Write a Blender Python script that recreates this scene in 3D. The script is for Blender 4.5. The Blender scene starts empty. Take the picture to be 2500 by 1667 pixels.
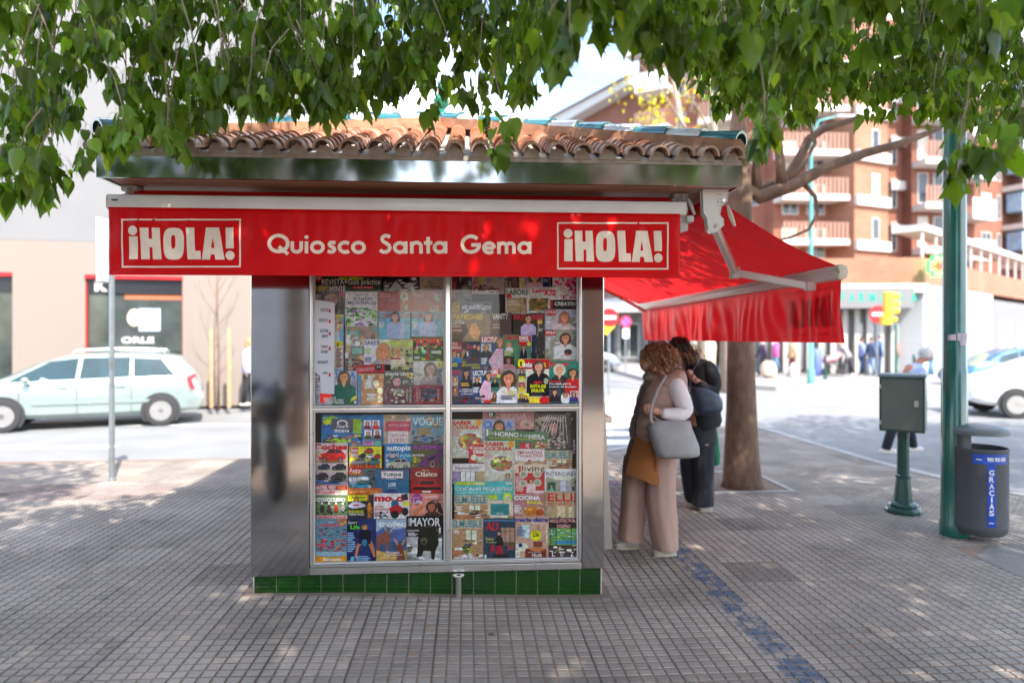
import bpy, bmesh, math, random
import numpy as np
from math import sin, cos, pi, radians as R, atan2, hypot
from mathutils import Vector as V, Matrix, geometry, noise
random.seed(7); rng = np.random.default_rng(7)
SC = bpy.context.scene; COL = SC.collection
# ---------------------------------------------------------------- camera, sky, sun, exposure
F, HY, YAW, CH = 1666.7, 825.0, R(3.77), 1.62
cd = bpy.data.cameras.new('camera'); cam = bpy.data.objects.new('camera', cd); COL.objects.link(cam)
cam.location = (0, 0, CH); cam.rotation_euler = (R(90), 0, -YAW)
cd.lens = 24.0; cd.sensor_width = 36; cd.shift_y = -0.0034; cd.clip_end = 600; cd.clip_start = .05
cd.dof.use_dof = True; cd.dof.focus_distance = 3.9; cd.dof.aperture_fstop = 1.0
SC.camera = cam
SUN_EL, SUN_AZ = R(47), R(157)          # azimuth clockwise from +Y: the sun stands behind the camera to its right
w = bpy.data.worlds.new('World'); SC.world = w; w.use_nodes = True
nt = w.node_tree; nt.nodes.clear()
def wn(t): return nt.nodes.new(t)
sky = wn('ShaderNodeTexSky'); sky.sky_type = 'NISHITA'; sky.sun_disc = False
sky.sun_elevation = SUN_EL; sky.sun_rotation = SUN_AZ; sky.dust_density = 1.2
tc = wn('ShaderNodeTexCoord'); mp = wn('ShaderNodeMapping'); mp.inputs['Scale'].default_value = (1, 1, 2.6)
nz = wn('ShaderNodeTexNoise'); nz.inputs['Scale'].default_value = 1.7; nz.inputs['Detail'].default_value = 6; nz.inputs['Roughness'].default_value = .55
rp = wn('ShaderNodeValToRGB'); rp.color_ramp.elements[0].position = .52; rp.color_ramp.elements[1].position = .66
mx = wn('ShaderNodeMixRGB'); mx.inputs[2].default_value = (8.6, 8.9, 9.5, 1)
bg = wn('ShaderNodeBackground'); bg.inputs[1].default_value = .15; wo = wn('ShaderNodeOutputWorld')
L = nt.links.new
L(tc.outputs['Generated'], mp.inputs[0]); L(mp.outputs[0], nz.inputs[0]); L(nz.outputs[0], rp.inputs[0])
L(rp.outputs[0], mx.inputs[0]); L(sky.outputs[0], mx.inputs[1]); L(mx.outputs[0], bg.inputs[0]); L(bg.outputs[0], wo.inputs[0])
sd = bpy.data.lights.new('sun', 'SUN'); sd.energy = 2.8; sd.angle = R(.53); sd.color = (1, .95, .86)
sun = bpy.data.objects.new('sun', sd); COL.objects.link(sun)
SDIR = V((sin(SUN_AZ) * cos(SUN_EL), cos(SUN_AZ) * cos(SUN_EL), sin(SUN_EL)))
sun.rotation_euler = SDIR.to_track_quat('Z', 'Y').to_euler(); sun.location = (3, -6, 12)
SC.view_settings.view_transform = 'Standard'; SC.view_settings.look = 'None'; SC.view_settings.exposure = 1.98; SC.view_settings.gamma = 1
cy = SC.cycles; cy.use_denoising = True; cy.max_bounces = 8; cy.transparent_max_bounces = 10; cy.transmission_bounces = 4
cy.glossy_bounces = 4; cy.diffuse_bounces = 3; cy.sample_clamp_indirect = 8; cy.caustics_reflective = False; cy.caustics_refractive = False
# ---------------------------------------------------------------- measuring helpers (photo pixels -> metres)
cY, sY = cos(YAW), sin(YAW)
def at(px, py, Y):                      # the point of the vertical plane y = Y seen at a pixel
    u = (px - 1250) / F; X = Y * (sY + u * cY) / (cY - u * sY); D = X * sY + Y * cY
    return V((X, Y, CH + (HY - py) / F * D))
def gz(x):                              # the pavement falls 65 mm from the kiosk's left corner to its right corner
    t = min(1, max(0, (x + 1.38) / 2.3)); return -.065 * t * t * (3 - 2 * t)
def gnd(px, py):                        # the point of the pavement seen at a pixel
    u = (px - 1250) / F
    for k in range(4):
        z = gz(p[0]) if k else 0
        D = (CH - z) * F / (py - HY); p = (D * (u * cY + sY), D * (cY - u * sY))
    return V((p[0], p[1], gz(p[0])))
# ---------------------------------------------------------------- materials
def lin(c): return tuple(x / 12.92 if x <= .04045 else ((x + .055) / 1.055) ** 2.4 for x in c[:3])
MATS = {}
def mat(name, col=(.5, .5, .5), rough=.5, metal=0., var=.12, scale=6., bump=0., bscale=40., emit=0., coat=0., alpha=1., trl=0.,
        attr=False, wave=None, stretch=(1, 1, 1), dirt=0., spec=.5, obj=True):
    if name in MATS: return MATS[name]
    m = bpy.data.materials.new(name); m.use_nodes = True; t = m.node_tree; n = t.nodes; l = t.links.new
    p = n['Principled BSDF']; out = n['Material Output']
    co = n.new('ShaderNodeTexCoord'); mpn = n.new('ShaderNodeMapping'); mpn.inputs['Scale'].default_value = stretch
    l(co.outputs['Object' if obj else 'Generated'], mpn.inputs[0])
    nz = n.new('ShaderNodeTexNoise'); nz.inputs['Scale'].default_value = scale; nz.inputs['Detail'].default_value = 5; nz.inputs['Roughness'].default_value = .6
    l(mpn.outputs[0], nz.inputs[0])
    hs = n.new('ShaderNodeHueSaturation')
    mr = n.new('ShaderNodeMapRange'); mr.inputs['From Min'].default_value = .25; mr.inputs['From Max'].default_value = .75
    mr.inputs['To Min'].default_value = 1 - var; mr.inputs['To Max'].default_value = 1 + var
    l(nz.outputs[0], mr.inputs[0]); l(mr.outputs[0], hs.inputs['Value'])
    if attr:
        a = n.new('ShaderNodeVertexColor'); a.layer_name = 'Col'; l(a.outputs[0], hs.inputs['Color'])
    else: hs.inputs['Color'].default_value = (*col, 1)
    cl = hs.outputs[0]
    if dirt:
        n2 = n.new('ShaderNodeTexNoise'); n2.inputs['Scale'].default_value = scale * .37; n2.inputs['Detail'].default_value = 8; l(mpn.outputs[0], n2.inputs[0])
        r2 = n.new('ShaderNodeValToRGB'); r2.color_ramp.elements[0].position = .48; r2.color_ramp.elements[1].position = .72
        l(n2.outputs[0], r2.inputs[0]); mm = n.new('ShaderNodeMixRGB'); mm.inputs[2].default_value = (col[0] * .4, col[1] * .36, col[2] * .3, 1)
        ml = n.new('ShaderNodeMath'); ml.operation = 'MULTIPLY'; ml.inputs[1].default_value = dirt
        l(r2.outputs[0], ml.inputs[0]); l(ml.outputs[0], mm.inputs[0]); l(cl, mm.inputs[1]); cl = mm.outputs[0]
    l(cl, p.inputs['Base Color'])
    rr = n.new('ShaderNodeMapRange'); rr.inputs['To Min'].default_value = max(.02, rough * .8); rr.inputs['To Max'].default_value = min(1, rough * 1.25)
    l(nz.outputs[0], rr.inputs[0]); l(rr.outputs[0], p.inputs['Roughness'])
    p.inputs['Metallic'].default_value = metal; p.inputs['Coat Weight'].default_value = coat; p.inputs['Coat Roughness'].default_value = .08
    p.inputs['Specular IOR Level'].default_value = spec
    if bump:
        nb = n.new('ShaderNodeTexNoise'); nb.inputs['Scale'].default_value = bscale; nb.inputs['Detail'].default_value = 4; l(mpn.outputs[0], nb.inputs[0])
        b = n.new('ShaderNodeBump'); b.inputs['Strength'].default_value = min(1, bump * 60) ; b.inputs['Distance'].default_value = bump
        l(nb.outputs[0], b.inputs['Height']); hb = b
        if wave:
            wv = n.new('ShaderNodeTexWave'); wv.inputs['Scale'].default_value = wave; wv.inputs['Distortion'].default_value = 1.5; l(mpn.outputs[0], wv.inputs[0])
            b2 = n.new('ShaderNodeBump'); b2.inputs['Strength'].default_value = .5; b2.inputs['Distance'].default_value = bump
            l(wv.outputs[0], b2.inputs['Height']); l(b.outputs[0], b2.inputs['Normal']); hb = b2
        l(hb.outputs[0], p.inputs['Normal'])
    if emit:
        l(cl, p.inputs['Emission Color']); p.inputs['Emission Strength'].default_value = emit
    sh = p.outputs[0]
    if trl:
        tr = n.new('ShaderNodeBsdfTranslucent'); l(cl, tr.inputs[0]); ms = n.new('ShaderNodeMixShader'); ms.inputs[0].default_value = trl
        l(sh, ms.inputs[1]); l(tr.outputs[0], ms.inputs[2]); sh = ms.outputs[0]
    if alpha < 1:
        tp = n.new('ShaderNodeBsdfTransparent'); ms = n.new('ShaderNodeMixShader'); ms.inputs[0].default_value = alpha
        l(tp.outputs[0], ms.inputs[1]); l(sh, ms.inputs[2]); sh = ms.outputs[0]
    l(sh, out.inputs[0]); MATS[name] = m
    return m
def glass(name, tint=(1, 1, 1), f0=.06, rough=.01, bump=0., bscale=3., boost=1.):    # thin pane: clear with a Fresnel mirror
    if name in MATS: return MATS[name]
    m = bpy.data.materials.new(name); m.use_nodes = True; t = m.node_tree; n = t.nodes; l = t.links.new; n.clear()
    o = n.new('ShaderNodeOutputMaterial'); tp = n.new('ShaderNodeBsdfTransparent'); tp.inputs[0].default_value = (*tint, 1)
    g = n.new('ShaderNodeBsdfGlossy'); g.inputs['Roughness'].default_value = rough
    fr = n.new('ShaderNodeFresnel'); fr.inputs[0].default_value = 1.24
    mr = n.new('ShaderNodeMapRange'); mr.inputs['To Min'].default_value = f0; mr.inputs['To Max'].default_value = 1
    l(fr.outputs[0], mr.inputs[0]); ms = n.new('ShaderNodeMixShader'); l(mr.outputs[0], ms.inputs[0]); l(tp.outputs[0], ms.inputs[1]); l(g.outputs[0], ms.inputs[2])
    if bump:
        co = n.new('ShaderNodeTexCoord'); nb = n.new('ShaderNodeTexNoise'); nb.inputs['Scale'].default_value = bscale; nb.inputs['Detail'].default_value = 2; l(co.outputs['Object'], nb.inputs[0])
        b = n.new('ShaderNodeBump'); b.inputs['Strength'].default_value = 1; b.inputs['Distance'].default_value = bump; l(nb.outputs[0], b.inputs['Height'])
        l(b.outputs[0], g.inputs['Normal'])
    l(ms.outputs[0], o.inputs[0]); MATS[name] = m
    return m
# ---------------------------------------------------------------- mesh builder
def wloc(o):
    v = V((0, 0, 0))
    while o is not None: v += o.location; o = o.parent
    return v
class B:
    def __init__(s): s.v = []; s.f = []; s.m = []; s.c = []; s.mi = 0; s.col = (.5, .5, .5)
    def face(s, idx): s.f.append(tuple(idx)); s.m.append(s.mi); s.c.append(s.col)
    def add(s, vs, fs):
        o = len(s.v); s.v.extend([tuple(p) for p in vs])
        for f in fs: s.face([i + o for i in f])
        return s
    def poly(s, pts): return s.add(pts, [range(len(pts))])
    def box(s, a, b, M=None):
        x0, y0, z0 = a; x1, y1, z1 = b
        vs = [(x0, y0, z0), (x1, y0, z0), (x1, y1, z0), (x0, y1, z0), (x0, y0, z1), (x1, y0, z1), (x1, y1, z1), (x0, y1, z1)]
        if M: vs = [M @ V(p) for p in vs]
        return s.add(vs, [(0, 3, 2, 1), (4, 5, 6, 7), (0, 1, 5, 4), (1, 2, 6, 5), (2, 3, 7, 6), (3, 0, 4, 7)])
    def rbox(s, a, b, r, M=None, seg=2):   # box with rounded vertical (z) edges and a small top/bottom chamfer
        x0, y0, z0 = a; x1, y1, z1 = b; ring = []
        for cx, cy_, a0 in ((x1 - r, y1 - r, 0), (x0 + r, y1 - r, 90), (x0 + r, y0 + r, 180), (x1 - r, y0 + r, 270)):
            for k in range(seg + 1):
                t = R(a0 + 90 * k / seg); ring.append((cx, cy_, cos(t), sin(t)))
        ch = min(r, (z1 - z0) / 2) * .6; vs = []; n = len(ring)
        for z, q in ((z0, r - ch), (z0 + ch, r), (z1 - ch, r), (z1, r - ch)):
            vs += [(c[0] + c[2] * q, c[1] + c[3] * q, z) for c in ring]
        if M: vs = [M @ V(p) for p in vs]
        fs = [(i + j * n, (i + 1) % n + j * n, (i + 1) % n + (j + 1) * n, i + (j + 1) * n) for j in range(3) for i in range(n)]
        fs += [tuple(range(n))[::-1], tuple(range(3 * n, 4 * n))]
        return s.add(vs, fs)
    def loft(s, rings, cap=True, close=True):
        n = len(rings[0]); vs = [p for r in rings for p in r]; fs = []
        for j in range(len(rings) - 1):
            for i in range(n if close else n - 1):
                k = (i + 1) % n; fs.append((i + j * n, k + j * n, k + (j + 1) * n, i + (j + 1) * n))
        if cap and close: fs += [tuple(range(n))[::-1], tuple((len(rings) - 1) * n + i for i in range(n))]
        return s.add(vs, fs)
    def tube(s, pts, r, n=8, cap=True, flat=1.):
        pts = [V(p) for p in pts]; rr = r if isinstance(r, (list, tuple)) else [r] * len(pts); rings = []; up = None
        for i, p in enumerate(pts):
            d = (pts[min(i + 1, len(pts) - 1)] - pts[max(i - 1, 0)]).normalized()
            if up is None:
                up = V((0, 0, 1)) if abs(d.z) < .9 else V((0, 1, 0))
            a = d.cross(up)
            a = a.normalized() if a.length > 1e-6 else V((1, 0, 0)); b = a.cross(d).normalized(); up = b
            rings.append([p + (a * cos(2 * pi * k / n) + b * sin(2 * pi * k / n) * flat) * rr[i] for k in range(n)])
        return s.loft(rings, cap)
    def lathe(s, c, prof, n=20, axis='z'):      # prof: (radius, height) from bottom to top
        c = V(c); rings = []
        for r, h in prof:
            ring = []
            for k in range(n):
                t = 2 * pi * k / n; p = (r * cos(t), r * sin(t), h)
                if axis == 'y': p = (r * cos(t), h, -r * sin(t))
                if axis == 'x': p = (h, r * cos(t), r * sin(t))
                ring.append(c + V(p))
            rings.append(ring)
        return s.loft(rings)
    def ball(s, c, r, n=10, M=None):
        r = r if isinstance(r, (tuple, list)) else (r, r, r); c = V(c); rings = []
        for j in range(n + 1):
            a = -pi / 2 + pi * (j + (.02 if j == 0 else -.02 if j == n else 0)) / n
            rings.append([c + ((M @ V((r[0] * cos(a) * cos(2 * pi * k / (2 * n)), r[1] * cos(a) * sin(2 * pi * k / (2 * n)), r[2] * sin(a)))) if M else V((r[0] * cos(a) * cos(2 * pi * k / (2 * n)), r[1] * cos(a) * sin(2 * pi * k / (2 * n)), r[2] * sin(a)))) for k in range(2 * n)])
        return s.loft(rings)
    def prism(s, pts, d, M=None, tess=False):        # 2D outline (x,z) extruded in y from 0 to d, M places it
        n = len(pts); vs = [(p[0], 0, p[1]) for p in pts] + [(p[0], d, p[1]) for p in pts]
        if M: vs = [M @ V(p) for p in vs]
        fs = [(i, (i + 1) % n, n + (i + 1) % n, n + i) for i in range(n)]
        if tess:
            for t in geometry.tessellate_polygon([[V((p[0], p[1], 0)) for p in pts]]): fs += [t, tuple(i + n for i in t[::-1])]
        else: fs += [tuple(range(n))[::-1], tuple(range(n, 2 * n))]
        return s.add(vs, fs)
    def build(s, name, mats, parent=None, smooth=False, world=True, mods=()):
        me = bpy.data.meshes.new(name); off = wloc(parent) if (parent is not None and world) else V((0, 0, 0))
        me.from_pydata([(p[0] - off.x, p[1] - off.y, p[2] - off.z) for p in s.v], [], s.f)
        mats = mats if isinstance(mats, (list, tuple)) else [mats]
        for m in mats: me.materials.append(m)
        me.polygons.foreach_set('material_index', s.m)
        if any(c != s.c[0] for c in s.c) or s.c[0] != (.5, .5, .5):
            ca = me.color_attributes.new('Col', 'FLOAT_COLOR', 'CORNER')
            buf = np.repeat(np.array([(*c, 1) for c in s.c], 'f'), [len(f) for f in s.f], axis=0)
            ca.data.foreach_set('color', buf.ravel())
        if smooth:
            me.polygons.foreach_set('use_smooth', [True] * len(me.polygons))
            if smooth != 'all':
                try: me.set_sharp_from_angle(angle=R(40 if smooth is True else smooth))
                except Exception: pass
        me.update(); o = bpy.data.objects.new(name, me); COL.objects.link(o)
        if parent is not None: o.parent = parent
        for k, kw in mods:
            md = o.modifiers.new(k.lower(), k)
            for a, b in kw.items(): setattr(md, a, b)
        return o
def tag(o, label=None, cat=None, group=None, kind=None):
    if label: o['label'] = label
    if cat: o['category'] = cat
    if group: o['group'] = group
    if kind: o['kind'] = kind
    return o
def thing(name, loc, label, cat, group=None, rz=0):
    o = bpy.data.objects.new(name, None); COL.objects.link(o); o.location = loc; o.rotation_euler = (0, 0, rz); o.empty_display_size = .2
    return tag(o, label, cat, group)
def copytree(o, parent=None):
    c = o.copy(); COL.objects.link(c)
    if parent is not None: c.parent = parent
    for ch in o.children: copytree(ch, c)
    return c
def T(loc=(0, 0, 0), rz=0, rx=0, ry=0, s=1): return Matrix.Translation(loc) @ Matrix.Rotation(rz, 4, 'Z') @ Matrix.Rotation(rx, 4, 'X') @ Matrix.Rotation(ry, 4, 'Y') @ Matrix.Scale(s, 4)
FONT = {}
def textmesh(body, bold=0.):
    k = (body, bold)
    if k not in FONT:
        c = bpy.data.curves.new('t', 'FONT'); c.body = body; c.offset = bold; c.resolution_u = 3
        o = bpy.data.objects.new('t', c); me = o.to_mesh()
        vs = [(v.co.x, v.co.y) for v in me.vertices]; fs = [tuple(p.vertices) for p in me.polygons]; o.to_mesh_clear()
        bpy.data.objects.remove(o); bpy.data.curves.remove(c)
        if not vs: vs = [(0, 0), (1, 1)]
        xs = [p[0] for p in vs]; ys = [p[1] for p in vs]; FONT[k] = (vs, fs, min(xs), max(xs), min(ys), max(ys))
    return FONT[k]
def text(b, body, fn, w=None, h=None, bold=0.):       # fn maps (0..w, 0..h) to a point; the text fills w x h
    vs, fs, x0, x1, y0, y1 = textmesh(body, bold)
    b.add([fn((p[0] - x0) / (x1 - x0) * w, (p[1] - y0) / max(1e-6, y1 - y0) * h) for p in vs], fs)
def textp(b, body, org, ex, ez, w, h, bold=0.):       # flat text: origin, unit vectors along the line and up
    org, ex, ez = V(org), V(ex), V(ez); text(b, body, lambda u, v: org + ex * u + ez * v, w, h, bold)
# ================================================================ ground
# ---- pavement of 5 x 5 pad tiles near the kiosk
TS, PX0, PY0 = .415, -.588, 4.19
def groundmat(name, kind):
    m = bpy.data.materials.new(name); m.use_nodes = True; t = m.node_tree; n = t.nodes; l = t.links.new; p = n['Principled BSDF']
    co = n.new('ShaderNodeTexCoord')
    def noi(sc, det=5, ro=.6):
        a = n.new('ShaderNodeTexNoise'); a.inputs['Scale'].default_value = sc; a.inputs['Detail'].default_value = det; a.inputs['Roughness'].default_value = ro; l(co.outputs['Object'], a.inputs[0]); return a.outputs[0]
    def ramp(src, a, b, c0, c1):
        r = n.new('ShaderNodeValToRGB'); r.color_ramp.elements[0].position = a; r.color_ramp.elements[1].position = b
        r.color_ramp.elements[0].color = (*c0, 1); r.color_ramp.elements[1].color = (*c1, 1); l(src, r.inputs[0]); return r.outputs[0]
    def mix(f, a, b, mode='MIX'):
        x = n.new('ShaderNodeMixRGB'); x.blend_type = mode
        for i, q in enumerate((f, a, b)):
            if hasattr(q, 'links'): l(q, x.inputs[i])
            else: x.inputs[i].default_value = q if i == 0 else (*q, 1)
        return x.outputs[0]
    va = n.new('ShaderNodeVertexColor'); va.layer_name = 'Col'
    c = mix(1., va.outputs[0], ramp(noi(1.1, 7), .35, .65, (.72, .71, .70), (1.12, 1.1, 1.09)), 'MULTIPLY')
    c = mix(1., c, ramp(noi(170, 3), .3, .7, (.8, .8, .8), (1.2, 1.2, 1.2)), 'MULTIPLY')
    c = mix(ramp(noi(2.3, 9, .7), .57, .70, (0, 0, 0), (.5, .5, .5)), c, (.065, .055, .048))
    vo = n.new('ShaderNodeTexVoronoi'); vo.inputs['Scale'].default_value = 2.6; l(co.outputs['Object'], vo.inputs[0])
    c = mix(ramp(vo.outputs['Distance'], .045, .06, (.8, .8, .8), (0, 0, 0)), c, (.05, .045, .042))
    if kind == 'pad':      # worn blue painted line running towards the kiosk's far side
        sp = n.new('ShaderNodeSeparateXYZ'); l(co.outputs['Object'], sp.inputs[0])
        def band(lo, hi, sock):
            a = n.new('ShaderNodeMath'); a.operation = 'GREATER_THAN'; a.inputs[1].default_value = lo; l(sock, a.inputs[0])
            b_ = n.new('ShaderNodeMath'); b_.operation = 'LESS_THAN'; b_.inputs[1].default_value = hi; l(sock, b_.inputs[0])
            q = n.new('ShaderNodeMath'); q.operation = 'MULTIPLY'; l(a.outputs[0], q.inputs[0]); l(b_.outputs[0], q.inputs[1]); return q.outputs[0]
        bm_ = band(1.585, 1.775, sp.outputs[0])
        q = n.new('ShaderNodeMath'); q.operation = 'MULTIPLY'; l(bm_, q.inputs[0]); l(ramp(noi(9, 7, .7), .44, .54, (0, 0, 0), (.9, .9, .9)), q.inputs[1])
        c = mix(q.outputs[0], c, (.035, .085, .16))
    l(c, p.inputs['Base Color'])
    r = n.new('ShaderNodeMapRange'); r.inputs['To Min'].default_value = .42 if kind == 'pad' else .75; r.inputs['To Max'].default_value = .75 if kind == 'pad' else .95; p.inputs['Specular IOR Level'].default_value = .35
    l(noi(3.1, 6), r.inputs[0]); l(r.outputs[0], p.inputs['Roughness'])
    b = n.new('ShaderNodeBump'); b.inputs['Strength'].default_value = .35; b.inputs['Distance'].default_value = .002; l(noi(260, 3), b.inputs['Height']); l(b.outputs[0], p.inputs['Normal'])
    return m
padm = groundmat('pavement_pads', 'pad'); grm = groundmat('pavement_grooves', 'groove')
EDGE = [(-14, 9.3), (1.2, 9.5), (2.6, 10.6), (4.4, 12.7), (5.2, 13.4), (5.6, 13.0), (5.65, 9.0), (5.9, 7.2), (6.6, 6.3), (8, 5.9), (14, 5.8)]
def edge_y(x):
    for (a, b), (c, d) in zip(EDGE, EDGE[1:]):
        if a <= x <= c: return b + (d - b) * (x - a) / max(1e-9, c - a)
    return 9
PATCH = (3.9, 14, 2.6, 5.3)             # fine-aggregate concrete at the right
PIT = (2.2, 3.55, 7.3, 8.35)            # earth square round the tree
RED = None
b = B()
xs = list(np.arange(-14, 14.01, .7)); ys0 = [-16, -10, -4, 0, 1.5, 3, 4.5, 6, 7.3, 8.35]
for i in range(len(xs) - 1):
    e0, e1 = edge_y(xs[i]), edge_y(xs[i + 1]); b.col = (.255, .19, .15)
    for j in range(len(ys0) - 1):
        y0, y1 = ys0[j], ys0[j + 1]
        Y = lambda y, e: min(y, e)
        b.poly([(xs[i], Y(y0, e0), gz(xs[i]) - .005), (xs[i + 1], Y(y0, e1), gz(xs[i + 1]) - .005), (xs[i + 1], Y(y1, e1), gz(xs[i + 1]) - .005), (xs[i], Y(y1, e0), gz(xs[i]) - .005)]) if min(e0, e1) > y0 else None
    if min(e0, e1) > 8.35: b.poly([(xs[i], 8.35, gz(xs[i]) - .005), (xs[i + 1], 8.35, gz(xs[i + 1]) - .005), (xs[i + 1], e1, gz(xs[i + 1]) - .005), (xs[i], e0, gz(xs[i]) - .005)])
# pads with sloped sides
p_ = TS / 6; g_ = .0080
nx0, nx1 = int(math.floor((-8 - PX0) / p_)), int((9 - PX0) / p_); ny0, ny1 = int(math.floor((1.6 - PY0) / p_)), int((13.4 - PY0) / p_)
tilec = {}
b.mi = 1
for i in range(nx0, nx1):
    x = PX0 + i * p_; ey = min(edge_y(x), edge_y(x + p_)) - .12
    for j in range(ny0, ny1):
        y = PY0 + j * p_
        if y + p_ > ey: break
        if abs(x + p_ / 2) > .78 * y + 1.3: continue
        if PATCH[0] < x + p_ / 2 < PATCH[1] and PATCH[2] < y + p_ / 2 < PATCH[3]: continue
        if PIT[0] < x + p_ / 2 < PIT[1] and PIT[2] < y + p_ / 2 < PIT[3]: continue
        if -1.4 < x + p_ / 2 < .92 and 4.375 < y < 8.9: continue
        tk = (i // 6, j // 6)
        if tk not in tilec: tilec[tk] = random.uniform(.82, 1.16) * (1 if random.random() > .07 else .72)
        k = tilec[tk] * random.uniform(.94, 1.06); red = 180 < 0
        base = (.315 * k, .275 * k, .24 * k)
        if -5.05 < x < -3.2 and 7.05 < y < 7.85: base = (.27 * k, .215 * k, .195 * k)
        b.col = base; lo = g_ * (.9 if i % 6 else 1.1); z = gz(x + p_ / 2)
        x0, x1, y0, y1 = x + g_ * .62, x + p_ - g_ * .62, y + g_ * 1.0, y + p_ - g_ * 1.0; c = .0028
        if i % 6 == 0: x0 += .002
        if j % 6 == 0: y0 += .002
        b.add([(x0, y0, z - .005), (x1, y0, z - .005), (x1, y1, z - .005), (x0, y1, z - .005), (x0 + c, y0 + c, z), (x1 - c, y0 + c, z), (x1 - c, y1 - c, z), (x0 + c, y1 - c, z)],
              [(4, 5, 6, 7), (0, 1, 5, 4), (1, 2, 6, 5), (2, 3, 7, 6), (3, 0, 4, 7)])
# joints between tiles: a dark line at the foot of every fifth groove
b.mi = 0; b.col = (.15, .115, .095)
for i in range(int(-7 / TS), int(8 / TS)):
    x = PX0 + i * TS
    if -1.4 < x < .92: segs = ((2.4, 4.42),)
    else: segs = ((2.4, min(8.3, edge_y(x) - .2)),)
    for y0, y1 in segs:
        if y1 > y0 and not (x > 3.8): b.poly([(x - .0025, y0, gz(x) - .0038), (x + .0025, y0, gz(x) - .0038), (x + .0025, y1, gz(x) - .0038), (x - .0025, y1, gz(x) - .0038)])
tag(b.build('pavement', [grm, padm]), kind='structure')
conc = mat('fine_concrete', (.23, .215, .2), .85, var=.25, scale=90, bump=.002, bscale=300, dirt=.5)
b = B(); b.poly([(PATCH[0], PATCH[2], gz(4) + .002), (PATCH[1], PATCH[2], gz(4) + .002), (PATCH[1], PATCH[3], gz(4) + .002), (4.25, PATCH[3], gz(4) + .002), (PATCH[0], PATCH[3] - .3, gz(4) + .002)])
tag(b.build('pavement_patch', conc), kind='structure')
soil = mat('soil', (.2, .15, .11), .95, var=.4, scale=14, bump=.01, bscale=50)
b = B(); b.poly([(PIT[0], PIT[2], gz(3) + .001), (PIT[1], PIT[2], gz(3) + .001), (PIT[1], PIT[3], gz(3) + .001), (PIT[0], PIT[3], gz(3) + .001)])
tag(b.build('tree_pit', soil), kind='structure')
kerbm = mat('kerb_stone', (.42, .4, .37), .8, var=.15, scale=5, dirt=.3, bump=.003, bscale=60)
b = B()
z = gz(3)
for a_, c_ in (((PIT[0] - .05, PIT[2] - .05), (PIT[1] + .05, PIT[2])), ((PIT[0] - .05, PIT[3]), (PIT[1] + .05, PIT[3] + .05)), ((PIT[0] - .05, PIT[2]), (PIT[0], PIT[3])), ((PIT[1], PIT[2]), (PIT[1] + .05, PIT[3]))):
    b.box((a_[0], a_[1], z - .03), (c_[0], c_[1], z + .012))
tag(b.build('pit_kerb', kerbm), kind='structure')
# ---- kerb along the pavement's edge
b = B(); w_ = .14
for (a, c), (d, e) in zip(EDGE, EDGE[1:]):
    p0, p1 = V((a, c, 0)), V((d, e, 0)); n_ = V((c - e, d - a, 0)).normalized() * w_
    q0, q1 = p0 - n_, p1 - n_
    b.add([(p0.x, p0.y, gz(a) + .004), (p1.x, p1.y, gz(d) + .004), (q1.x, q1.y, gz(d) + .004), (q0.x, q0.y, gz(a) + .004), (p0.x, p0.y, -.3), (p1.x, p1.y, -.3)], [(0, 3, 2, 1), (4, 0, 1, 5)])
tag(b.build('kerb', kerbm), kind='structure')
# ---- road sheet to the horizon, markings
asph = mat('asphalt', (.22, .218, .215), .85, var=.14, scale=1.2, bump=.002, bscale=200, dirt=.15)
b = B(); ZR = -.185
b.poly([(-400, -300, ZR), (400, -300, ZR), (400, 450, ZR), (-400, 450, ZR)])
tag(b.build('road', asph), kind='structure')
whitep = mat('road_paint', (.8, .79, .76), .7, var=.12, scale=9, dirt=.25)
yelp = mat('kerb_paint', (.75, .6, .22), .7, var=.15, scale=9, dirt=.2)
b = B()
def slab(x0, y0, x1, y1, z=ZR + .004): b.poly([(x0, y0, z), (x1, y0, z), (x1, y1, z), (x0, y1, z)])
for k in range(7): slab(.9, 11.4 + k * 1.05, 5.2, 11.95 + k * 1.05)               # zebra crossing beyond the kiosk
slab(-16, 10.15, -.5, 10.4); slab(-20, 11.6, -5.8, 11.85); slab(-30, 14.5, -1.5, 14.62)
slab(-16, 13.0, -9.2, 13.12)
tag(b.build('road_markings', whitep), kind='structure')
b = B()
b.poly([(5.78, 6.9, ZR + .004), (5.92, 6.9, ZR + .004), (5.85, 13.2, ZR + .004), (5.72, 13.2, ZR + .004)])
tag(b.build('road_line', yelp), kind='structure')
# ---- far pavements
farp = mat('far_pavement', (.27, .255, .24), .8, var=.12, scale=3, bump=.002, bscale=60)
def raised(name, pts, z=-.03, m=farp):
    q = B(); n_ = len(pts); q.add([(p[0], p[1], z) for p in pts] + [(p[0], p[1], ZR - .02) for p in pts], [range(n_)] + [(i, i + n_, (i + 1) % n_ + n_, (i + 1) % n_) for i in range(n_)])
    tag(q.build(name, m), kind='structure')
raised('far_pavement_by_the_shop', [(-40, 15.1), (-2.2, 18.6), (-1.0, 20.5), (-2, 60), (-40, 60)])
raised('far_pavement_by_the_pharmacy', [(7.3, 26.5), (10.5, 22.6), (40, 19.5), (60, 20), (60, 60), (12, 75), (8.5, 60)])
raised('traffic_island', [(2.6, 17.6), (5.2, 17.4), (5.6, 18.2), (2.8, 19)], m=kerbm)
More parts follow.
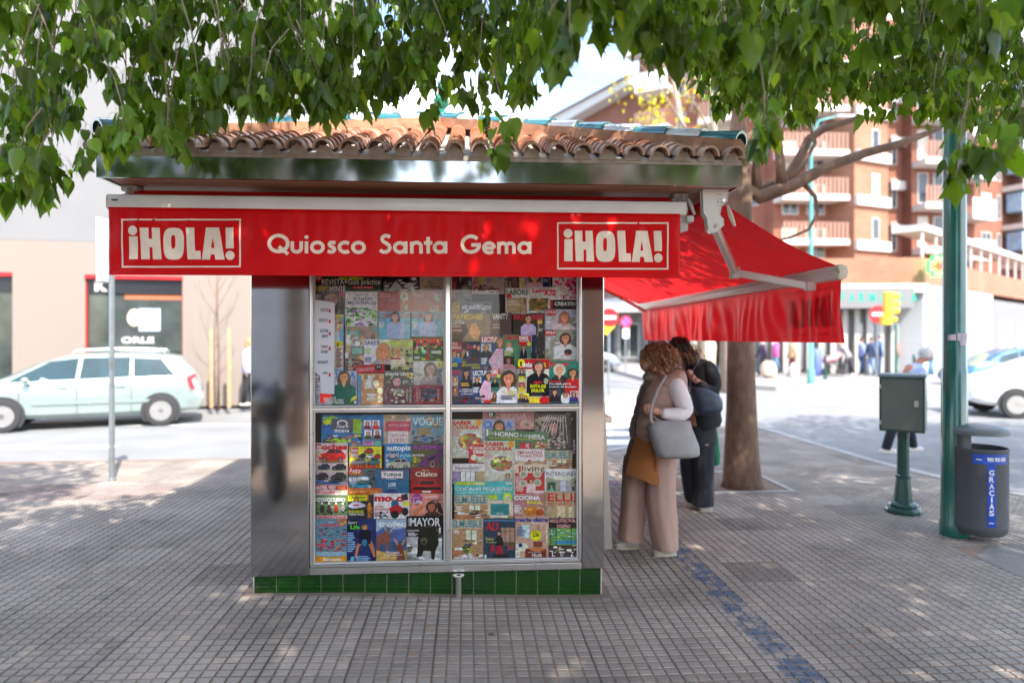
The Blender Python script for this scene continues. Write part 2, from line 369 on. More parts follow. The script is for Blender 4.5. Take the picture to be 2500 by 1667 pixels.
# ================================================================ kiosk
KY, KX0, KX1, KB = 4.45, -1.377, .902, 8.9
steel = mat('brushed_steel', (.50, .49, .475), .085, 1., var=.12, scale=3, bump=.0009, bscale=3.2, stretch=(1, 1, 1.3))
steel2 = mat('fascia_steel', (.55, .56, .55), .13, 1., var=.08, scale=3, bump=.0006, bscale=5)
alu = mat('satin_aluminium', (.70, .68, .65), .28, 1., var=.06, scale=8, bump=.0004, bscale=30)
alud = mat('aluminium_edge', (.50, .48, .45), .35, 1., var=.1, scale=12)
dark = mat('dark_gap', (.02, .02, .022), .6)
inner = mat('dark_interior', (.03, .028, .027), .8)
green = mat('green_glazed_tile', (.004, .043, .003), .10, var=.35, scale=5, bump=.0006, bscale=12, coat=.6)
grout = mat('cement_grout', (.50, .47, .42), .9, var=.2, scale=20, dirt=.4)
wood = mat('soffit_boards', (.30, .17, .115), .55, var=.25, scale=6, stretch=(.4, 8, 8), bump=.001, bscale=20)
KI = thing('kiosk', (-.24, 6.6, gz(-.24)), 'newspaper kiosk of stainless steel with tiled hip roof and red awnings', 'kiosk')
Xp = lambda px, Y=KY: at(px, 825, Y).x
ZT = 2.50
def zz(px, py): return at(px, py, KY).z
PZ0 = zz(612, 1408)                      # top of the tiled plinth
# walls: left panel, right panel, sides, back
XA, XB = Xp(755), Xp(1421)
b = B()
b.rbox((KX0, KY, PZ0), (XA, KY + .05, ZT), .006); b.build('left_panel', steel, KI)
b = B(); b.rbox((XB, KY, PZ0 + .004), (KX1, KY + .05, ZT), .006); b.build('right_panel', steel, KI)
b = B(); b.box((KX0 + .002, KY + .051, PZ0), (KX0 + .04, KB, ZT)); b.box((KX1 - .04, KY + .051, PZ0), (KX1 - .002, KB, 1.02)); b.box((KX1 - .04, KY + .051, 1.021), (KX1 - .003, 5.0, ZT)); b.box((KX1 - .04, 7.4, 1.021), (KX1 - .003, KB, ZT))
b.box((KX0 + .041, KB - .04, PZ0), (KX1 - .041, KB, ZT)); b.build('wall', steel, KI)
b = B(); b.box((KX1, 4.95, 1.0), (KX1 + .16, 7.45, 1.04)); b.build('counter', alu, KI)
b = B(); b.add([(KX1 + .003, KY + .12, 1.52), (KX1 + .012, KY + .12, 1.52), (KX1 + .085, KY + .14, .185), (KX1 + .003, KY + .14, .185), (KX1 + .003, KY + .42, 1.52), (KX1 + .012, KY + .42, 1.52), (KX1 + .085, KY + .45, .185), (KX1 + .003, KY + .45, .185)],
               [(0, 1, 2, 3), (4, 7, 6, 5), (1, 5, 6, 2), (3, 2, 6, 7), (0, 4, 5, 1)]); b.build('folded_flap', alud, KI)
b = B(); b.box((KX0 + .05, KY + .75, PZ0), (KX1 - .05, KY + .78, ZT - .02)); b.box((KX0 + .05, KY + .10, PZ0 - .02), (KX1 - .05, KY + .75, PZ0 + .02)); b.build('interior_lining', inner, KI)
# plinth of glazed tiles
b = B(); b.box((KX0 + .012, KY + .014, -.2), (KX1 - .012, KB - .02, PZ0 - .001)); pl = b.build('plinth', grout, KI)
b = B(); n = 16; wv = (KX1 - KX0 - .04) / n
for i in range(n):
    x = KX0 + .02 + i * wv
    b.rbox((x + .0022, 0, 0), (x + wv - .0022, .008, PZ0 + .08), .0012, M=Matrix.Translation((0, KY + .007, -.08 + .0)))
b.build('glazed_tiles', green, pl)
# window wall: outer frame, mullion, transom and four panes
zs0, zs1, zt0, zt1 = zz(760, 1402), zz(760, 1379), zz(1090, 1008), zz(1090, 985)
XM0, XM1 = Xp(1083), Xp(1104)
fr = B()
fr.rbox((XA + .004, 0, zs0), (XB - .004, .03, zs1 - .018), .004, M=T((0, KY - .012, 0)))
fr.rbox((XA + .006, 0, zs1 - .016), (XB - .006, .03, zs1), .004, M=T((0, KY + .0, 0)))
fr.rbox((XA + .004, 0, zs1 + .001), (XA + .022, .03, ZT - .02), .003, M=T((0, KY - .004, 0)))
fr.rbox((XB - .022, 0, zs1 + .001), (XB - .004, .03, ZT - .02), .003, M=T((0, KY - .004, 0)))
fr.rbox((XM0 + .012, 0, zs1 + .001), (XM1 - .014, .03, ZT - .02), .006, M=T((0, KY - .008, 0)))
fr.rbox((XA + .023, 0, (zt0 + zt1) / 2 - .010), (XM0 + .011, .03, (zt0 + zt1) / 2 + .010), .004, M=T((0, KY - .006, 0)))
fr.rbox((XM1 - .013, 0, (zt0 + zt1) / 2 - .010), (XB - .023, .03, (zt0 + zt1) / 2 + .010), .004, M=T((0, KY - .006, 0)))
FR = fr.build('window_frame', alu, KI)
b = B(); b.box((XA + .001, KY + .012, zs0 + .004), (XA + .0035, KY + .045, ZT - .03)); b.box((XB - .0035, KY + .012, zs0 + .004), (XB - .001, KY + .045, ZT - .03)); b.build('shadow_gap', dark, FR)
pane = glass('window_glass', (.97, .98, .975), .018, .004, bump=.0006, bscale=1.6)
whi = mat('white_frame', (.50, .49, .47), .35, var=.05)
for nm, x0, x1, z0, z1 in (('window', XA + .024, XM0 + .010, zs1 + .002, (zt0 + zt1) / 2 - .012), ('window', XM1 - .012, XB - .024, zs1 + .002, (zt0 + zt1) / 2 - .012),
                           ('window', XA + .024, XM0 + .010, (zt0 + zt1) / 2 + .012, ZT - .04), ('window', XM1 - .012, XB - .024, (zt0 + zt1) / 2 + .012, ZT - .04)):
    b = B(); t_ = .010; y0, y1 = KY + .004, KY + .026
    b.box((x0, y0, z0), (x1, y1, z0 + t_)); b.box((x0, y0, z1 - t_), (x1, y1, z1)); b.box((x0, y0, z0 + t_ + .0005), (x0 + t_, y1, z1 - t_ - .0005)); b.box((x1 - t_, y0, z0 + t_ + .0005), (x1, y1, z1 - t_ - .0005))
    wd = b.build(nm, whi, KI)
    b = B(); b.poly([(x0 + t_, KY + .018, z0 + t_), (x1 - t_, KY + .018, z0 + t_), (x1 - t_, KY + .018, z1 - t_), (x0 + t_, KY + .018, z1 - t_)]); b.build('pane', pane, wd)
# soffit and steel fascia
EX0, EX1, EY0, EY1, EZ0, EZ1 = -1.995, 1.575, 3.82, 9.5, 2.487, 2.605
b = B(); b.box((EX0 + .02, EY0 + .02, EZ0 + .018), (EX1 - .02, EY1 - .02, EZ0 + .04))
for k in range(12): b.rbox((EX0 + .025, EY0 + .022 + k * .052, EZ0 + .006), (EX1 - .025, EY0 + .068 + k * .052, EZ0 + .0175), .004)
for k in range(9): b.rbox((KX1 + .03 + k * .066, EY0 + .66, EZ0 + .006), (KX1 + .09 + k * .066, EY1 - .03, EZ0 + .0175), .004)
b.build('soffit', wood, KI)
b = B()
b.box((EX0, EY0, EZ0), (EX1, EY0 + .018, EZ1)); b.box((EX0, EY0 + .0185, EZ0), (EX0 + .018, EY1, EZ1)); b.box((EX1 - .018, EY0 + .0185, EZ0), (EX1, EY1, EZ1)); b.box((EX0 + .0185, EY1 - .018, EZ0), (EX1 - .0185, EY1, EZ1))
b.build('fascia', steel2, KI)
# roof: deck, mortar, barrel tiles on the four slopes, hip caps, finial
tilem = mat('terracotta', rough=.6, var=.22, scale=28, attr=True, bump=.001, bscale=90)
mort = mat('roof_mortar', (.40, .36, .31), .95, var=.25, scale=18, dirt=.45, bump=.006, bscale=45)
cx = (EX0 + EX1) / 2; HW = (EX1 - EX0) / 2; SL = .368; RB = EZ1 + .03; APZ = RB + HW * SL
b = B(); b.box((EX0 + .006, EY0 - .004, EZ1 + .001), (EX1 - .006, EY1 - .01, RB))
b.add([(EX0, EY0, RB + .001), (EX1, EY0, RB + .001), (EX1, EY1, RB + .001), (EX0, EY1, RB + .001), (cx, EY0 + HW, APZ), (cx, EY1 - HW, APZ)], [(0, 1, 4), (1, 2, 5, 4), (2, 3, 5), (3, 0, 4, 5)])
ROOF = b.build('roof', mort, KI)
tl = B(); PT = .1385; EXP = .105; r0 = .054
def slope(org, du, dw, width, lim, dense):
    """org: eave corner, dw: unit along the eave, du: horizontal unit up the slope"""
    org, du, dw = V(org), V(du), V(dw); nrm = (V((0, 0, 1)) - du * SL).normalized(); ups = (du + V((0, 0, SL))).normalized(); ln = math.sqrt(1 + SL * SL)
    nc = int(width / PT)
    for i in range(nc):
        x = (i + .5) * width / nc; run = min(x, width - x, lim); nt_ = int((run + .09) / EXP)
        for k in range(max(1, nt_)):
            u0 = k * EXP * ln - .035; u1 = u0 + EXP * ln + .035; jit = random.uniform(-.003, .003); h = .016 + random.uniform(-.002, .003)
            g = random.random(); c = (.50, .21, .12) if g < .40 else (.58, .30, .20) if g < .7 else (.48, .28, .21) if g < .88 else (.62, .42, .33)
            if k == 0: c = (.48, .34, .26)
            q = random.uniform(.8, 1.15); tl.col = (c[0] * q, c[1] * q, c[2] * q)
            rings = []; N = 10 if dense else 6
            for (u, r, hh, rin) in ((u0, r0, h, 0), (u1, r0 * .86, h - .012, 0)):
                rings.append([org + dw * (x + jit + r * cos(pi * a / N)) + ups * u + nrm * (r * sin(pi * a / N) * 1.08 + hh) for a in range(N + 1)])
            inn = [org + dw * (x + jit + (r0 - .011) * cos(pi * a / N)) + ups * (u0) + nrm * ((r0 - .011) * sin(pi * a / N) * 1.08 + h) for a in range(N + 1)]
            in2 = [p + ups * .05 for p in inn]
            o = len(tl.v); tl.v.extend([tuple(p) for rr in (rings[0], rings[1], inn, in2) for p in rr]); M_ = N + 1
            for a in range(N):
                tl.face((o + a, o + a + 1, o + M_ + a + 1, o + M_ + a))
                tl.face((o + a, o + 2 * M_ + a, o + 2 * M_ + a + 1, o + a + 1)); 
            if k == 0:
                for a in range(N): tl.face((o + 2 * M_ + a, o + 3 * M_ + a, o + 3 * M_ + a + 1, o + 2 * M_ + a + 1))
slope((EX0, EY0 - .035, RB), (0, 1, 0), (1, 0, 0), EX1 - EX0, HW, True)
slope((EX1 + .035, EY0, RB), (-1, 0, 0), (0, 1, 0), EY1 - EY0, HW, False)
slope((EX0 - .035, EY0, RB), (1, 0, 0), (0, 1, 0), EY1 - EY0, HW, False)
tl.build('barrel_tiles', tilem, ROOF, smooth=50)
b = B(); nc = int((EX1 - EX0) / PT)       # mortar fill in the eave arches
for i in range(nc):
    x = EX0 + (i + .5) * (EX1 - EX0) / nc; N = 10; dy = random.uniform(0, .012)
    pts = [(x + (r0 - .012) * cos(pi * a / N), RB + .012 + (r0 - .010) * sin(pi * a / N) * random.uniform(.6, 1.0)) for a in range(N + 1)]
    pts = [(x - r0 + .008, RB - .01), (x + r0 - .008, RB - .01)] + pts
    b.prism(pts, .06, M=Matrix.Translation((0, EY0 - .024 + dy, -.002)))
b.build('eave_mortar', mort, ROOF)
capw = mat('white_glazed_cap', (.62, .60, .56), .12, var=.12, coat=.5, dirt=.3); capt = mat('teal_glazed_cap', (.03, .16, .19), .12, var=.2, coat=.5, dirt=.15)
bed = mat('hip_bedding', (.42, .22, .13), .95, var=.3, scale=16, dirt=.5, bump=.006, bscale=40)
def hip(a, b_, n, end=False):
    a, b_ = V(a), V(b_); d = (b_ - a); L_ = d.length; d.normalize(); side = d.cross(V((0, 0, 1))).normalized(); up = side.cross(d)
    q = B(); q.loft([[a + d * t * L_ + side * s_ * .075 + up * h for s_, h in ((-1, -.02), (-1, .055), (0, .075), (1, .055), (1, -.02))] for t in (0, .25, .5, .75, 1)]); q.build('hip_bedding', bed, ROOF)
    for k in range(n):
        q = B(); u0, u1 = k * L_ / n - .008, (k + 1) * L_ / n + .012; N = 8; rr = []
        for u, r, h in ((u0, .078, .058), (u1, .066, .050)): rr.append([a + d * u + side * r * cos(pi * t / N) + up * (h + r * .8 * sin(pi * t / N)) for t in range(N + 1)])
        q.loft(rr, cap=False, close=False); i0 = [a + d * u0 + side * .066 * cos(pi * t / N) + up * (.058 + .066 * .7 * sin(pi * t / N)) for t in range(N + 1)]
        q.loft([rr[0], i0], cap=False, close=False)
        q.build('hip_cap', (capt if k % 2 == 0 else capw), ROOF, smooth=True)
hip((EX1 - .02, EY0 + .02, RB + .055), (cx, EY0 + HW, APZ + .06), 11); hip((EX0 + .02, EY0 + .02, RB + .055), (cx, EY0 + HW, APZ + .06), 11)
hip((cx, EY0 + HW, APZ + .06), (cx, EY1 - HW, APZ + .06), 8)
teal = mat('green_glaze', (.02, .22, .14), .15, var=.2, coat=.6)
b = B(); b.lathe((cx, EY0 + HW, APZ + .10), [(.07, 0), (.075, .03), (.03, .06), (.028, .09), (.06, .13), (.065, .17), (.03, .22), (.014, .25), (.03, .28), (.012, .33), (.002, .36)], 14); b.build('finial', teal, ROOF, smooth=True)
# steel tube for the shutter lock in front of the plinth
b = B(); bp = gnd(1120, 1452); b.lathe((Xp(1120), KY - .05, bp.z), [(.019, 0), (.019, .13), (.036, .131), (.036, .139), (.02, .14), (.014, .137), (.012, .08)], 16); b.build('lock_tube', alud, KI, smooth=True)
# ---------------------------------------------------------------- front awning
redv = mat('red_vinyl', (.62, .0015, .003), .36, var=.04, scale=3, bump=.0003, bscale=14, spec=.14, trl=.06)
redc = mat('red_canvas', (.72, .016, .018), .7, var=.08, scale=5, trl=.5, bump=.0005, bscale=200)
whp = mat('white_enamel', (.66, .64, .60), .3, var=.06, scale=5, dirt=.12, coat=.1)
cream = mat('cream_print', (.80, .66, .52), .45, var=.14, scale=9, dirt=.28)
AY = 3.93; ax0, ax1 = at(262, 500, AY).x, at(1675, 500, AY).x
bz0, bz1 = 2.338, 2.422
b = B(); b.tube([(ax0 + .06, AY + .16, 2.43), (ax1 - .06, AY + .16, 2.43)], .045, 16)
b.add([(ax0 + .05, AY + .118, 2.45), (ax1 - .05, AY + .118, 2.45), (ax1 - .03, AY + .02, bz1 - .01), (ax0 + .03, AY + .02, bz1 - .01)], [(0, 1, 2, 3)])
AW = b.build('front_awning', redc, KI, smooth=True)
b = B(); prof = [(0, 0), (-.012, .006), (-.018, .02), (-.018, .06), (-.010, .078), (.005, .084), (.03, .084), (.036, .07), (.036, .01), (.03, 0)]
b.loft([[(x, AY + p[0] + .012, bz0 + p[1]) for p in prof] for x in (ax0, (ax0 + ax1) / 2, ax1)]); b.build('front_bar', whp, AW, smooth=25)
for x in (ax0 - .004, ax1): 
    b = B(); b.loft([[(x + d, AY + .012 + p[0] * 1.08, bz0 + p[1] * 1.02 - .001) for p in prof] for d in (0, .004)]); b.build('end_cap', mat('cream_plastic', (.55, .48, .36), .5), AW)
b = B(); b.box((ax0 + .025, AY - .0072, bz0 + .042), (ax0 + .06, AY - .0065, bz0 + .052)); b.build('name_plate', mat('dark_plate', (.06, .04, .03), .5), AW)
def rip(x, z):                           # vinyl ripples under the bar, fading downwards
    t = max(0, min(1, (bz0 - z) / .36)); a = (1 - t) ** 1.3
    return -(.0045 * sin(x * 23 + 1.1 * sin(x * 5)) * (.35 + .65 * (1 - t)) + .0035 * sin(x * 57 + 2 * sin(x * 7)) * a + .006 * sin(x * 4.1) * t + .002 * sin(x * 31 - z * 30)) * min(1, t * 5)
vx0, vx1 = at(265, 590, AY).x, at(1661, 590, AY).x; vz0 = 1.972
NX, NZ = 260, 16
b = B(); g = [[(vx0 + (vx1 - vx0) * i / NX, AY + rip(vx0 + (vx1 - vx0) * i / NX, bz0 + .01 + (vz0 - bz0 - .01) * j / NZ), bz0 + .01 + (vz0 - bz0 - .01) * j / NZ) for i in range(NX + 1)] for j in range(NZ + 1)]
b.loft(g, cap=False, close=False); VAL = b.build('valance', redv, AW, smooth='all')
VAL.modifiers.new('solidify', 'SOLIDIFY').thickness = .0012
b = B(); b.loft([[(x, AY + rip(x, vz0) - .0015 + dy, z) for x in [vx0 + (vx1 - vx0) * i / NX for i in range(NX + 1)]] for dy, z in ((0, vz0 + .020), (-.0008, vz0 + .018), (-.0008, vz0 + .001), (.003, vz0 - .001))], cap=False, close=False); b.build('hem', redv, VAL, smooth=True)
LY = [-.0018]
def onval(px, py):
    p = at(px, py, AY); return (p.x, AY + rip(p.x, p.z) + LY[0], p.z)
def strokeP(b, pts, w):                  # thick polyline in photo pixels laid on the valance
    n = len(pts)
    if n < 2: return
    left, right = [], []
    for i, p in enumerate(pts):
        a, c = pts[max(i - 1, 0)], pts[min(i + 1, n - 1)]; d = (c[0] - a[0], c[1] - a[1]); l_ = hypot(*d) or 1; nx, ny = -d[1] / l_ * w / 2, d[0] / l_ * w / 2
        left.append(onval(p[0] + nx, p[1] + ny)); right.append(onval(p[0] - nx, p[1] - ny))
    b.loft([left, right], cap=False, close=False)
def dense(pts, step=4):
    out = []
    for (a, c), (d, e) in zip(pts, pts[1:]):
        k = max(1, int(hypot(d - a, e - c) / step)); out += [(a + (d - a) * i / k, c + (e - c) * i / k) for i in range(k)]
    return out + [pts[-1]]
HL = [[[(205, 462), (272, 462), (272, 636), (203, 636)]],
      [[(287, 395), (352, 395), (354, 480), (381, 480), (378, 395), (436, 395), (451, 637), (386, 637), (384, 545), (362, 545), (363, 637), (298, 637)]],
      [[(640, 395), (705, 395), (713, 573), (752, 573), (755, 638), (655, 638)]],
      [[(795, 395), (893, 395), (938, 640), (868, 640), (860, 600), (831, 600), (826, 640), (762, 640)], [(832, 550), (845, 470), (858, 550)]],
      [[(942, 395), (1005, 395), (1010, 555), (948, 555)]]]
def sup(cx_, cy_, rx, ry, e=2.6, n=36): return [(cx_ + rx * abs(cos(2 * pi * k / n)) ** (2 / e) * (1 if cos(2 * pi * k / n) >= 0 else -1), cy_ + ry * abs(sin(2 * pi * k / n)) ** (2 / e) * (1 if sin(2 * pi * k / n) >= 0 else -1)) for k in range(n)]
HL.append([sup(545, 518, 80, 122, 3.2), sup(541, 503, 16, 52, 3)])
HL += [[sup(234, 417, 36, 36, 2)], [sup(980, 608, 35, 35, 2)]]
def hola(b, mp_):
    for loops in HL:
        flat = [p for lp in loops for p in lp]
        tris = [[flat[i] for i in t] for t in geometry.tessellate_polygon([[V((x, y, 0)) for x, y in lp] for lp in loops])]
        for _ in range(2):
            out = []
            for a, c, d in tris:
                if max(hypot(a[0] - c[0], a[1] - c[1]), hypot(c[0] - d[0], c[1] - d[1]), hypot(a[0] - d[0], a[1] - d[1])) < 24: out.append((a, c, d)); continue
                ac, cd_, da = [((p[0] + q[0]) / 2, (p[1] + q[1]) / 2) for p, q in ((a, c), (c, d), (d, a))]
                out += [(a, ac, da), (ac, c, cd_), (da, cd_, d), (ac, cd_, da)]
            tris = out
        for t in tris: b.add([mp_(*p) for p in t], [(0, 1, 2)])
    for (x0, y0, x1, y1) in ((145, 328, 1063, 340), (145, 688, 1063, 700), (145, 341, 157, 687), (1051, 341, 1063, 687)):
        if x1 - x0 > y1 - y0: b.loft([[mp_(x0 + (x1 - x0) * k / 24, y) for k in range(25)] for y in (y0, y1)], cap=False, close=False)
        else: b.loft([[mp_(x, y0 + (y1 - y0) * k / 10) for k in range(11)] for x in (x0, x1)], cap=False, close=False)
S8 = 3.136
b = B(); hola(b, lambda x, y: onval(250 + x / S8, 430 + y / S8))
hola(b, lambda x, y: onval(1360 + (x - 145) / 918 * 272, 543 + (y - 328) / 372 * 115)); b.build('emblem', cream, VAL)
def arc(cx_, cy_, r, a0, a1, n=22): return [(cx_ + r * cos(R(a0 + (a1 - a0) * k / n)), cy_ + r * sin(R(a0 + (a1 - a0) * k / n))) for k in range(n + 1)]
GL = {'Q': (1.02, [arc(.5, .5, .41, 0, 360, 36), [(.52, .34), (.93, -.05)]]), 'u': (.62, [[(.09, .62), (.09, .25)], arc(.29, .27, .2, 180, 360), [(.49, .27), (.49, .62)]]),
      'i': (.26, [[(.1, 0), (.1, .62)], 'dot']), 'o': (.72, [arc(.33, .31, .25, 0, 360, 28)]), 's': (.50, [[(.41, .53), (.3, .56), (.19, .545), (.13, .47), (.16, .39), (.27, .32), (.36, .25), (.38, .16), (.31, .08), (.2, .06), (.07, .11)]]),
      'c': (.60, [arc(.34, .31, .25, 48, 312)]), 'S': (.66, [[(.53, .84), (.43, .91), (.30, .92), (.19, .85), (.16, .73), (.22, .62), (.36, .53), (.48, .43), (.52, .29), (.47, .16), (.35, .08), (.21, .08), (.07, .18)]]),
      'a': (.76, [arc(.32, .31, .24, 0, 360, 28), [(.585, .63), (.585, 0)]]), 'n': (.66, [[(.1, 0), (.1, .62)], arc(.32, .37, .2, 150, 0, 12), [(.52, .37), (.52, 0)]]),
      't': (.40, [[(.19, 0), (.19, .86)], [(0, .55), (.38, .55)]]), 'G': (1.04, [arc(.5, .5, .41, 42, 352, 32), [(.52, .46), (.98, .46)]]),
      'e': (.70, [arc(.33, .31, .25, 0, 318), [(.09, .305), (.57, .305)]]), 'm': (.98, [[(.1, 0), (.1, .62)], arc(.29, .38, .17, 150, 0, 10), [(.46, .38), (.46, 0)], arc(.64, .38, .17, 150, 0, 10), [(.81, .38), (.81, 0)]])}
b = B()
for word, x0, x1, yb, cap in (('Quiosco', 653, 893, 618.5, 47), ('Santa', 924, 1094, 619, 47), ('Gema', 1124, 1299, 620, 47)):
    tot = sum(GL[c][0] for c in word) - .06; sx = (x1 - x0) / tot; x = x0
    for c in word:
        for k, st in enumerate(GL[c][1]):
            LY[0] = -.0018 - .0004 * k
            if st == 'dot': b.add([onval(x + (.1 + .1 * cos(2 * pi * q / 16)) * sx, yb - (.84 + .1 * sin(2 * pi * q / 16)) * cap) for q in range(16)], [range(16)])
            else: strokeP(b, dense([(x + p[0] * sx, yb - p[1] * cap) for p in st], 3), .185 * cap)
        x += GL[c][0] * sx
b.build('lettering', cream, VAL); LY[0] = -.0018
# brackets of the front awning
grey_e = mat('grey_casting', (.45, .44, .42), .45, var=.1, scale=12, dirt=.3)
for sx_, s in ((ax0 + .05, 1), (ax1 - .01, -1)):
    b = B(); b.prism([(0, 0), (.07, 0), (.075, .03), (.05, .07), (.03, .13), (.0, .13)], .012, M=T((sx_ - .01, AY + .12, 2.37)))
    b.rbox((sx_ - .03, AY + .1, 2.46), (sx_ + .06, AY + .2, 2.492), .008); b.tube([(sx_ + .02, AY + .09, 2.47), (sx_ + .026, AY + .06, 2.43), (sx_ + .02, AY + .03, 2.36)], [.012, .009, .012], 8); b.build('bracket', grey_e, AW, smooth=True)
b = B(); b.rbox((ax1 + .006, AY + .0, 2.30), (ax1 + .05, AY + .10, 2.34), .01); b.tube([(ax1 + .03, AY + .05, 2.44), (ax1 + .036, AY + .02, 2.40), (ax1 + .05, AY + .0, 2.345)], [.01, .012, .008], 8)
b.prism([(0, 0), (.055, .02), (.055, .10), (.01, .11)], .01, M=T((ax1 - .035, AY + .03, 2.235))); b.tube([(ax1 - .02, AY + .02, 2.255), (ax1 - .02, AY + .06, 2.255)], .012, 10); b.build('crank_eye', grey_e, AW, smooth=True)
# ---------------------------------------------------------------- side awning
SY0, SY1, SXB, SXR = 4.0, 8.8, 2.243, 1.50
b = B()
def fab(x, y):
    t = (x - SXR) / (SXB - SXR); z = 2.435 + (2.055 - 2.435) * t - .02 * sin(pi * t)
    return z + .007 * sin(y * 9 + x * 3) * sin(pi * t) + .008 * sin(y * 15 + 7 * x + 2 * sin(y * 4)) * (1 - .7 * t) + .002 * sin(y * 60)
b.loft([[(SXR + (SXB - SXR) * j / 14, SY0 + (SY1 - SY0) * i / 240, fab(SXR + (SXB - SXR) * j / 14, SY0 + (SY1 - SY0) * i / 240)) for i in range(241)] for j in range(15)], cap=False, close=False)
SA = b.build('side_awning', redc, KI, smooth='all')
b = B(); b.tube([(SXR - .02, SY0 - .03, 2.44), (SXR - .02, SY1 + .03, 2.44)], .04, 14); b.build('roller', redc, SA, smooth=True)
b = B(); pr = [(0, -.045), (.02, -.05), (.045, -.035), (.055, 0), (.045, .035), (.01, .045), (-.01, .04), (-.012, .012), (-.002, .008), (-.002, -.012), (-.012, -.016), (-.01, -.04)]
b.loft([[(SXB + p[0], y, 2.02 + p[1]) for p in pr] for y in (SY0, (SY0 + SY1) / 2, SY1)]); b.build('front_bar', whp, SA, smooth=25)
b = B(); b.loft([[(SXB + p[0] * s_ + (.0 if s_ == 1.06 else .003), y, 2.02 + p[1] * s_) for p in pr] for y, s_ in ((SY0 - .022, .7), (SY0 - .016, 1.0), (SY0 - .001, 1.06))]); b.build('end_cap', mat('cream_plastic', (.55, .48, .36), .5), SA, smooth=True)
def vrip(y, z):
    t = (1.975 - z) / .39
    return (.010 * sin(y * 17 + 1.5 * sin(y * 3)) + .006 * sin(y * 41 + 3 * sin(y * 5 + z * 6)) + .012 * sin(y * 6.3 + z * 5)) * min(1, t * 2.2) + .025 * t * t
b = B(); b.loft([[(SXB + .03 + vrip(SY0 + (SY1 - SY0) * i / 220, 1.985 - .395 * j / 12), SY0 + .015 + (SY1 - SY0 - .03) * i / 220, 1.985 - .395 * j / 12) for i in range(221)] for j in range(13)], cap=False, close=False)
SV = b.build('valance', mat('red_valance', (.72, .014, .018), .4, var=.06, scale=3, trl=.5, bump=.0008, bscale=30), SA, smooth='all')
b = B(); hola(b, lambda x, y: (SXB + .041 + vrip(SY0 + .08 + (x - 145) / 918 * .72, 1.94 - (y - 328) / 372 * .30), SY0 + .08 + (x - 145) / 918 * .72, 1.94 - (y - 328) / 372 * .30)); b.build('emblem', cream, SV)
# folding arm and its mounting plate
def arm(pts, w, h, q):
    for a, c in zip(pts, pts[1:]):
        a, c = V(a), V(c); d = (c - a).normalized(); s_ = d.cross(V((0, 0, 1))).normalized(); u_ = s_.cross(d)
        sec = [(-.5, -.35), (-.35, -.5), (.35, -.5), (.5, -.35), (.5, .35), (.35, .5), (-.35, .5), (-.5, .35)]
        q.loft([[p + s_ * x * w + u_ * y * h for x, y in sec] for p in (a, c)])
p0, p1, p2 = V((1.475, 4.02, 2.315)), V((1.845, 4.6, 2.075)), V((2.225, 4.30, 1.955))
b = B(); arm([p0, p1], .045, .055, b); b.build('upper_arm', whp, SA, smooth=25)
b = B(); arm([p1 + V((.01, -.02, -.01)), p2], .042, .05, b); b.build('fore_arm', whp, SA, smooth=25)
b = B(); b.lathe(p1 + V((0, 0, -.045)), [(.034, 0), (.038, .006), (.038, .03), (.034, .034), (.038, .038), (.038, .07), (.034, .08)], 18); b.build('elbow', whp, SA, smooth=True)
b = B(); b.rbox((p2.x - .03, p2.y - .03, p2.z - .03), (p2.x + .03, p2.y + .03, p2.z + .03), .01); b.build('wrist', whp, SA, smooth=True)
pt = [(-.075, .135), (.075, .135), (.07, .05), (.035, .02), (.025, -.03), (.045, -.055), (.048, -.09), (.02, -.12), (-.02, -.135), (-.045, -.12), (-.055, -.05), (-.075, -.02)]
b = B(); b.prism([(p[0], p[1]) for p in pt], .05, M=T((at(1748, 500, 3.93).x, 3.93, 2.375)), tess=True); PL = b.build('mounting_plate', whp, SA)
PL.modifiers.new('bevel', 'BEVEL').width = .004
q = at(1748, 500, 3.93).x
b = B(); b.lathe((q + .005, 3.93, 2.28), [(.017, -.006), (.017, 0)], 14, 'y'); b.lathe((q + .005, 3.922, 2.28), [(.009, -.006), (.009, 0)], 6, 'y'); b.lathe((q - .045, 3.93, 2.245), [(.013, -.012), (.013, 0)], 10, 'y')
b.rbox((q + .012, 3.924, 2.418), (q + .055, 3.93, 2.44), .003)
for dx, dz in ((.008, .09), (.022, .09), (.036, .088), (.012, .025), (.03, .022), (.045, .026), (.055, .06)): b.lathe((q + dx, 3.93, 2.375 + dz), [(.004, -.003), (.004, 0)], 8, 'y')
b.build('bolt', alud, PL, smooth=True)
b = B(); b.tube([(q + .07, 3.93, 2.40), (q + .085, 3.92, 2.34), (q + .105, 3.91, 2.275)], [.008, .016, .010], 8); b.build('crank_eye', mat('cream_plastic'), SA, smooth=True)
b = B(); b.tube([(SXR - .02, 8.6, 2.36), (1.85, 8.0, 2.08), (2.22, 8.45, 1.96)], .022, 8); b.build('far_arm', whp, SA, smooth=True)
# ================================================================ trees
def leafmat(name, col, trl):
    m = bpy.data.materials.new(name); m.use_nodes = True; t = m.node_tree; n = t.nodes; l = t.links.new; p = n['Principled BSDF']
    va = n.new('ShaderNodeVertexColor'); va.layer_name = 'Col'; l(va.outputs[0], p.inputs['Base Color']); p.inputs['Roughness'].default_value = .30
    p.inputs['Specular IOR Level'].default_value = .28
    tr = n.new('ShaderNodeBsdfTranslucent'); g = n.new('ShaderNodeMixRGB'); g.blend_type = 'MULTIPLY'; g.inputs[0].default_value = 1; g.inputs[2].default_value = (3.0, 3.0, .7, 1)
    l(va.outputs[0], g.inputs[1]); l(g.outputs[0], tr.inputs[0]); ms = n.new('ShaderNodeMixShader'); ms.inputs[0].default_value = trl
    l(p.outputs[0], ms.inputs[1]); l(tr.outputs[0], ms.inputs[2]); l(ms.outputs[0], n['Material Output'].inputs[0]); return m
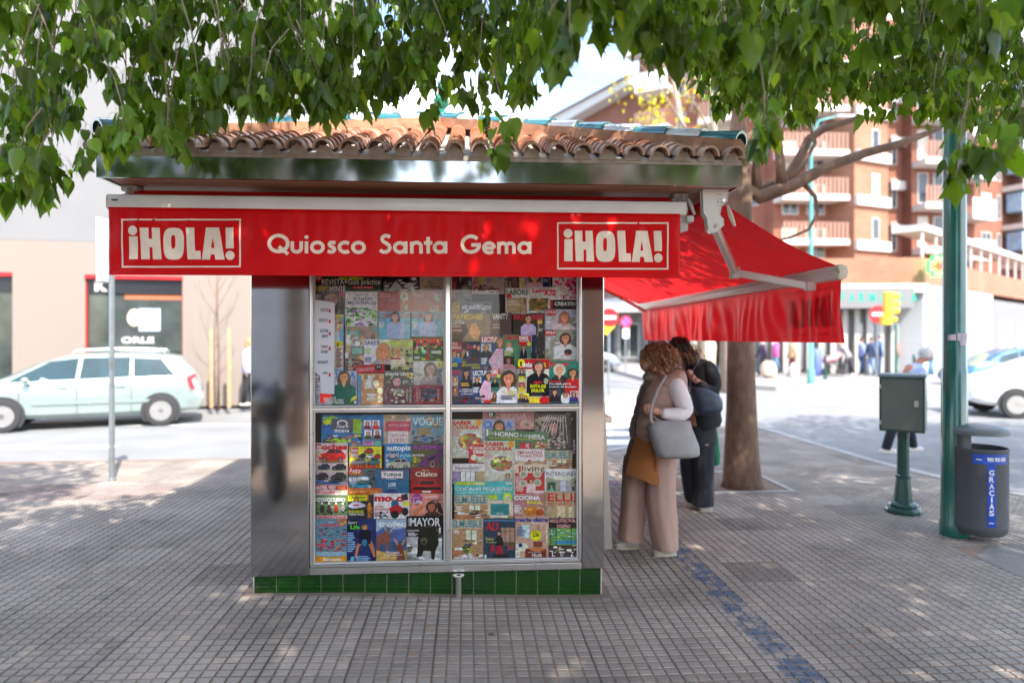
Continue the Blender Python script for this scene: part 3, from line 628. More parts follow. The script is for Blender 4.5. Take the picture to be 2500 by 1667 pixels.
leafm = leafmat('leaf', None, .33)
barkm = mat('bark', (.20, .12, .08), .9, var=.45, scale=9, bump=.02, bscale=14, stretch=(1, 1, .5), dirt=.8)
bark2 = mat('pale_bark', (.33, .26, .20), .85, var=.25, scale=9, bump=.003, bscale=30, dirt=.4)
twigm = mat('twig', (.16, .19, .06), .7, var=.3, scale=20)
def template(kind):
    if kind == 'heart': ts = [0, .05, .16, .3, .46, .62, .78, .9, 1.0]; ws = [0, .26, .42, .45, .38, .26, .12, .045, 0]; es = [0, -.03, .07, .26, .44, .62, .78, .9, 1.0]
    elif kind == 'lobed': ts = [0, .06, .18, .3, .42, .55, .72, .88, 1.0]; ws = [0, .2, .33, .40, .60, .30, .15, .05, 0]; es = [0, 0, .12, .30, .60, .56, .72, .88, 1.0]
    else: ts = [0, .3, .65, 1.0]; ws = [0, .4, .24, 0]; es = [0, .2, .62, 1.0]
    vs, fs = [], []
    for t, wd, e in zip(ts, ws, es):
        droop = .16 * t * t
        vs += [(-wd, -e, -droop - wd * .28 + .02 * sin(e * 19)), (0, -t, -droop), (wd, -e, -droop - wd * .28 + .02 * sin(e * 17))]
    for i in range(len(ts) - 1):
        a = 3 * i; fs += [(a, a + 1, a + 4, a + 3), (a + 1, a + 2, a + 5, a + 4)]
    return np.array(vs, 'f'), np.array(fs)
TPL = {k: template(k) for k in ('heart', 'lobed', 'plain')}
def euler_mats(yaw, pitch, roll):        # leaf local: -y is the tip, z the face normal
    n = len(yaw); cy_, sy_, cp, sp, cr, sr = np.cos(yaw), np.sin(yaw), np.cos(pitch), np.sin(pitch), np.cos(roll), np.sin(roll)
    Rz = np.zeros((n, 3, 3)); Rx = np.zeros((n, 3, 3)); Ry = np.zeros((n, 3, 3))
    Rz[:, 0, 0] = cy_; Rz[:, 0, 1] = -sy_; Rz[:, 1, 0] = sy_; Rz[:, 1, 1] = cy_; Rz[:, 2, 2] = 1
    Rx[:, 0, 0] = 1; Rx[:, 1, 1] = cp; Rx[:, 1, 2] = -sp; Rx[:, 2, 1] = sp; Rx[:, 2, 2] = cp
    Ry[:, 0, 0] = cr; Ry[:, 0, 2] = sr; Ry[:, 2, 0] = -sr; Ry[:, 2, 2] = cr; Ry[:, 1, 1] = 1
    return Rz @ Rx @ Ry
def leaves(name, kinds, pos, size, yaw, pitch, roll, cols, parent, mat_=None, width=.70):
    """pos (n,3) world; kinds list of template names per leaf; one mesh"""
    off = np.array(wloc(parent)[:]); V_, F_, C_ = [], [], []; base = 0
    kinds = np.array(kinds)
    for k in set(kinds.tolist()):
        s = kinds == k; tv, tf = TPL[k]; tv = tv * np.array([width, 1, 1]); n = int(s.sum())
        M = euler_mats(yaw[s], pitch[s], roll[s]); v = np.einsum('nij,vj->nvi', M, tv) * size[s][:, None, None] + (pos[s] - off)[:, None, :]
        f = (tf[None] + (np.arange(n) * len(tv))[:, None, None] + base).reshape(-1, 4); base += n * len(tv)
        V_.append(v.reshape(-1, 3)); F_.append(f); C_.append(np.repeat(cols[s], len(tf) * 4, axis=0))
    v = np.concatenate(V_); f = np.concatenate(F_); c = np.concatenate(C_)
    me = bpy.data.meshes.new(name); me.vertices.add(len(v)); me.vertices.foreach_set('co', v.astype('f').ravel())
    me.loops.add(len(f) * 4); me.loops.foreach_set('vertex_index', f.astype('i').ravel()); me.polygons.add(len(f))
    me.polygons.foreach_set('loop_start', np.arange(len(f), dtype='i') * 4)
    me.polygons.foreach_set('use_smooth', np.ones(len(f), bool))
    ca = me.color_attributes.new('Col', 'FLOAT_COLOR', 'CORNER'); ca.data.foreach_set('color', np.concatenate([c, np.ones((len(c), 1))], 1).astype('f').ravel())
    me.materials.append(mat_ or leafm); me.update(calc_edges=True); me.validate(); o = bpy.data.objects.new(name, me); COL.objects.link(o); o.parent = parent; return o
def leafcols(n, hue=0., bright=1.):
    g = rng.random(n); c = np.zeros((n, 3)); q = rng.uniform(.42, 1.5, n) * bright
    c[:, 0] = (.062 + .045 * g + hue * .03) * q; c[:, 1] = (.122 + .062 * g) * q; c[:, 2] = (.014 + .006 * g) * q
    y = rng.random(n) < .05; c[y] *= np.array([2.2, 1.7, .9]); return c
# hanging sprays: lower outline of the foliage in photo pixels
PROF = [(-200, 560), (0, 520), (40, 500), (90, 440), (130, 420), (200, 400), (235, 360), (262, 345), (300, 385), (380, 400), (430, 425), (480, 415), (540, 385), (565, 350), (620, 330), (700, 335), (790, 360), (860, 365), (900, 320), (980, 300),
        (1060, 320), (1130, 318), (1180, 325), (1235, 365), (1275, 320), (1310, 255), (1370, 245), (1420, 205), (1460, 150), (1500, 118), (1560, 130), (1590, 205), (1640, 215), (1700, 255), (1750, 320), (1800, 335), (1850, 375), (1900, 360),
        (1950, 350), (2000, 338), (2100, 345), (2200, 358), (2300, 372), (2350, 425), (2400, 425), (2450, 400), (2700, 400)]
def prof(x):
    for (a, c), (d, e) in zip(PROF, PROF[1:]):
        if a <= x <= d: return c + (e - c) * (x - a) / (d - a)
    return 400
def sparse(px, py):
    if 1060 < px < 1250 and 110 < py < 300: return .28
    if 850 < px < 1010 and 235 < py: return .45
    if 1010 < px < 1290 and py > 290: return .55
    if px < 240 and py > 150: return .65
    if 1340 < px < 1500: return .65
    return 1.
def sprays(root, n, pxr, yr, tw, smul=1., bright=1., petiole=True, cap=None, spots=()):
    P, S, YW, PT_, RL, K = [], [], [], [], [], []; tb = B(); made = 0; guard = 0
    spots = list(spots)
    while made < n and guard < n * 6:
        guard += 1
        px = random.uniform(*pxr); Yd = random.uniform(*yr); low = prof(px); top = -140
        py = low - 92 - random.random() ** 1.1 * (low - 92 - top) + (28 if random.random() < .12 else 0)
        if spots: px, py = spots.pop()
        elif (cap and py > cap) or random.random() > sparse(px, py): continue
        made += 1; c = at(px, py, Yd)
        if random.random() < .55:                     # the twig this cluster ends
            l_ = random.uniform(.18, .45); dx, dy = random.uniform(-.12, .12), random.uniform(-.1, .1)
            pts = [c + V((dx * t * t, dy * t * t, l_ * t)) + V((random.uniform(-.008, .008), 0, 0)) for t in (0, .33, .66, 1)]; tw.tube(pts, [.0015, .002, .0028, .0035], 5, cap=False)
        nl = random.randint(6, 12)
        for k in range(nl):
            a = random.uniform(0, 2 * pi); h = random.uniform(.015, .062); d = random.uniform(.012, .10); up = random.uniform(-.01, .03)
            o = V((cos(a), sin(a), 0)); st = c + V((0, 0, random.uniform(0, .10))); m = st + o * h * .7 + V((0, 0, up)); e = st + o * h - V((0, 0, d * .7))
            if petiole:
                tb.add([], []); r = .0009; sd_ = V((-sin(a), cos(a), 0)) * r; vv = V((0, 0, r))
                tb.loft([[p + sd_, p - sd_, p + vv + o * r] for p in (st, (st + m) / 2 + V((0, 0, .006)), m, (m * .4 + e * .6) + o * .004, e)], cap=False)
            P.append(e); S.append(random.choice((.055, .07, .085, .10, .12)) * random.uniform(.85, 1.12) * smul); YW.append(a + pi / 2 + random.uniform(-.8, .8)); PT_.append(random.gauss(R(76), R(14))); RL.append(random.gauss(0, R(24)))
            K.append('lobed' if random.random() < (.42 if px > 1000 else .25) else 'heart')
    n_ = len(P); cols = leafcols(n_, 0, bright)
    return (K, np.array([p[:] for p in P]), np.array(S), np.array(YW), np.array(PT_), np.array(RL), cols), tb
def cat(*a): return tuple(sum((list(x[0]) for x in a), []) if i == 0 else np.concatenate([x[i] for x in a]) for i in range(7))
# crowns out of the frame that shade the kiosk
def crown(c, r, n, size=(.13, .2)):
    d = rng.normal(size=(n, 3)); d /= np.linalg.norm(d, axis=1)[:, None]; u = rng.random(n)[:, None] ** (1 / 2.6)
    p = d * u; ang = np.arctan2(p[:, 1], p[:, 0]); p *= (1 + .12 * np.sin(ang * 5 + c[0]) + .07 * np.sin(ang * 9))[:, None]
    p = p * np.array(r) + np.array(c); p += rng.normal(size=(n, 3)) * .06
    return (['plain'] * n, p, rng.uniform(*size, n), rng.uniform(0, 2 * pi, n), rng.normal(R(40), R(28), n), rng.normal(0, R(35), n), leafcols(n))
# --- tree 1: trunk behind the camera, crown over the kiosk front
t1 = thing('street_tree', (-2.6, -1.7, gz(-2.6)), 'broad street tree hanging dense heart-shaped leaves over the kiosk roof from the upper left', 'tree')
tw = B(); s1, tb1 = sprays(t1, 500, (-160, 1330), (2.95, 3.74), tw, .90, 1.1)
s1b, tb1b = sprays(t1, 50, (1000, 1300), (2.9, 3.4), tw, .95, 1.2, spots=[(8, 430), (30, 450), (45, 400), (5, 470), (70, 440), (88, 425), (120, 445), (150, 425), (25, 380), (100, 395), (210, 355), (260, 350), (300, 330), (440, 360), (1230, 360), (1225, 325), (1185, 285), (1050, 290)])
leaves('crown', *cat(s1, s1b, crown((-.5, -1.35, 6.1), (3.5, 3.0, 1.1), 16000), crown((-3.2, 1.9, 6.6), (1.5, 1.7, .8), 2600), crown((-3.7, -2.1, 6.3), (1.5, 2.6, 1.0), 3800)), t1)
tb = B(); tb.loft
for q in (tb1, tb1b): tb.add(q.v, q.f)
tb.build('leaf_stalks', twigm, t1)
tw.tube([(-2.6, -1.7, 3.2), (-2.2, .3, 3.7), (-1.6, 2.0, 3.75), (-1.2, 3.2, 3.6)], [.07, .05, .03, .015], 8); tw.tube([(-2.6, -1.7, 3.4), (-1.2, .5, 4.1), (.1, 2.2, 3.9), (.3, 3.1, 3.5)], [.08, .05, .03, .012], 8)
tw.build('twigs', bark2, t1)
b = B(); b.tube([(-2.6, -1.7, -.1), (-2.6, -1.7, .2), (-2.62, -1.7, 1.5), (-2.6, -1.68, 3.0), (-2.3, -1.2, 4.6), (-1.2, -.8, 6)], [.24, .19, .16, .15, .11, .05], 14); b.tube([(-2.6, -1.7, 3.1), (-3.4, -2.2, 4.6), (-3.7, -2.4, 6)], [.12, .08, .04], 10)
b.build('trunk', barkm, t1, smooth='all')
# --- tree 2: the trunk that rises behind the side awning
g2 = gnd(1812, 1188); t2 = thing('street_tree', g2, 'smooth brown-trunked tree in a square earth pit beside the side awning', 'tree')
tw = B(); s2, tb2 = sprays(t2, 640, (1500, 2680), (3.1, 4.4), tw, .84, 1.25); s2b, tb2b = sprays(t2, 240, (1500, 2000), (4.0, 5.6), tw, 1.0, 1.1, cap=300)
s2c, tb2c = sprays(t2, 90, (1330, 2600), (2.3, 2.8), tw, 1.15, 1., cap=120, spots=[(2340, 385), (2360, 400), (2385, 370), (2350, 350), (2430, 370), (2470, 350), (1850, 330), (1870, 310)])
leaves('crown', *cat(s2, s2b, s2c, crown((6.2, 4.6, 6.6), (2.6, 3.2, 1.2), 11000), crown((5.6, -.6, 6.3), (3.5, 3.6, 1.1), 17000), crown((2.9, -.9, 6.3), (1.6, 2.5, .8), 5200)), t2)
tb = B()
for q in (tb2, tb2b, tb2c): tb.add(q.v, q.f)
tb.build('leaf_stalks', twigm, t2); tw.build('twigs', bark2, t2)
Yt = g2.y; b = B()
P_ = lambda px, py, dy=0: at(px, py, Yt + dy)
z0 = g2.z
tr = [(g2.x, Yt, z0 - .05), (g2.x, Yt, z0 + .08), (g2.x - .01, Yt, z0 + .45), (g2.x - .01, Yt, z0 + .9), P_(1808, 850), P_(1806, 700), P_(1804, 560), P_(1800, 470), P_(1800, 380), P_(1803, 300), P_(1806, 215), P_(1830, 60)]
b.tube(tr, [.25, .215, .185, .165, .145, .14, .145, .16, .13, .085, .065, .04], 20)
b.tube([P_(1806, 500), P_(1822, 460), P_(1853, 482), P_(1930, 455), P_(2025, 405), P_(2110, 375), P_(2195, 352), P_(2330, 300)], [.10, .085, .080, .075, .06, .052, .045, .02], 12)
b.tube([P_(1820, 470, .1), P_(1880, 455, .2), P_(1925, 430, .2), P_(1955, 380, .2), P_(1975, 340, .2), P_(2010, 315, .1), P_(2090, 290)], [.07, .06, .06, .055, .05, .045, .03], 10)
b.tube([P_(1908, 452), P_(1905, 400), P_(1900, 350), P_(1893, 250)], [.06, .055, .045, .03], 10)
b.tube([P_(1812, 350), P_(1840, 330), P_(1868, 318), P_(1885, 260), P_(1925, 200)], [.06, .055, .05, .04, .03], 10)
b.tube([P_(1930, 440), P_(1960, 405), P_(1990, 350), P_(1975, 300)], [.03, .028, .024, .018], 8)
b.tube([P_(1965, 452), P_(1990, 480), P_(1996, 520), P_(1975, 560), P_(1930, 580), P_(1880, 590)], [.028, .024, .02, .018, .014, .008], 8)
b.tube([P_(1850, 480, .05), P_(1845, 420, .05), P_(1848, 380), P_(1846, 330)], [.07, .05, .04, .03], 8)
b.build('trunk', barkm, t2, smooth='all')
# --- tree 3: beyond the right edge of the view
t3 = thing('street_tree', (10.6, 3.4, gz(9)), 'street tree past the right edge whose crown shades the corner', 'tree')
leaves('crown', *crown((11.6, 3.4, 8.3), (5.2, 4.2, 1.3), 15000, (.16, .24)), t3)
b = B(); b.tube([(10.6, 3.4, -.1), (10.6, 3.4, 2), (10.8, 3.4, 5), (11.5, 3.3, 8)], [.26, .2, .17, .06], 12); b.build('trunk', barkm, t3, smooth='all')
# ================================================================ buildings
def brickmat(name, c1, c2, mortar, sc=9.):
    m = bpy.data.materials.new(name); m.use_nodes = True; t = m.node_tree; n = t.nodes; l = t.links.new; p = n['Principled BSDF']; p.inputs['Roughness'].default_value = .9
    co = n.new('ShaderNodeTexCoord'); mp = n.new('ShaderNodeMapping'); mp.inputs['Rotation'].default_value = (R(90), 0, 0); l(co.outputs['Object'], mp.inputs[0])
    bt = n.new('ShaderNodeTexBrick'); bt.inputs['Scale'].default_value = sc; bt.inputs['Color1'].default_value = (*c1, 1); bt.inputs['Color2'].default_value = (*c2, 1); bt.inputs['Mortar'].default_value = (*mortar, 1); bt.inputs['Mortar Size'].default_value = .012
    bt.inputs['Row Height'].default_value = .55; bt.inputs['Brick Width'].default_value = 2.1
    l(mp.outputs[0], bt.inputs[0]); nz = n.new('ShaderNodeTexNoise'); nz.inputs['Scale'].default_value = .6; l(co.outputs['Object'], nz.inputs[0])
    x = n.new('ShaderNodeMixRGB'); x.blend_type = 'MULTIPLY'; x.inputs[0].default_value = .5; l(bt.outputs[0], x.inputs[1]); l(nz.outputs[0], x.inputs[2]); l(x.outputs[0], p.inputs['Base Color']); return m
brick = brickmat('brick_wall', (.33, .125, .075), (.27, .10, .06), (.36, .25, .19))
brickl = brickmat('light_brick_wall', (.42, .20, .12), (.36, .16, .095), (.42, .31, .24))
plaster = mat('white_plaster', (.19, .185, .185), .9, var=.06, scale=1.5, dirt=.08)
clad = mat('beige_cladding', (.235, .19, .16), .8, var=.05, scale=3, stretch=(9, 9, .3))
wband = mat('white_parapet', (.58, .55, .52), .85, var=.06, scale=2)
slat = mat('brown_slats', (.30, .17, .125), .7, var=.35, scale=5, stretch=(6, 6, .1))
winm = mat('window_dark', (.05, .055, .065), .12, var=.5, scale=1.5)
winl = mat('roller_blind', (.55, .50, .43), .7, var=.08, scale=3)
blkm = mat('black_panel', (.012, .012, .014), .3)
shopg = mat('shop_glass', (.05, .06, .055), .05, var=.6, scale=1.2)
def frame2(P0, P1):                      # facade frame: x along P0->P1, y outward (towards the camera side), z up
    P0, P1 = V((*P0, 0)), V((*P1, 0)); e = (P1 - P0); ln = e.length; e.normalize(); nrm = V((e.y, -e.x, 0))
    M = Matrix(((e.x, nrm.x, 0, P0.x), (e.y, nrm.y, 0, P0.y), (0, 0, 1, 0), (0, 0, 0, 1))); return M, ln
def block(root, P0, P1, z0, z1, depth, m=None, name='wall'):
    M, ln = frame2(P0, P1); b = B(); b.box((0, -depth, z0), (ln, 0, z1), M); b.build(name, m or brick, root); return M, ln
def window(root, M, x0, x1, z0, z1, glassm=None, fm=None, d=.06, name='window', bars=1):
    fm = fm or wband; b = B(); t = .06
    b.box((x0, .002, z0), (x1, d, z0 + t), M); b.box((x0, .002, z1 - t), (x1, d, z1), M); b.box((x0, .002, z0 + t), (x0 + t, d, z1 - t), M); b.box((x1 - t, .002, z0 + t), (x1, d, z1 - t), M)
    for k in range(bars): xm = x0 + (x1 - x0) * (k + 1) / (bars + 1); b.box((xm - .03, .003, z0 + t), (xm + .03, d - .01, z1 - t), M)
    w_ = b.build(name, fm, root)
    b = B(); b.box((x0 + t, .003, z0 + t), (x1 - t, d * .5, z1 - t), M); b.build('pane', glassm or winm, w_)
def balcony(root, M, x0, x1, z, dep=1.1, rail='slat', h=1.0, band=.38):
    b = B(); b.box((x0, .01, z - band), (x1, dep, z), M); o = b.build('balcony', wband, root)
    b = B()
    if rail == 'slat':
        n = int((x1 - x0) / .26)
        for i in range(n): b.box((x0 + .03 + i * (x1 - x0 - .06) / n, dep - .06, z + .001), (x0 + .03 + (i + .58) * (x1 - x0 - .06) / n, dep - .02, z + h), M)
        b.box((x0 + .02, dep - .07, z + h + .001), (x1 - .02, dep - .01, z + h + .06), M); b.build('railing', slat, o)
    else: b.box((x0 + .01, dep - .1, z + .001), (x1 - .01, dep - .01, z + h), M); b.build('railing', wband, o)
# ---- the shop building across the street at the left
P0, P1 = V((-11.6, 17.0)), V((-6.2, 17.8)); e_ = (P1 - P0).normalized(); A_, B_ = P0 - e_ * 16, P0 + e_ * 8.6
bl = thing('shop_building', (A_.x + 12, A_.y + 3, -.03), 'white building with a beige clad shopfront across the street', 'building')
M, ln = frame2(A_, B_)
b = B(); b.box((0, -9, 3.975), (ln, 0, 13.5), M); b.build('upper_wall', plaster, bl)
b = B(); n = int(ln / .3)
def fx(px): # facade x at a pixel on the facade
    u = (px - 1250) / F; d = V((u * cY + sY, cY - u * sY)); k = (A_.x * e_.y - A_.y * e_.x) / (d.x * e_.y - d.y * e_.x); return (d * k - A_).dot(e_)
def fz(px, py):
    u = (px - 1250) / F; d = V((u * cY + sY, cY - u * sY)); k = (A_.x * e_.y - A_.y * e_.x) / (d.x * e_.y - d.y * e_.x); return CH + (HY - py) / F * k
op = [(fx(30) - 5.2, fx(30), fz(20, 665)), (fx(208), fx(446), fz(300, 672))]
xs_ = [0]
for a, c, z in op: xs_ += [a, c]
xs_ += [ln]
for i in range(0, len(xs_) - 1, 2): b.box((xs_[i], -.3, -.1), (xs_[i + 1], .0, 3.97), M)
for a, c, z in op: b.box((a + .001, -.3, z), (c - .001, 0, 3.97), M)
b.build('clad_wall', clad, bl)
redf = mat('red_frame', (.5, .01, .012), .4)
for q, (a, c, z) in enumerate(op):
    b = B(); b.box((a, -.12, z - .09), (c, .04, z - .001), M); b.box((a, -.12, .1), (a + .02, -.05, z - .09), M); b.box((c - .02, -.12, .1), (c, -.05, z - .09), M); so = b.build('shop_window', redf, bl)
    b = B(); b.box((a + .041, -.2, .1), (c - .041, -.13, z - .45), M); b.build('pane', shopg, so)
    b = B(); b.box((a + .041, -.19, z - .449), (c - .041, -.08, z - .091), M); b.build('black_header', blkm, so)
    if q:
        ex = V((e_.x, e_.y, 0)); nr = V((e_.y, -e_.x, 0)); b = B()
        textp(b, 'K', M @ V((fx(228), -.074, z - .40)), ex, (0, 0, 1), .30, .27, .06); textp(b, 'ORLE', M @ V((fx(292), -.12, fz(300, 838))), ex, (0, 0, 1), .75, .16, .04); b.build('lettering', wband, so)
        b = B(); b.box((fx(335), -.128, fz(300, 808)), (fx(388), -.12, fz(300, 752)), M); b.build('poster', mat('pale_blue_poster', (.42, .52, .60), .5), so)
        b = B(); b.ball(M @ V((fx(312), -.16, fz(300, 775))), (.3, .04, .26), 8); b.build('display', mat('cream_display', (.5, .44, .35), .7, var=.5, scale=9), so)
        b = B(); b.box((fx(300), -.128, fz(300, 730)), (fx(440), -.125, fz(300, 712)), M); b.build('orange_strip', mat('orange_strip', (.42, .12, .05), .6), so)
# ---- brick apartment building over the pharmacy
ap = thing('apartment_building', (22, 40, -.03), 'brick apartment block with white balconies rising above the pharmacy', 'building')
def G(px, Y): p = at(px, 800, Y); return (p.x, p.y)
def Z(py, Y): return CH + (HY - py) / F * Y
ZB = 6.4
def floors(M, ln, z0, n, cols, blind=.3, h=2.85):
    for k in range(n):
        for (x0, x1, a, c) in cols:
            g = winl if random.random() < blind else winm
            window(ap, M, x0 * ln, x1 * ln, z0 + k * h + a, z0 + k * h + c, g, bars=0 if (x1 - x0) * ln < 1 else 1)
# wing receding at the left, with a sloping roof edge
M, ln = frame2(G(1352, 62), G(1560, 50)); b = B()
b.add([M @ V(p) for p in ((0, 0, 0), (ln, 0, 0), (ln, -12, 0), (0, -12, 0), (0, 0, Z(325, 62)), (ln, 0, Z(205, 50)), (ln, -12, 17), (0, -12, 14))], [(0, 3, 2, 1), (4, 5, 6, 7), (0, 1, 5, 4), (1, 2, 6, 5), (2, 3, 7, 6), (3, 0, 4, 7)]); b.build('wall', brick, ap)
b = B(); b.add([M @ V(p) for p in ((-1.5, 0.01, Z(330, 62)), (ln + .5, 0.01, Z(208, 50)), (ln + .5, 1.2, Z(208, 50)), (-1.5, 1.2, Z(330, 62)), (-1.5, 0.01, Z(300, 62) ), (ln + .5, 0.01, Z(190, 50) ), (ln + .5, 1.2, Z(190, 50)), (-1.5, 1.2, Z(300, 62)))], [(0, 3, 2, 1), (4, 5, 6, 7), (0, 1, 5, 4), (1, 2, 6, 5), (2, 3, 7, 6), (3, 0, 4, 7)]); b.build('eaves', wband, ap)
b = B(); b.add([M @ V(p) for p in ((-1.8, 0.01, Z(299, 62)), (ln + .5, 0.01, Z(189, 50)), (ln + .5, 1.5, Z(189, 50)), (-1.8, 1.5, Z(299, 62)), (-1.8, -3, Z(285, 62)), (ln + .5, -3, Z(150, 50)))], [(0, 1, 5, 4), (3, 2, 5, 4), (0, 3, 2, 1)]); b.build('roof_edge', mat('brown_roof', (.28, .12, .08), .8), ap)
floors(M, ln, 3.0, 5, [(.2, .35, .6, 2.3), (.7, .85, .4, 2.3)])
for k in range(4): balcony(ap, M, ln * .45, ln * .98, 4.6 + k * 2.85, 1.4)
M, ln = frame2(G(1560, 49.5), G(1890, 44)); block(ap, G(1560, 49.5), G(1890, 44), 0, 22.5, 14)
b = B(); b.box((-.6, .01, 22.0), (ln, 1.3, 22.5), M); b.build('eaves', wband, ap)
floors(M, ln, 4.0, 6, [(.06, .14, .6, 2.2), (.30, .37, .5, 2.2), (.55, .70, .2, 2.2), (.84, .9, .8, 2.2)])
for k in range(6): balcony(ap, M, ln * .02, ln * .28, 5.2 + k * 2.85, 1.5, 'white' if k % 3 == 2 else 'slat'); balcony(ap, M, ln * .5, ln * .8, 5.2 + k * 2.85, 1.2)
# front wing with long slatted balconies
M, ln = block(ap, G(1888, 43.2), G(2088, 43.2), 0, 22, 12)
floors(M, ln, 6.6, 5, [(.1, .3, .2, 2.2), (.4, .62, .2, 2.2), (.82, .95, .9, 2.0)], .2)
for k in range(5): balcony(ap, M, 0, ln * .80, Z(575, 41.8) + .0 + (k - 0) * 2.83 - .0, 1.4); 
for k in range(5):
    b = B(); b.box((ln * .81, .01, Z(600, 42) + k * 2.83), (ln * .99, 1.2, Z(552, 42) + k * 2.83), M); b.build('balcony_box', wband, ap)
# tower
block(ap, G(2086, 41.5), G(2168, 42.6), 0, 24, 8, brickl); M, ln = frame2(G(2086, 41.5), G(2168, 42.6))
for k in range(5):
    b = B(); b.box((.02, .005, Z(605, 42) + k * 2.83), (ln - .02, .25, Z(580, 42) + k * 2.83), M); b.build('white_band', wband, ap)
floors(M, ln, 7.6, 5, [(.5, .72, .3, 1.7)], .5, 2.83)
block(ap, G(2168, 44), G(2226, 44), 0, 23, 8); M, ln = frame2(G(2168, 44), G(2226, 44))
for k in range(5):
    b = B(); b.box((.02, .005, Z(562, 44) + k * 2.9), (ln - .02, .4, Z(540, 44) + k * 2.9), M); b.build('white_band', wband, ap)
floors(M, ln, 7.2, 5, [(.12, .35, .2, 2.2), (.6, .85, .1, 2.2)], .1, 2.9)
M, ln = block(ap, G(2226, 43), G(2312, 43), 0, 22, 8)
for k in range(5): balcony(ap, M, 0, ln * .55, Z(595, 42) + k * 2.85, 1.4); balcony(ap, M, ln * .56, ln, Z(596, 42) + k * 2.85, 1.6, 'white', 1.25)
floors(M, ln, 7.5, 5, [(.15, .45, .1, 2.1), (.6, .9, .1, 2.1)], .2)
M, ln = block(ap, G(2318, 47), G(2600, 52), 0, 22, 8)
for k in range(5): balcony(ap, M, ln * .02, ln * .2, 7.5 + k * 2.9, 1.5, 'white', 1.1); balcony(ap, M, ln * .42, ln * .62, 7.2 + k * 2.9, 1.6, 'white', .9); balcony(ap, M, ln * .7, ln * .98, 7.5 + k * 2.9, 1.4)
blg = mat('blue_glazing', (.25, .38, .52), .2, var=.3, scale=2)
floors(M, ln, 7.4, 5, [(.25, .33, .2, 2.1), (.38, .41, .2, 2.1), (.72, .8, .2, 2.1), (.85, .93, .2, 2.1)], .3, 2.9)
for k in range(5):
    b = B(); b.box((ln * .43, .3, 8.12 + k * 2.9), (ln * .61, 1.4, 9.5 + k * 2.9), M); b.build('glazed_gallery', blg, ap)
for (qa, qb, m_) in ((G(1370, 47), G(1500, 45.5), mat('dark_shopfront', (.06, .06, .065), .3, var=.5, scale=1.5)), (G(1501, 45.4), G(1640, 43.5), mat('grey_shopfront2', (.17, .165, .16), .4, var=.5, scale=2))):
    M, ln = block(ap, qa, qb, 0, 3.3, 2.5, m_, 'shop_wall')
    for k in range(2): window(ap, M, ln * (.08 + .48 * k), ln * (.44 + .48 * k), .3, 2.6, shopg)
    b = B(); b.box((0, .01, 3.31), (ln, 1.5, 3.9), M); b.build('canopy', wband, ap)
# podium with the pharmacy
PA, PC, PE = G(1840, 31), G(2252, 29.6), G(2560, 46)
b = B(); M, ln = frame2(PA, PC); M2, ln2 = frame2(PC, PE)
zb0, zb1 = Z(688, 30), Z(622, 30)
b.add([(PA[0], PA[1], zb0), (PC[0], PC[1], zb0), (PE[0], PE[1], zb0), (PE[0], 58, zb0), (PA[0] - 1, 58, zb0), (PA[0], PA[1], zb1), (PC[0], PC[1], zb1), (PE[0], PE[1], zb1), (PE[0], 58, zb1), (PA[0] - 1, 58, zb1)],
      [(0, 1, 6, 5), (1, 2, 7, 6), (2, 3, 8, 7), (4, 0, 5, 9), (5, 6, 7, 8, 9), (4, 3, 2, 1, 0)]); b.build('podium', brickl, ap)
b = B(); b.box((0, -6, -.1), (ln - .3, -.8, zb0 - .01), M); b.build('shop_wall', mat('grey_shopfront', (.20, .19, .175), .4, var=.5, scale=2, stretch=(3, 3, .2)), ap)
b = B(); b.box((-2, -.05, zb0 - .42), (ln + .1, .35, zb0 - .012), M); b.build('cornice', mat('stone_cornice', (.50, .44, .38), .8), ap)
b = B(); b.box((0, .05, Z(750, 30)), (ln - .5, .40, Z(700, 30)), M); sg = b.build('shop_sign', plaster, ap)
b = B(); sgn = mat('green_letters', (.0, .30, .22), .4); e2 = (V((*PC, 0)) - V((*PA, 0))).normalized()
xa = (V((*G(2046, 30), 0)) - V((*PA, 0))).dot(e2); xb = (V((*G(2240, 29.6), 0)) - V((*PA, 0))).dot(e2)
for i, ch in enumerate('FARMACIA'): 
    w_ = (xb - xa) / 8; cw = w_ * (.62 if ch != 'I' else .16); textp(b, ch, M @ V((xa + i * w_, .406, Z(735, 30))), e2, (0, 0, 1), cw, .42, .035)
b.build('lettering', sgn, sg)
for i in range(12):
    x = .4 + i * (ln - 1) / 12; b = B(); b.box((x, -.78, .0), (x + .22, -.5, Z(750, 30)), M); b.build('column', mat('pale_column', (.42, .40, .37), .6), ap)
    if i % 3 != 1: window(ap, M @ Matrix.Translation((0, -.79, 0)), x + .3, x + (ln - 1) / 12 - .1, .15, 2.3, shopg, mat('steel_frame', (.35, .35, .35), .4, .8))
b = B(); b.box((.2, -4, -.1), (ln2 * .45, -.02, zb0 - .01), M2); b.build('shop_wall', mat('grey_shutter', (.45, .46, .46), .6, var=.1, scale=2, stretch=(.2, .2, 14)), ap)
b = B(); b.box((ln2 * .45, -4, -.1), (ln2, .02, zb0 - .3), M2); b.build('shop_wall', plaster, ap)
for k in range(5): window(ap, M2, ln2 * .5 + k * 2, ln2 * .5 + k * 2 + .8, 1.0, 2.6, winl)
M3, ln3 = frame2(PC, PE)
for i in range(14): 
    b = B(); b.box((.1 + i * ln3 / 14, -.1, zb1), (.22 + i * ln3 / 14, -.02, zb1 + 1.2), M3); b.build('terrace_post', wband, ap)
b = B(); b.box((0, -1.2, zb1 + 1.21), (ln3, 0.1, zb1 + 1.5), M3); b.build('terrace_beam', wband, ap)
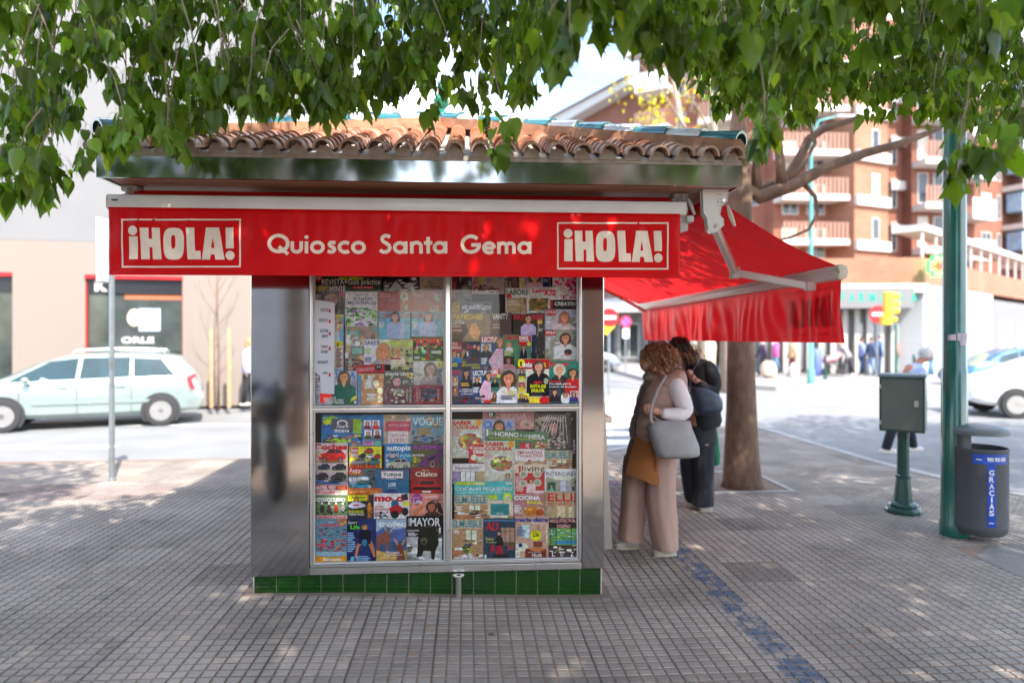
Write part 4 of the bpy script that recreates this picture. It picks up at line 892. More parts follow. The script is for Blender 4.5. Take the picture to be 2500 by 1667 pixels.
# lit pharmacy cross on a bracket
pc = V((*G(2291, 29.0), Z(642, 29.0))); cr = thing('pharmacy_cross', pc - V((0, 0, .5)), 'lit green pharmacy cross with a red centre above the corner', 'sign')
def crosspts(r, a): return [(-a, -r), (a, -r), (a, -a), (r, -a), (r, a), (a, a), (a, r), (-a, r), (-a, a), (-r, a), (-r, -a), (-a, -a)]
b = B(); b.prism(crosspts(.46, .27), .12, M=T(pc)); b.build('casing', mat('led_green', (.02, .55, .06), .5, emit=1.6), cr)
b = B(); b.prism(crosspts(.36, .16), .02, M=T(pc + V((0, -.021, 0)))); b.build('led_ring', mat('led_yellow', (.75, .55, .08), .5, emit=1.0), cr)
b = B(); b.prism([(x * 1.1, z * .75) for x, z in crosspts(.28, .12)], .02, M=T(pc + V((0, -.042, 0)))); b.build('led_centre', mat('led_red', (.9, .03, .01), .5, emit=1.6), cr)
b = B(); b.tube([pc + V((0, .12, 0)), pc + V((0, .9, 0))], .04, 8); b.build('bracket', alud, cr)
# ---- buildings behind the camera: seen only mirrored in the kiosk's steel and glass
bb = thing('rear_building', (7, -21, 0), 'brick building with a red shop awning mirrored in the kiosk glass', 'building')
block(bb, (13, -15), (1.5, -15), 0, 9.5, 8, brickl); M, ln = frame2((13, -15), (1.5, -15))
for k in range(3):
    for i in range(4): window(bb, M, 1 + i * 2.8, 2.3 + i * 2.8, 1.0 + k * 3.1, 2.6 + k * 3.1, winl)
bw = thing('rear_building', (-9, -12, 0), 'long pale grey building mirrored faintly in the kiosk glass', 'building')
block(bw, (-3.2, -9.5), (-14, -11), 0, 7.5, 6, mat('grey_render', (.55, .56, .58), .9)); M, ln = frame2((-3.2, -9.5), (-14, -11))
for i in range(4): window(bw, M, 1 + i * 2.8, 2.3 + i * 2.8, 4.2, 5.8)
# ================================================================ vehicles
tyre = mat('tyre', (.03, .03, .032), .8, var=.2, scale=20); rimm = mat('alloy', (.42, .41, .40), .35, .7, var=.1); cglass = mat('car_glass', (.015, .045, .055), .06, var=.3, scale=2)
lampr = mat('red_lamp', (.55, .01, .01), .15, coat=.6); lampc = mat('clear_lamp', (.6, .62, .65), .1, coat=.6); blackp = mat('black_plastic', (.03, .03, .03), .5)
def wheel(parent, x, y, s, r=.315):
    w_ = B(); c = (x, y, r); w_.lathe((x, y - .1, r), [(r * .62, 0), (r * .93, .004), (r, .03), (r, .17), (r * .93, .196), (r * .62, .2)], 26, 'y'); o = w_.build('wheel', tyre, parent, smooth=True, world=False)
    b = B(); yo = y + s * .085
    b.lathe((x, yo - .012, r), [(r * .60, 0), (r * .64, .012), (r * .64, .03), (r * .60, .03)], 22, 'y')
    for k in range(5):
        a = 2 * pi * k / 5; ca, sa = cos(a), sin(a); Mx = Matrix.Translation((x, yo, r)) @ Matrix.Rotation(a, 4, 'Y'); b.box((-.035, -.012, .02), (.035, .014, r * .61), Mx)
    b.lathe((x, yo - .016, r), [(.05, 0), (.055, .02), (.05, .034)], 12, 'y'); b.build('rim', rimm, o, smooth=True, world=False)
def car(name, label, paint, secs, loc, rz, wins, wb, lab_part=None, rails=True, hw=.86, group=None):
    """secs: (x, z sill, z belt, z roof) from the rear (x=0) forward"""
    t = thing(name, loc, label, 'car', group, rz); b = B(); rings = []
    for x, zs, zbel, zt in secs:
        e = min(1, (x + .05) / .35, (secs[-1][0] - x + .05) / .5); w_ = hw * (.80 + .20 * math.sqrt(max(0, e))); glassy = zt - zbel > .12; wt = w_ * (.76 if glassy else .92); mid = (zs + zbel) / 2
        half = [(w_ * .9, zs), (w_ * .985, zs + .08), (w_, mid), (w_ * .985, zbel - .04), (w_ * .955, zbel), (wt + (.03 if glassy else 0), zt - .07 if glassy else zt - .012), (wt * .86, zt - .02 if glassy else zt - .004), (wt * .4, zt)]
        rings.append([(x, y, z) for y, z in half] + [(x, -y, z) for y, z in half[::-1]])
    b.loft(rings); o = b.build('body', paint, t, smooth=35, world=False)
    def yat(x, z):
        for (a, c) in zip(secs, secs[1:]):
            if a[0] <= x <= c[0]:
                q = (x - a[0]) / (c[0] - a[0]); zbel = a[2] + q * (c[2] - a[2]); zt = a[3] + q * (c[3] - a[3]); w_ = hw * .955; k = min(1, max(0, (z - zbel) / max(.05, zt - .07 - zbel))); return w_ + (hw * .76 + .03 - w_) * k
        return hw * .9
    for poly in wins:
        for s in (-1, 1):
            b = B(); b.add([(x, s * (yat(x, z) + .012), z) for x, z in poly], [range(len(poly)) if s > 0 else tuple(range(len(poly)))[::-1]]); b.build('window', cglass, t, world=False)
    for x in wb:
        for s in (-1, 1):
            b = B(); n = 20; b.add([(x + .37 * cos(2 * pi * k / n), s * (hw * .985 + .022), .32 + .37 * max(-.6, sin(2 * pi * k / n))) for k in range(n)], [range(n)]); b.build('wheel_arch', blackp, t, world=False)
            wheel(t, x, s * (hw - .055), s)
    L_ = secs[-1][0]
    return t, L_, hw, yat
pale = mat('pale_green_paint', (.27, .335, .315), .25, .3, var=.03, coat=.8)
wag = [(0, .42, .62, .70), (.03, .34, .80, .98), (.14, .30, .97, 1.12), (.42, .28, .99, 1.42), (.7, .26, .99, 1.49), (1.6, .24, .97, 1.53), (2.35, .24, .95, 1.50), (2.85, .24, .93, 1.37), (3.35, .25, .92, 1.12), (3.62, .26, .90, .98), (4.0, .28, .84, .88), (4.3, .32, .70, .74), (4.42, .38, .55, .58)]
rear = gnd(395, 1025); rear.z = ZR
ang = R(180 + 21 - 1)
wagw = [[(.50, 1.03), (1.28, 1.02), (1.28, 1.40), (.78, 1.38)], [(1.34, 1.02), (2.22, 1.0), (2.16, 1.41), (1.34, 1.42)], [(2.28, 1.0), (3.40, .96), (3.20, 1.08), (2.72, 1.34), (2.24, 1.41)]]
dirx, diry = cos(ang), sin(ang)
cl, L_, hw_, yat = car('parked_car', 'pale green station wagon driving past the beige shopfront', pale, wag, (rear.x - dirx * .78 - .55, rear.y - diry * .78 + 1.35, ZR), ang, wagw, (.78, 3.46))
for s in (-1, 1):
    b = B(); b.add([(.02, s * .72, .72), (.22, s * .845, .74), (.30, s * .84, .99), (.14, s * .74, 1.07)], [(0, 1, 2, 3)]); 
    b.v = [(x, y + s * .02, z) for x, y, z in b.v]; b.build('tail_light', lampr, cl, world=False)
    b = B(); b.ball((3.08, s * .97, 1.0), (.07, .09, .06), 6); b.build('mirror', pale, cl, smooth=True, world=False)
    b = B(); b.tube([(.7, s * .60, 1.50), (.75, s * .60, 1.545), (1.6, s * .61, 1.58), (2.3, s * .60, 1.555), (2.36, s * .60, 1.51)], .016, 6); b.build('roof_rail', alu, cl, world=False)
    b = B(); b.box((4.1, s * .60 - .12, .62), (4.30, s * .60 + .12, .74)); b.build('headlight', lampc, cl, world=False)
    for x in (1.42, 2.42):
        b = B(); b.rbox((x, s * .865 - .012, .82), (x + .17, s * .865 + .012, .85), .006); b.build('door_handle', pale, cl, world=False)
    for x in (1.31, 2.25, 3.2):
        b = B(); b.box((x - .004, s * .867 - .003, .3), (x + .004, s * .867 + .003, .93)); b.build('door_seam', blackp, cl, world=False)
    b = B(); b.rbox((.95, s * .87 - .01, .5), (3.0, s * .87 + .012, .56), .006); b.build('side_strip', pale, cl, world=False)
b = B(); b.box((-.012, -.26, .5), (-.002, .26, .61)); b.build('number_plate', wband, cl, world=False)
whitec = mat('white_car_paint', (.62, .63, .66), .25, .1, var=.03, coat=.8)
hat = [(0, .42, .62, .70), (.03, .34, .80, .96), (.14, .30, .97, 1.12), (.45, .28, .99, 1.38), (.8, .26, .99, 1.45), (1.6, .24, .97, 1.47), (2.2, .24, .95, 1.43), (2.7, .24, .93, 1.25), (3.05, .25, .92, 1.03), (3.5, .28, .84, .90), (3.8, .32, .70, .74), (3.92, .38, .55, .58)]
hatw = [[(.52, 1.02), (1.18, 1.02), (1.18, 1.36), (.78, 1.33)], [(1.24, 1.02), (2.02, 1.0), (1.98, 1.36), (1.24, 1.37)], [(2.08, 1.0), (2.9, .96), (2.6, 1.2), (2.04, 1.35)]]
g = gnd(2380, 1000)
car('parked_car', 'white hatchback waiting behind the green pole and litter bin', whitec, hat, (g.x + 3.55, g.y - .9, ZR), R(163), hatw, (.7, 3.1))
bluec = mat('blue_car_paint', (.05, .16, .30), .25, .3, coat=.8)
car('parked_car', 'blue car whose roof shows over the white hatchback', bluec, hat, (20.8, 22.6, ZR), R(176), hatw, (.7, 3.1))
silv = mat('silver_paint', (.26, .30, .35), .3, .5, coat=.6)
g = at(1478, 880, 33)
car('parked_car', 'small silver car beside the round no entry sign', silv, hat, (g.x - 2.5, 36.5, ZR), R(-8), hatw, (.7, 3.1))
# motorcycle standing behind the camera, mirrored in the left steel panel
mo = thing('motorcycle', (-2.25, 1.3, gz(-2.2)), 'dark motorcycle mirrored in the left steel panel of the kiosk', 'motorcycle', rz=R(62))
mb = mat('black_motor_paint', (.02, .022, .025), .2, coat=.6)
for x, r_ in ((-.68, .31), (.72, .31)):
    b = B(); b.lathe((x, -.06, r_), [(r_ * .72, 0), (r_ * .95, .01), (r_, .04), (r_, .08), (r_ * .95, .11), (r_ * .72, .12)], 24, 'y'); w_ = b.build('wheel', tyre, mo, smooth=True, world=False)
    b = B(); b.lathe((x, -.03, r_), [(.04, 0), (r_ * .7, .01), (r_ * .7, .05), (.04, .06)], 16, 'y'); b.build('rim', rimm, w_, world=False)
b = B(); b.loft([[(x, w_ * cos(2 * pi * k / 12), zc + h * sin(2 * pi * k / 12)) for k in range(12)] for x, w_, zc, h in ((-.95, .05, .95, .04), (-.7, .13, .92, .09), (-.3, .16, .82, .12), (.0, .17, .86, .16), (.35, .19, .93, .17), (.6, .2, .95, .22), (.78, .14, .98, .22), (.88, .05, 1.0, .12))]); b.build('fairing', mb, mo, smooth=True, world=False)
b = B(); b.rbox((-.25, -.16, .28), (.35, .16, .72), .06); b.build('engine', mat('engine_grey', (.12, .12, .125), .4, .6), mo, world=False)
b = B(); b.tube([(.72, .09, .31), (.5, .09, 1.0)], .03, 8); b.tube([(.72, -.09, .31), (.5, -.09, 1.0)], .03, 8); b.build('fork', alud, mo, world=False)
b = B(); b.tube([(.38, -.36, 1.1), (.46, -.15, 1.06), (.48, 0, 1.04), (.46, .15, 1.06), (.38, .36, 1.1)], .014, 8); b.build('handlebar', blackp, mo, world=False)
for s in (-1, 1):
    b = B(); b.tube([(.42, s * .28, 1.1), (.46, s * .36, 1.28)], .006, 6); b.ball((.46, s * .38, 1.31), (.02, .07, .045), 6); b.build('mirror', blackp, mo, smooth=True, world=False)
b = B(); b.rbox((-.98, -.2, .78), (-.62, .2, 1.1), .06); b.build('top_box', mb, mo, world=False)
b = B(); b.box((-1.0, -.1, .62), (-.99, .1, .78)); b.build('number_plate', wband, mo, world=False)
# ================================================================ magazines in the windows
paper = mat('printed_cover', rough=.45, var=.38, scale=42, attr=True, spec=.2)
edgep = mat('paper_edge', (.6, .57, .52), .8)
wrap = glass('plastic_wrap', (.96, .96, .96), .03, .12, bump=.004, bscale=45)
REG = {1: (600, 660, 4.612), 2: (1080, 660, 4.612), 3: (600, 990, 3.408), 4: (1080, 990, 3.41)}
def hx(c): return tuple(min(.86, 1.42 * v ** 1.12 + .002) for v in hx0(c))
def hx0(c): return lin([int(c[i], 16) / 15 for i in range(3)]) if len(c) == 3 else lin([int(c[i:i + 2], 16) / 255 for i in (0, 2, 4)])
MAGN = [0, 0, 0, 0, 0]
class Cov:
    def __init__(s, reg, Y): s.b = B(); s.ox, s.oy, s.sc = REG[reg]; s.Y = Y; s.n = 0; s.lo = None
    def P(s, x, y, dy=0):
        if s.lo: x = min(max(x, s.lo[0]), s.lo[2]); y = min(max(y, s.lo[1]), s.lo[3])
        return at(s.ox + x / s.sc, s.oy + y / s.sc, s.Y - .0004 * s.n - dy)
    def shape(s, pts, c): s.n += 1; s.b.col = hx(c) if isinstance(c, str) else c; s.b.poly([s.P(*p) for p in pts][::-1])
    def r(s, x0, y0, x1, y1, c): s.shape([(x0, y0), (x1, y0), (x1, y1), (x0, y1)], c)
    def p(s, pts, c): s.shape(pts, c)
    def e(s, x, y, rx, ry, c, n=14): s.shape([(x + rx * cos(2 * pi * k / n), y + ry * sin(2 * pi * k / n)) for k in range(n)], c)
    def t(s, txt, x0, y0, x1, y1, c, bold=.02, rot=0):
        s.n += 1; s.b.col = hx(c)
        if rot: text(s.b, txt, lambda u, v: s.P(x1 - v, y1 - u), y1 - y0, x1 - x0, bold)       # reads upwards
        else: text(s.b, txt, lambda u, v: s.P(x0 + u, y1 - v), x1 - x0, y1 - y0, bold)
    def l(s, x0, y0, x1, y1, n, c):                       # lines of fine print
        h = (y1 - y0) / n; s.n += 1; s.b.col = hx(c)
        for k in range(n): w = x0 + (x1 - x0) * random.uniform(.6, 1); s.b.poly([s.P(x0, y0 + k * h + h * .6), s.P(w, y0 + k * h + h * .6), s.P(w, y0 + k * h), s.P(x0, y0 + k * h)])
    def m(s, x0, y0, x1, y1, cols, n=30, sz=.12):         # mottled photographic ground
        cols = cols.split(); a, c_ = (x1 - x0) * sz, (y1 - y0) * sz
        for k in range(n):
            if k % 12 == 0: s.n += 1
            x, y = random.uniform(x0, x1), random.uniform(y0, y1); rx, ry = a * random.uniform(.3, 1.1), c_ * random.uniform(.3, 1.1); q = random.uniform(.75, 1.2)
            s.b.col = tuple(v * q for v in hx(random.choice(cols))); g = 7; th = random.random() * 3; lo = s.lo; s.lo = (max(x0, lo[0]), max(y0, lo[1]), min(x1, lo[2]), min(y1, lo[3])) if lo else (x0, y0, x1, y1)
            s.b.poly([V(s.P(x + rx * cos(th + 2 * pi * j / g), y + ry * sin(th + 2 * pi * j / g))) - V((0, .00003 * (k % 12), 0)) for j in range(g)][::-1]); s.lo = lo
    def face(s, x, y, r, hair='532', skin='c97', lng=1.4, smile=1):
        s.e(x, y + r * .25 * lng, r * 1.25, r * (1.1 + .45 * lng), hair); s.e(x, y + r * 1.1, r * .38, r * .6, skin); s.e(x, y, r * .78, r, skin)
        s.p([(x - r * .85, y - r * .35), (x - r * .5, y - r * 1.1), (x + r * .3, y - r * 1.15), (x + r * .85, y - r * .4), (x + r * .3, y - r * .75)], hair)
        s.e(x - r * .3, y - r * .05, r * .13, r * .08, '322'); s.e(x + r * .3, y - r * .05, r * .13, r * .08, '322')
        if smile: s.e(x, y + r * .48, r * .30, r * .11, 'b54'); s.e(x, y + r * .46, r * .22, r * .06, 'fee')
    def bust(s, x, y, r, cloth, hair='532', skin='c97', lng=1.4, sh=2.2, dn=4):
        s.e(x, y + r * .3 * lng, r * 1.3, r * (1.1 + .5 * lng), hair)
        s.p([(x - r * .4, y + r * 1.0), (x + r * .4, y + r * 1.0), (x + r * sh * .7, y + r * 1.6), (x + r * sh, y + r * 2.2), (x + r * sh * 1.05, y + r * dn), (x - r * sh * 1.05, y + r * dn), (x - r * sh, y + r * 2.2), (x - r * sh * .7, y + r * 1.6)], cloth)
        s.p([(x - r * .38, y + r * .8), (x + r * .38, y + r * .8), (x + r * .1, y + r * 2.0), (x - r * .1, y + r * 2.0)], skin)
        s.face(x, y, r, hair, skin, min(lng, .6))
    def car(s, x0, y0, x1, y1, c, gl='234'):
        w, h = x1 - x0, y1 - y0; f = lambda q: [(x0 + a * w, y0 + b_ * h) for a, b_ in q]
        s.e(x0 + w * .5, y1 - h * .02, w * .5, h * .1, '222'); s.p(f([(0, .62), (.06, .42), (.26, .34), (.40, .05), (.78, .02), (.94, .34), (1, .5), (.98, .82), (.5, .93), (.03, .88)]), c)
        s.p(f([(.30, .34), (.42, .10), (.60, .09), (.60, .36)]), gl); s.p(f([(.63, .36), (.63, .09), (.77, .09), (.88, .34)]), gl)
        for a in (.22, .8): s.e(x0 + a * w, y0 + .82 * h, w * .09, h * .19, '111'); s.e(x0 + a * w, y0 + .82 * h, w * .05, h * .11, '888')
        s.e(x0 + w * .06, y0 + h * .56, w * .05, h * .05, 'eee')
def mag(reg, x0, y0, x1, y1, bg, label, fn, tilt=0, name='magazine', cat='magazine', wrapd=0, thick=.004):
    MAGN[reg] += 1; Yb = KY + .125 - .0045 * MAGN[reg]; c = Cov(reg, Yb - thick)
    ctr = c.P((x0 + x1) / 2, y1); root = None
    c.b.mi = 1; p00, p11 = c.P(x0, y1), c.P(x1, y0); c.b.col = (.6, .57, .52); c.b.box((p00.x, Yb - thick + .0001, p00.z), (p11.x, Yb, p11.z)); c.b.mi = 0
    c.lo = (x0, y0, x1, y1); c.r(x0, y0, x1, y1, bg); fn(c)
    base = V((ctr.x, Yb, p00.z)); b = c.b
    if tilt:
        Mt = Matrix.Translation(ctr) @ Matrix.Rotation(R(tilt), 4, 'Y') @ Matrix.Translation(-ctr); b.v = [tuple(Mt @ V(p)) for p in b.v]
    b.v = [(p[0] - base.x, p[1] - base.y, p[2] - base.z) for p in b.v]
    o = b.build(name, [notice if name == 'banner_reflection' else paper, edgep]); o.location = base; tag(o, label, cat, 'magazines in the kiosk windows')
    if wrapd:
        q = B(); N = 10; y_ = -thick - .0004 * c.n - .003
        hw_, hh = (p11.x - p00.x) / 2, p11.z - p00.z
        q.loft([[(-hw_ + 2 * hw_ * i / N, y_ - .004 * random.random() * wrapd, hh * j / N) for i in range(N + 1)] for j in range(N + 1)], cap=False, close=False); q.build('plastic_wrap', wrap, o, smooth='all', world=False)
    return o
def food(c, x, y, rx, ry, pl_='ccc', n=26):
    c.e(x, y, rx, ry, pl_, 22); c.e(x, y, rx * .86, ry * .82, '976', 20); c.m(x - rx * .72, y - ry * .68, x + rx * .72, y + ry * .66, 'c84 da5 753 ec8 a63 8a4 d96 fdb b52', n, .2)
def room(c, x0, y0, x1, y1, wall='b97', n=30):
    c.r(x0, y0, x1, y1, wall); w, h = x1 - x0, y1 - y0
    c.r(x0 + w * .45, y0 + h * .05, x0 + w * .78, y0 + h * .45, 'cdb'); c.r(x0 + w * .6, y0 + h * .05, x0 + w * .63, y0 + h * .45, '765'); c.p([(x0, y1), (x1, y1), (x1, y0 + h * .75), (x0, y0 + h * .65)], 'a75')
    c.m(x0, y0 + h * .35, x1, y1 - h * .1, '643 875 dcb a86 fed 754 986 456', n, .13); c.r(x0 + w * .08, y0 + h * .6, x0 + w * .42, y0 + h * .68, 'edc')
def tx(c, *a, **k): c.t(*a, **k)
# ---------- region 1: upper left window
def f(c): c.r(765, 70, 1525, 175, '332'); c.m(760, 75, 1530, 240, '453 342 564 231', 26, .1); c.e(817, 75, 55, 50, 'b22'); c.t('12€', 780, 72, 845, 102, 'edd'); c.t('PACK ESPECIAL', 1050, 75, 1325, 108, 'dc3'); c.t('REVISTA+Guía práctica', 858, 100, 1515, 178, 'ddc', .005); c.r(1205, 180, 1435, 206, 'b23'); c.t('con más de 190 páginas', 1212, 186, 1430, 203, 'fcc')
mag(1, 752, 66, 1530, 325, '342', 'wide dark green magazine pack with round red price spot, top left behind glass', f)
def f(c): c.m(755, 230, 1110, 560, '654 876 a87 543 332', 30); c.face(960, 330, 95, '654', 'b87', .8, 0); c.t('CUERPO', 760, 175, 945, 232, 'db2', .03); c.t('MENTE', 948, 178, 1120, 238, 'dcc', .03); c.l(765, 270, 850, 325, 4, 'ccb'); c.e(1085, 268, 38, 34, 'a33')
mag(1, 752, 165, 1125, 600, '543', 'magazine with a large blurred face under a yellow and white title', f, wrapd=1)
def f(c): c.m(1560, 80, 1950, 235, '111 444 ddd 222 999 eee', 46, .16); c.p([(1600, 235), (1690, 120), (1720, 150), (1800, 235)], 'aaa')
mag(1, 1548, 60, 1955, 240, '111', 'black publication wrapped in wrinkled shiny plastic, top row', f, wrapd=2)
def f(c): c.t('EL', 2060, 110, 2090, 125, '433'); c.t('DIARIO', 2050, 130, 2130, 150, '622'); c.t('DE LA', 2060, 155, 2115, 168, '433'); c.t('mindfulness', 2000, 172, 2185, 195, '433')
mag(1, 1960, 60, 2230, 240, 'a98', 'plain taupe journal in the top right of the upper left window', f)
def f(c): c.t('PLANTAS', 1215, 302, 1420, 338, '336', .01); c.t('MEDICINALES', 1150, 345, 1465, 385, '447', .01); c.l(1230, 275, 1400, 290, 1, '889'); c.m(1125, 420, 1480, 625, '6a4 585 474 8b6 a7b 9c7 363', 70, .09)
mag(1, 1118, 240, 1485, 635, 'ccc', 'pale magazine with green herbs along its lower half', f)
for xx, lb in ((1488, 'left'), (1858, 'right')):
    def f(c, xx=xx):
        c.t('REGALO:', xx + 22, 258, xx + 142, 280, 'daa'); c.t('MAKE-UP', xx + 22, 285, xx + 142, 305, 'daa'); c.e(xx + 300, 300, 46, 52, 'bba'); c.m(xx + 265, 260, xx + 335, 345, '777 ddd 998', 8, .3); c.r(xx + 5, 335, xx + 360, 341, '866')
        if lb == 'right': c.r(xx + 212, 398, xx + 318, 462, 'ba8'); c.t('MILIA', xx + 225, 415, xx + 300, 435, '754')
        else: c.e(xx + 320, 415, 36, 52, '543'); c.e(xx + 320, 415, 26, 40, 'a98')
    mag(1, xx, 240, xx + 372, 480, 'a43', 'red gift box lid above the ' + lb + ' blue fashion cover', f, wrapd=1, name='gift_box', cat='box')
for xx, y1, lb in ((1492, 770, 'blue fashion cover with woman in pale blazer facing slightly left, left of its twin'), (1866, 745, 'blue fashion cover with woman in pale blazer facing forward, right of its twin')):
    def f(c, xx=xx): c.m(xx, 470, xx + 355, 770, '59b 6ac 48a 7bc', 24); c.t('COSMOPOLITAN', xx + 5, 476, xx + 352, 543, 'b22', .02); c.bust(xx + 190, 522, 43, '9ac', '543', 'c98', 2.0, 2.2, 6); c.l(xx + 10, 580, xx + 75, 650, 5, 'def')
    mag(1, xx, 465, xx + 360, y1, '5ab', lb, f, wrapd=.6)
def f(c): c.r(1005, 500, 1098, 530, 'dc3'); c.face(1010, 600, 60, 'ca7', 'dba', 1.2, 0); c.e(1065, 590, 22, 12, 'b22'); c.r(1000, 685, 1048, 800, 'cdc'); c.r(1000, 795, 1095, 1110, 'cba'); c.p([(1005, 795), (1095, 795), (1090, 850), (1045, 865), (1005, 845)], 'dc2'); c.t('1', 1030, 815, 1045, 855, '321'); c.l(1020, 880, 1085, 1100, 14, '534')
mag(1, 960, 495, 1102, 1130, '7ac', 'narrow yellow edged weekly half hidden beside the green potted plants cover', f)
def f(c): c.m(1125, 640, 1480, 1120, '875 a86 b97 7aa 698 543', 50, .12); c.t('Co', 1185, 750, 1330, 855, 'bbb', .0); c.r(1180, 855, 1330, 955, '765'); c.r(1195, 870, 1315, 940, '7a9'); c.r(1132, 725, 1180, 840, 'cdc'); c.r(1115, 925, 1150, 985, 'ccc'); c.m(1120, 990, 1330, 1130, '722 533 322 844', 22, .16); c.e(1255, 825, 30, 34, 'eee')
mag(1, 1118, 630, 1490, 1140, '976', 'brown and teal interior magazine under the herb cover', f, wrapd=1.2)
def f(c): c.t('SABER', 1335, 790, 1520, 838, '447', .03); c.t('VIVIR', 1522, 790, 1640, 838, 'ad2', .03); c.l(1340, 880, 1430, 940, 4, 'ab4'); c.l(1340, 975, 1440, 1040, 4, '348'); c.bust(1550, 905, 68, 'a99', 'b85', 'c86', 1.8, 2, 3)
mag(1, 1333, 775, 1640, 1060, 'ccd', 'pale health magazine with smiling blonde woman, half under the family cover', f)
def f(c): c.t('integral', 1635, 790, 1880, 862, 'bd2', .02); c.m(1640, 870, 1880, 1115, '564 453 a86 332 786', 34); c.bust(1710, 920, 36, 'cba', 'b96', 'b86', .6, 2.4, 4); c.r(1632, 983, 1745, 1000, '922'); c.l(1640, 1010, 1720, 1100, 6, 'ccb')
mag(1, 1632, 775, 1880, 1118, 'aa7', 'garden magazine with lime green title and gardener in sun hat', f)
def f(c): c.m(1890, 755, 2225, 1020, '573 9a2 342 684 bc4 231', 46, .1); c.t('yoga', 1895, 765, 2210, 885, 'c23', .02); c.t('Spirit', 1915, 850, 2000, 880, 'eee'); c.p([(2040, 880), (2055, 880), (2070, 1010), (2030, 1010)], 'a32'); c.l(2090, 905, 2215, 940, 3, 'eee'); c.l(1895, 970, 1980, 1000, 2, 'eee'); c.e(2010, 915, 25, 22, '8cb')
mag(1, 1886, 750, 2230, 1022, '453', 'green foliage magazine with red script title at the right edge', f)
def f(c): c.t('mía', 1890, 1035, 2020, 1105, 'dcc', .05); c.r(1890, 1120, 2010, 1130, 'ccb'); c.bust(2080, 1110, 60, '988', '765', 'b98', 1.2, 2, 4); c.p([(2160, 1022), (2222, 1022), (2222, 1090), (2190, 1100), (2160, 1080)], 'dc2'); c.t('3', 2168, 1045, 2188, 1080, '321'); c.l(2150, 1110, 2215, 1300, 12, '557'); c.t('COSMOCOOL', 1895, 1165, 2000, 1185, '333', 0)
mag(1, 1884, 1020, 2230, 1310, 'bba', 'beige cover with a white torn plastic patch and yellow price corner', f, wrapd=1.5)
def f(c): c.t('NOVELAS DE AMOR', 1242, 1090, 1450, 1112, 'c99'); c.t('APASIONANTES', 1255, 1112, 1440, 1132, 'c99'); c.e(1500, 1095, 38, 38, '211'); c.t('3,5', 1480, 1080, 1520, 1103, 'dcc')
mag(1, 1238, 1060, 1568, 1155, 'a12', 'small red folded leaflet with a dark round price spot', f, tilt=-3)
def f(c): c.l(760, 1215, 835, 1500, 16, '668'); c.t('SABER', 755, 1145, 900, 1188, '336', .03); c.face(880, 1190, 50, 'a75', 'c97', 1.4)
mag(1, 752, 1132, 960, 1512, 'ccd', 'pale health magazine at the bottom left corner of the upper left window', f)
def f(c): c.m(880, 1160, 1250, 1500, 'aab bbc 99a', 14, .2); c.t('CLARA', 952, 1145, 1236, 1218, '27b', .03); c.bust(1105, 1200, 58, '265', '653', 'c97', 2.2, 2.3, 6); c.t('LOS', 950, 1420, 1015, 1445, 'edc'); c.t('COLORES', 950, 1448, 1105, 1472, 'edc'); c.t('DE MODA', 950, 1475, 1105, 1500, 'edc'); c.p([(1190, 1440), (1250, 1400), (1250, 1440), (1180, 1480)], 'cc5'); c.r(1218, 1465, 1242, 1500, 'ddd')
mag(1, 835, 1132, 1252, 1512, 'aab', 'women magazine with blue title and long haired woman in dark green top', f)
def f(c): c.m(1262, 1180, 1560, 1500, 'b95 c96 a74 eda 975', 40, .12); c.t('Danielle', 1330, 1230, 1500, 1275, 'edc', 0); c.t('STEEL', 1340, 1285, 1500, 1330, 'edc', 0); c.e(1420, 1400, 60, 20, 'dcc'); c.e(1415, 1445, 60, 22, 'dcb'); c.p([(1330, 1330), (1385, 1180), (1430, 1200), (1400, 1330)], 'eee'); c.r(1258, 1180, 1300, 1500, '58a')
mag(1, 1258, 1160, 1560, 1512, 'b85', 'gold paperback in crumpled clear plastic with a blue cover behind', f, wrapd=3, name='paperback', cat='book')
def f(c): c.m(1570, 1190, 1885, 1330, '443 665 998 bba', 26); c.t('marie claire', 1575, 1140, 1885, 1185, 'ddc', .03); c.face(1700, 1250, 55, '443', 'c99', .8, 0); c.e(1845, 1180, 32, 30, 'da1'); c.t('2', 1832, 1165, 1856, 1196, '321')
mag(1, 1568, 1128, 1890, 1310, '554', 'grey beauty magazine with small orange price dot, under the gardener cover', f, wrapd=2)
def f(c): c.m(1620, 1330, 1790, 1490, 'bb9 998 ccb 887', 20, .15); c.t('SUSANA ALCÁNTARA', 1560, 1350, 1585, 1480, 'b99', 0, 1); c.t('NIEVES', 1805, 1340, 1830, 1470, 'ccb', 0, 1); c.t('HIDALGO', 1842, 1310, 1866, 1490, 'ccb', 0, 1); c.r(1610, 1345, 1616, 1490, '433')
mag(1, 1545, 1300, 1888, 1512, '634', 'plum coloured novel with grey centre picture, left of the crimson novel', f, wrapd=1.5, name='paperback', cat='book')
def f(c): c.r(1980, 1330, 2155, 1480, '334'); c.m(1980, 1330, 2155, 1480, '246 357 c64 222 a53', 20, .15); c.t('AMANDA', 1918, 1325, 1940, 1480, 'caa', 0, 1); c.t('QUICK', 1948, 1330, 1970, 1440, 'caa', 0, 1); c.t('UNA MUJER', 2163, 1330, 2180, 1450, 'caa', 0, 1)
mag(1, 1890, 1288, 2230, 1512, '823', 'crimson novel with dark centre picture in the bottom right corner', f, wrapd=1.5, name='paperback', cat='book')
notice = mat('reflected_banner', rough=.6, var=.04, scale=6, attr=True)
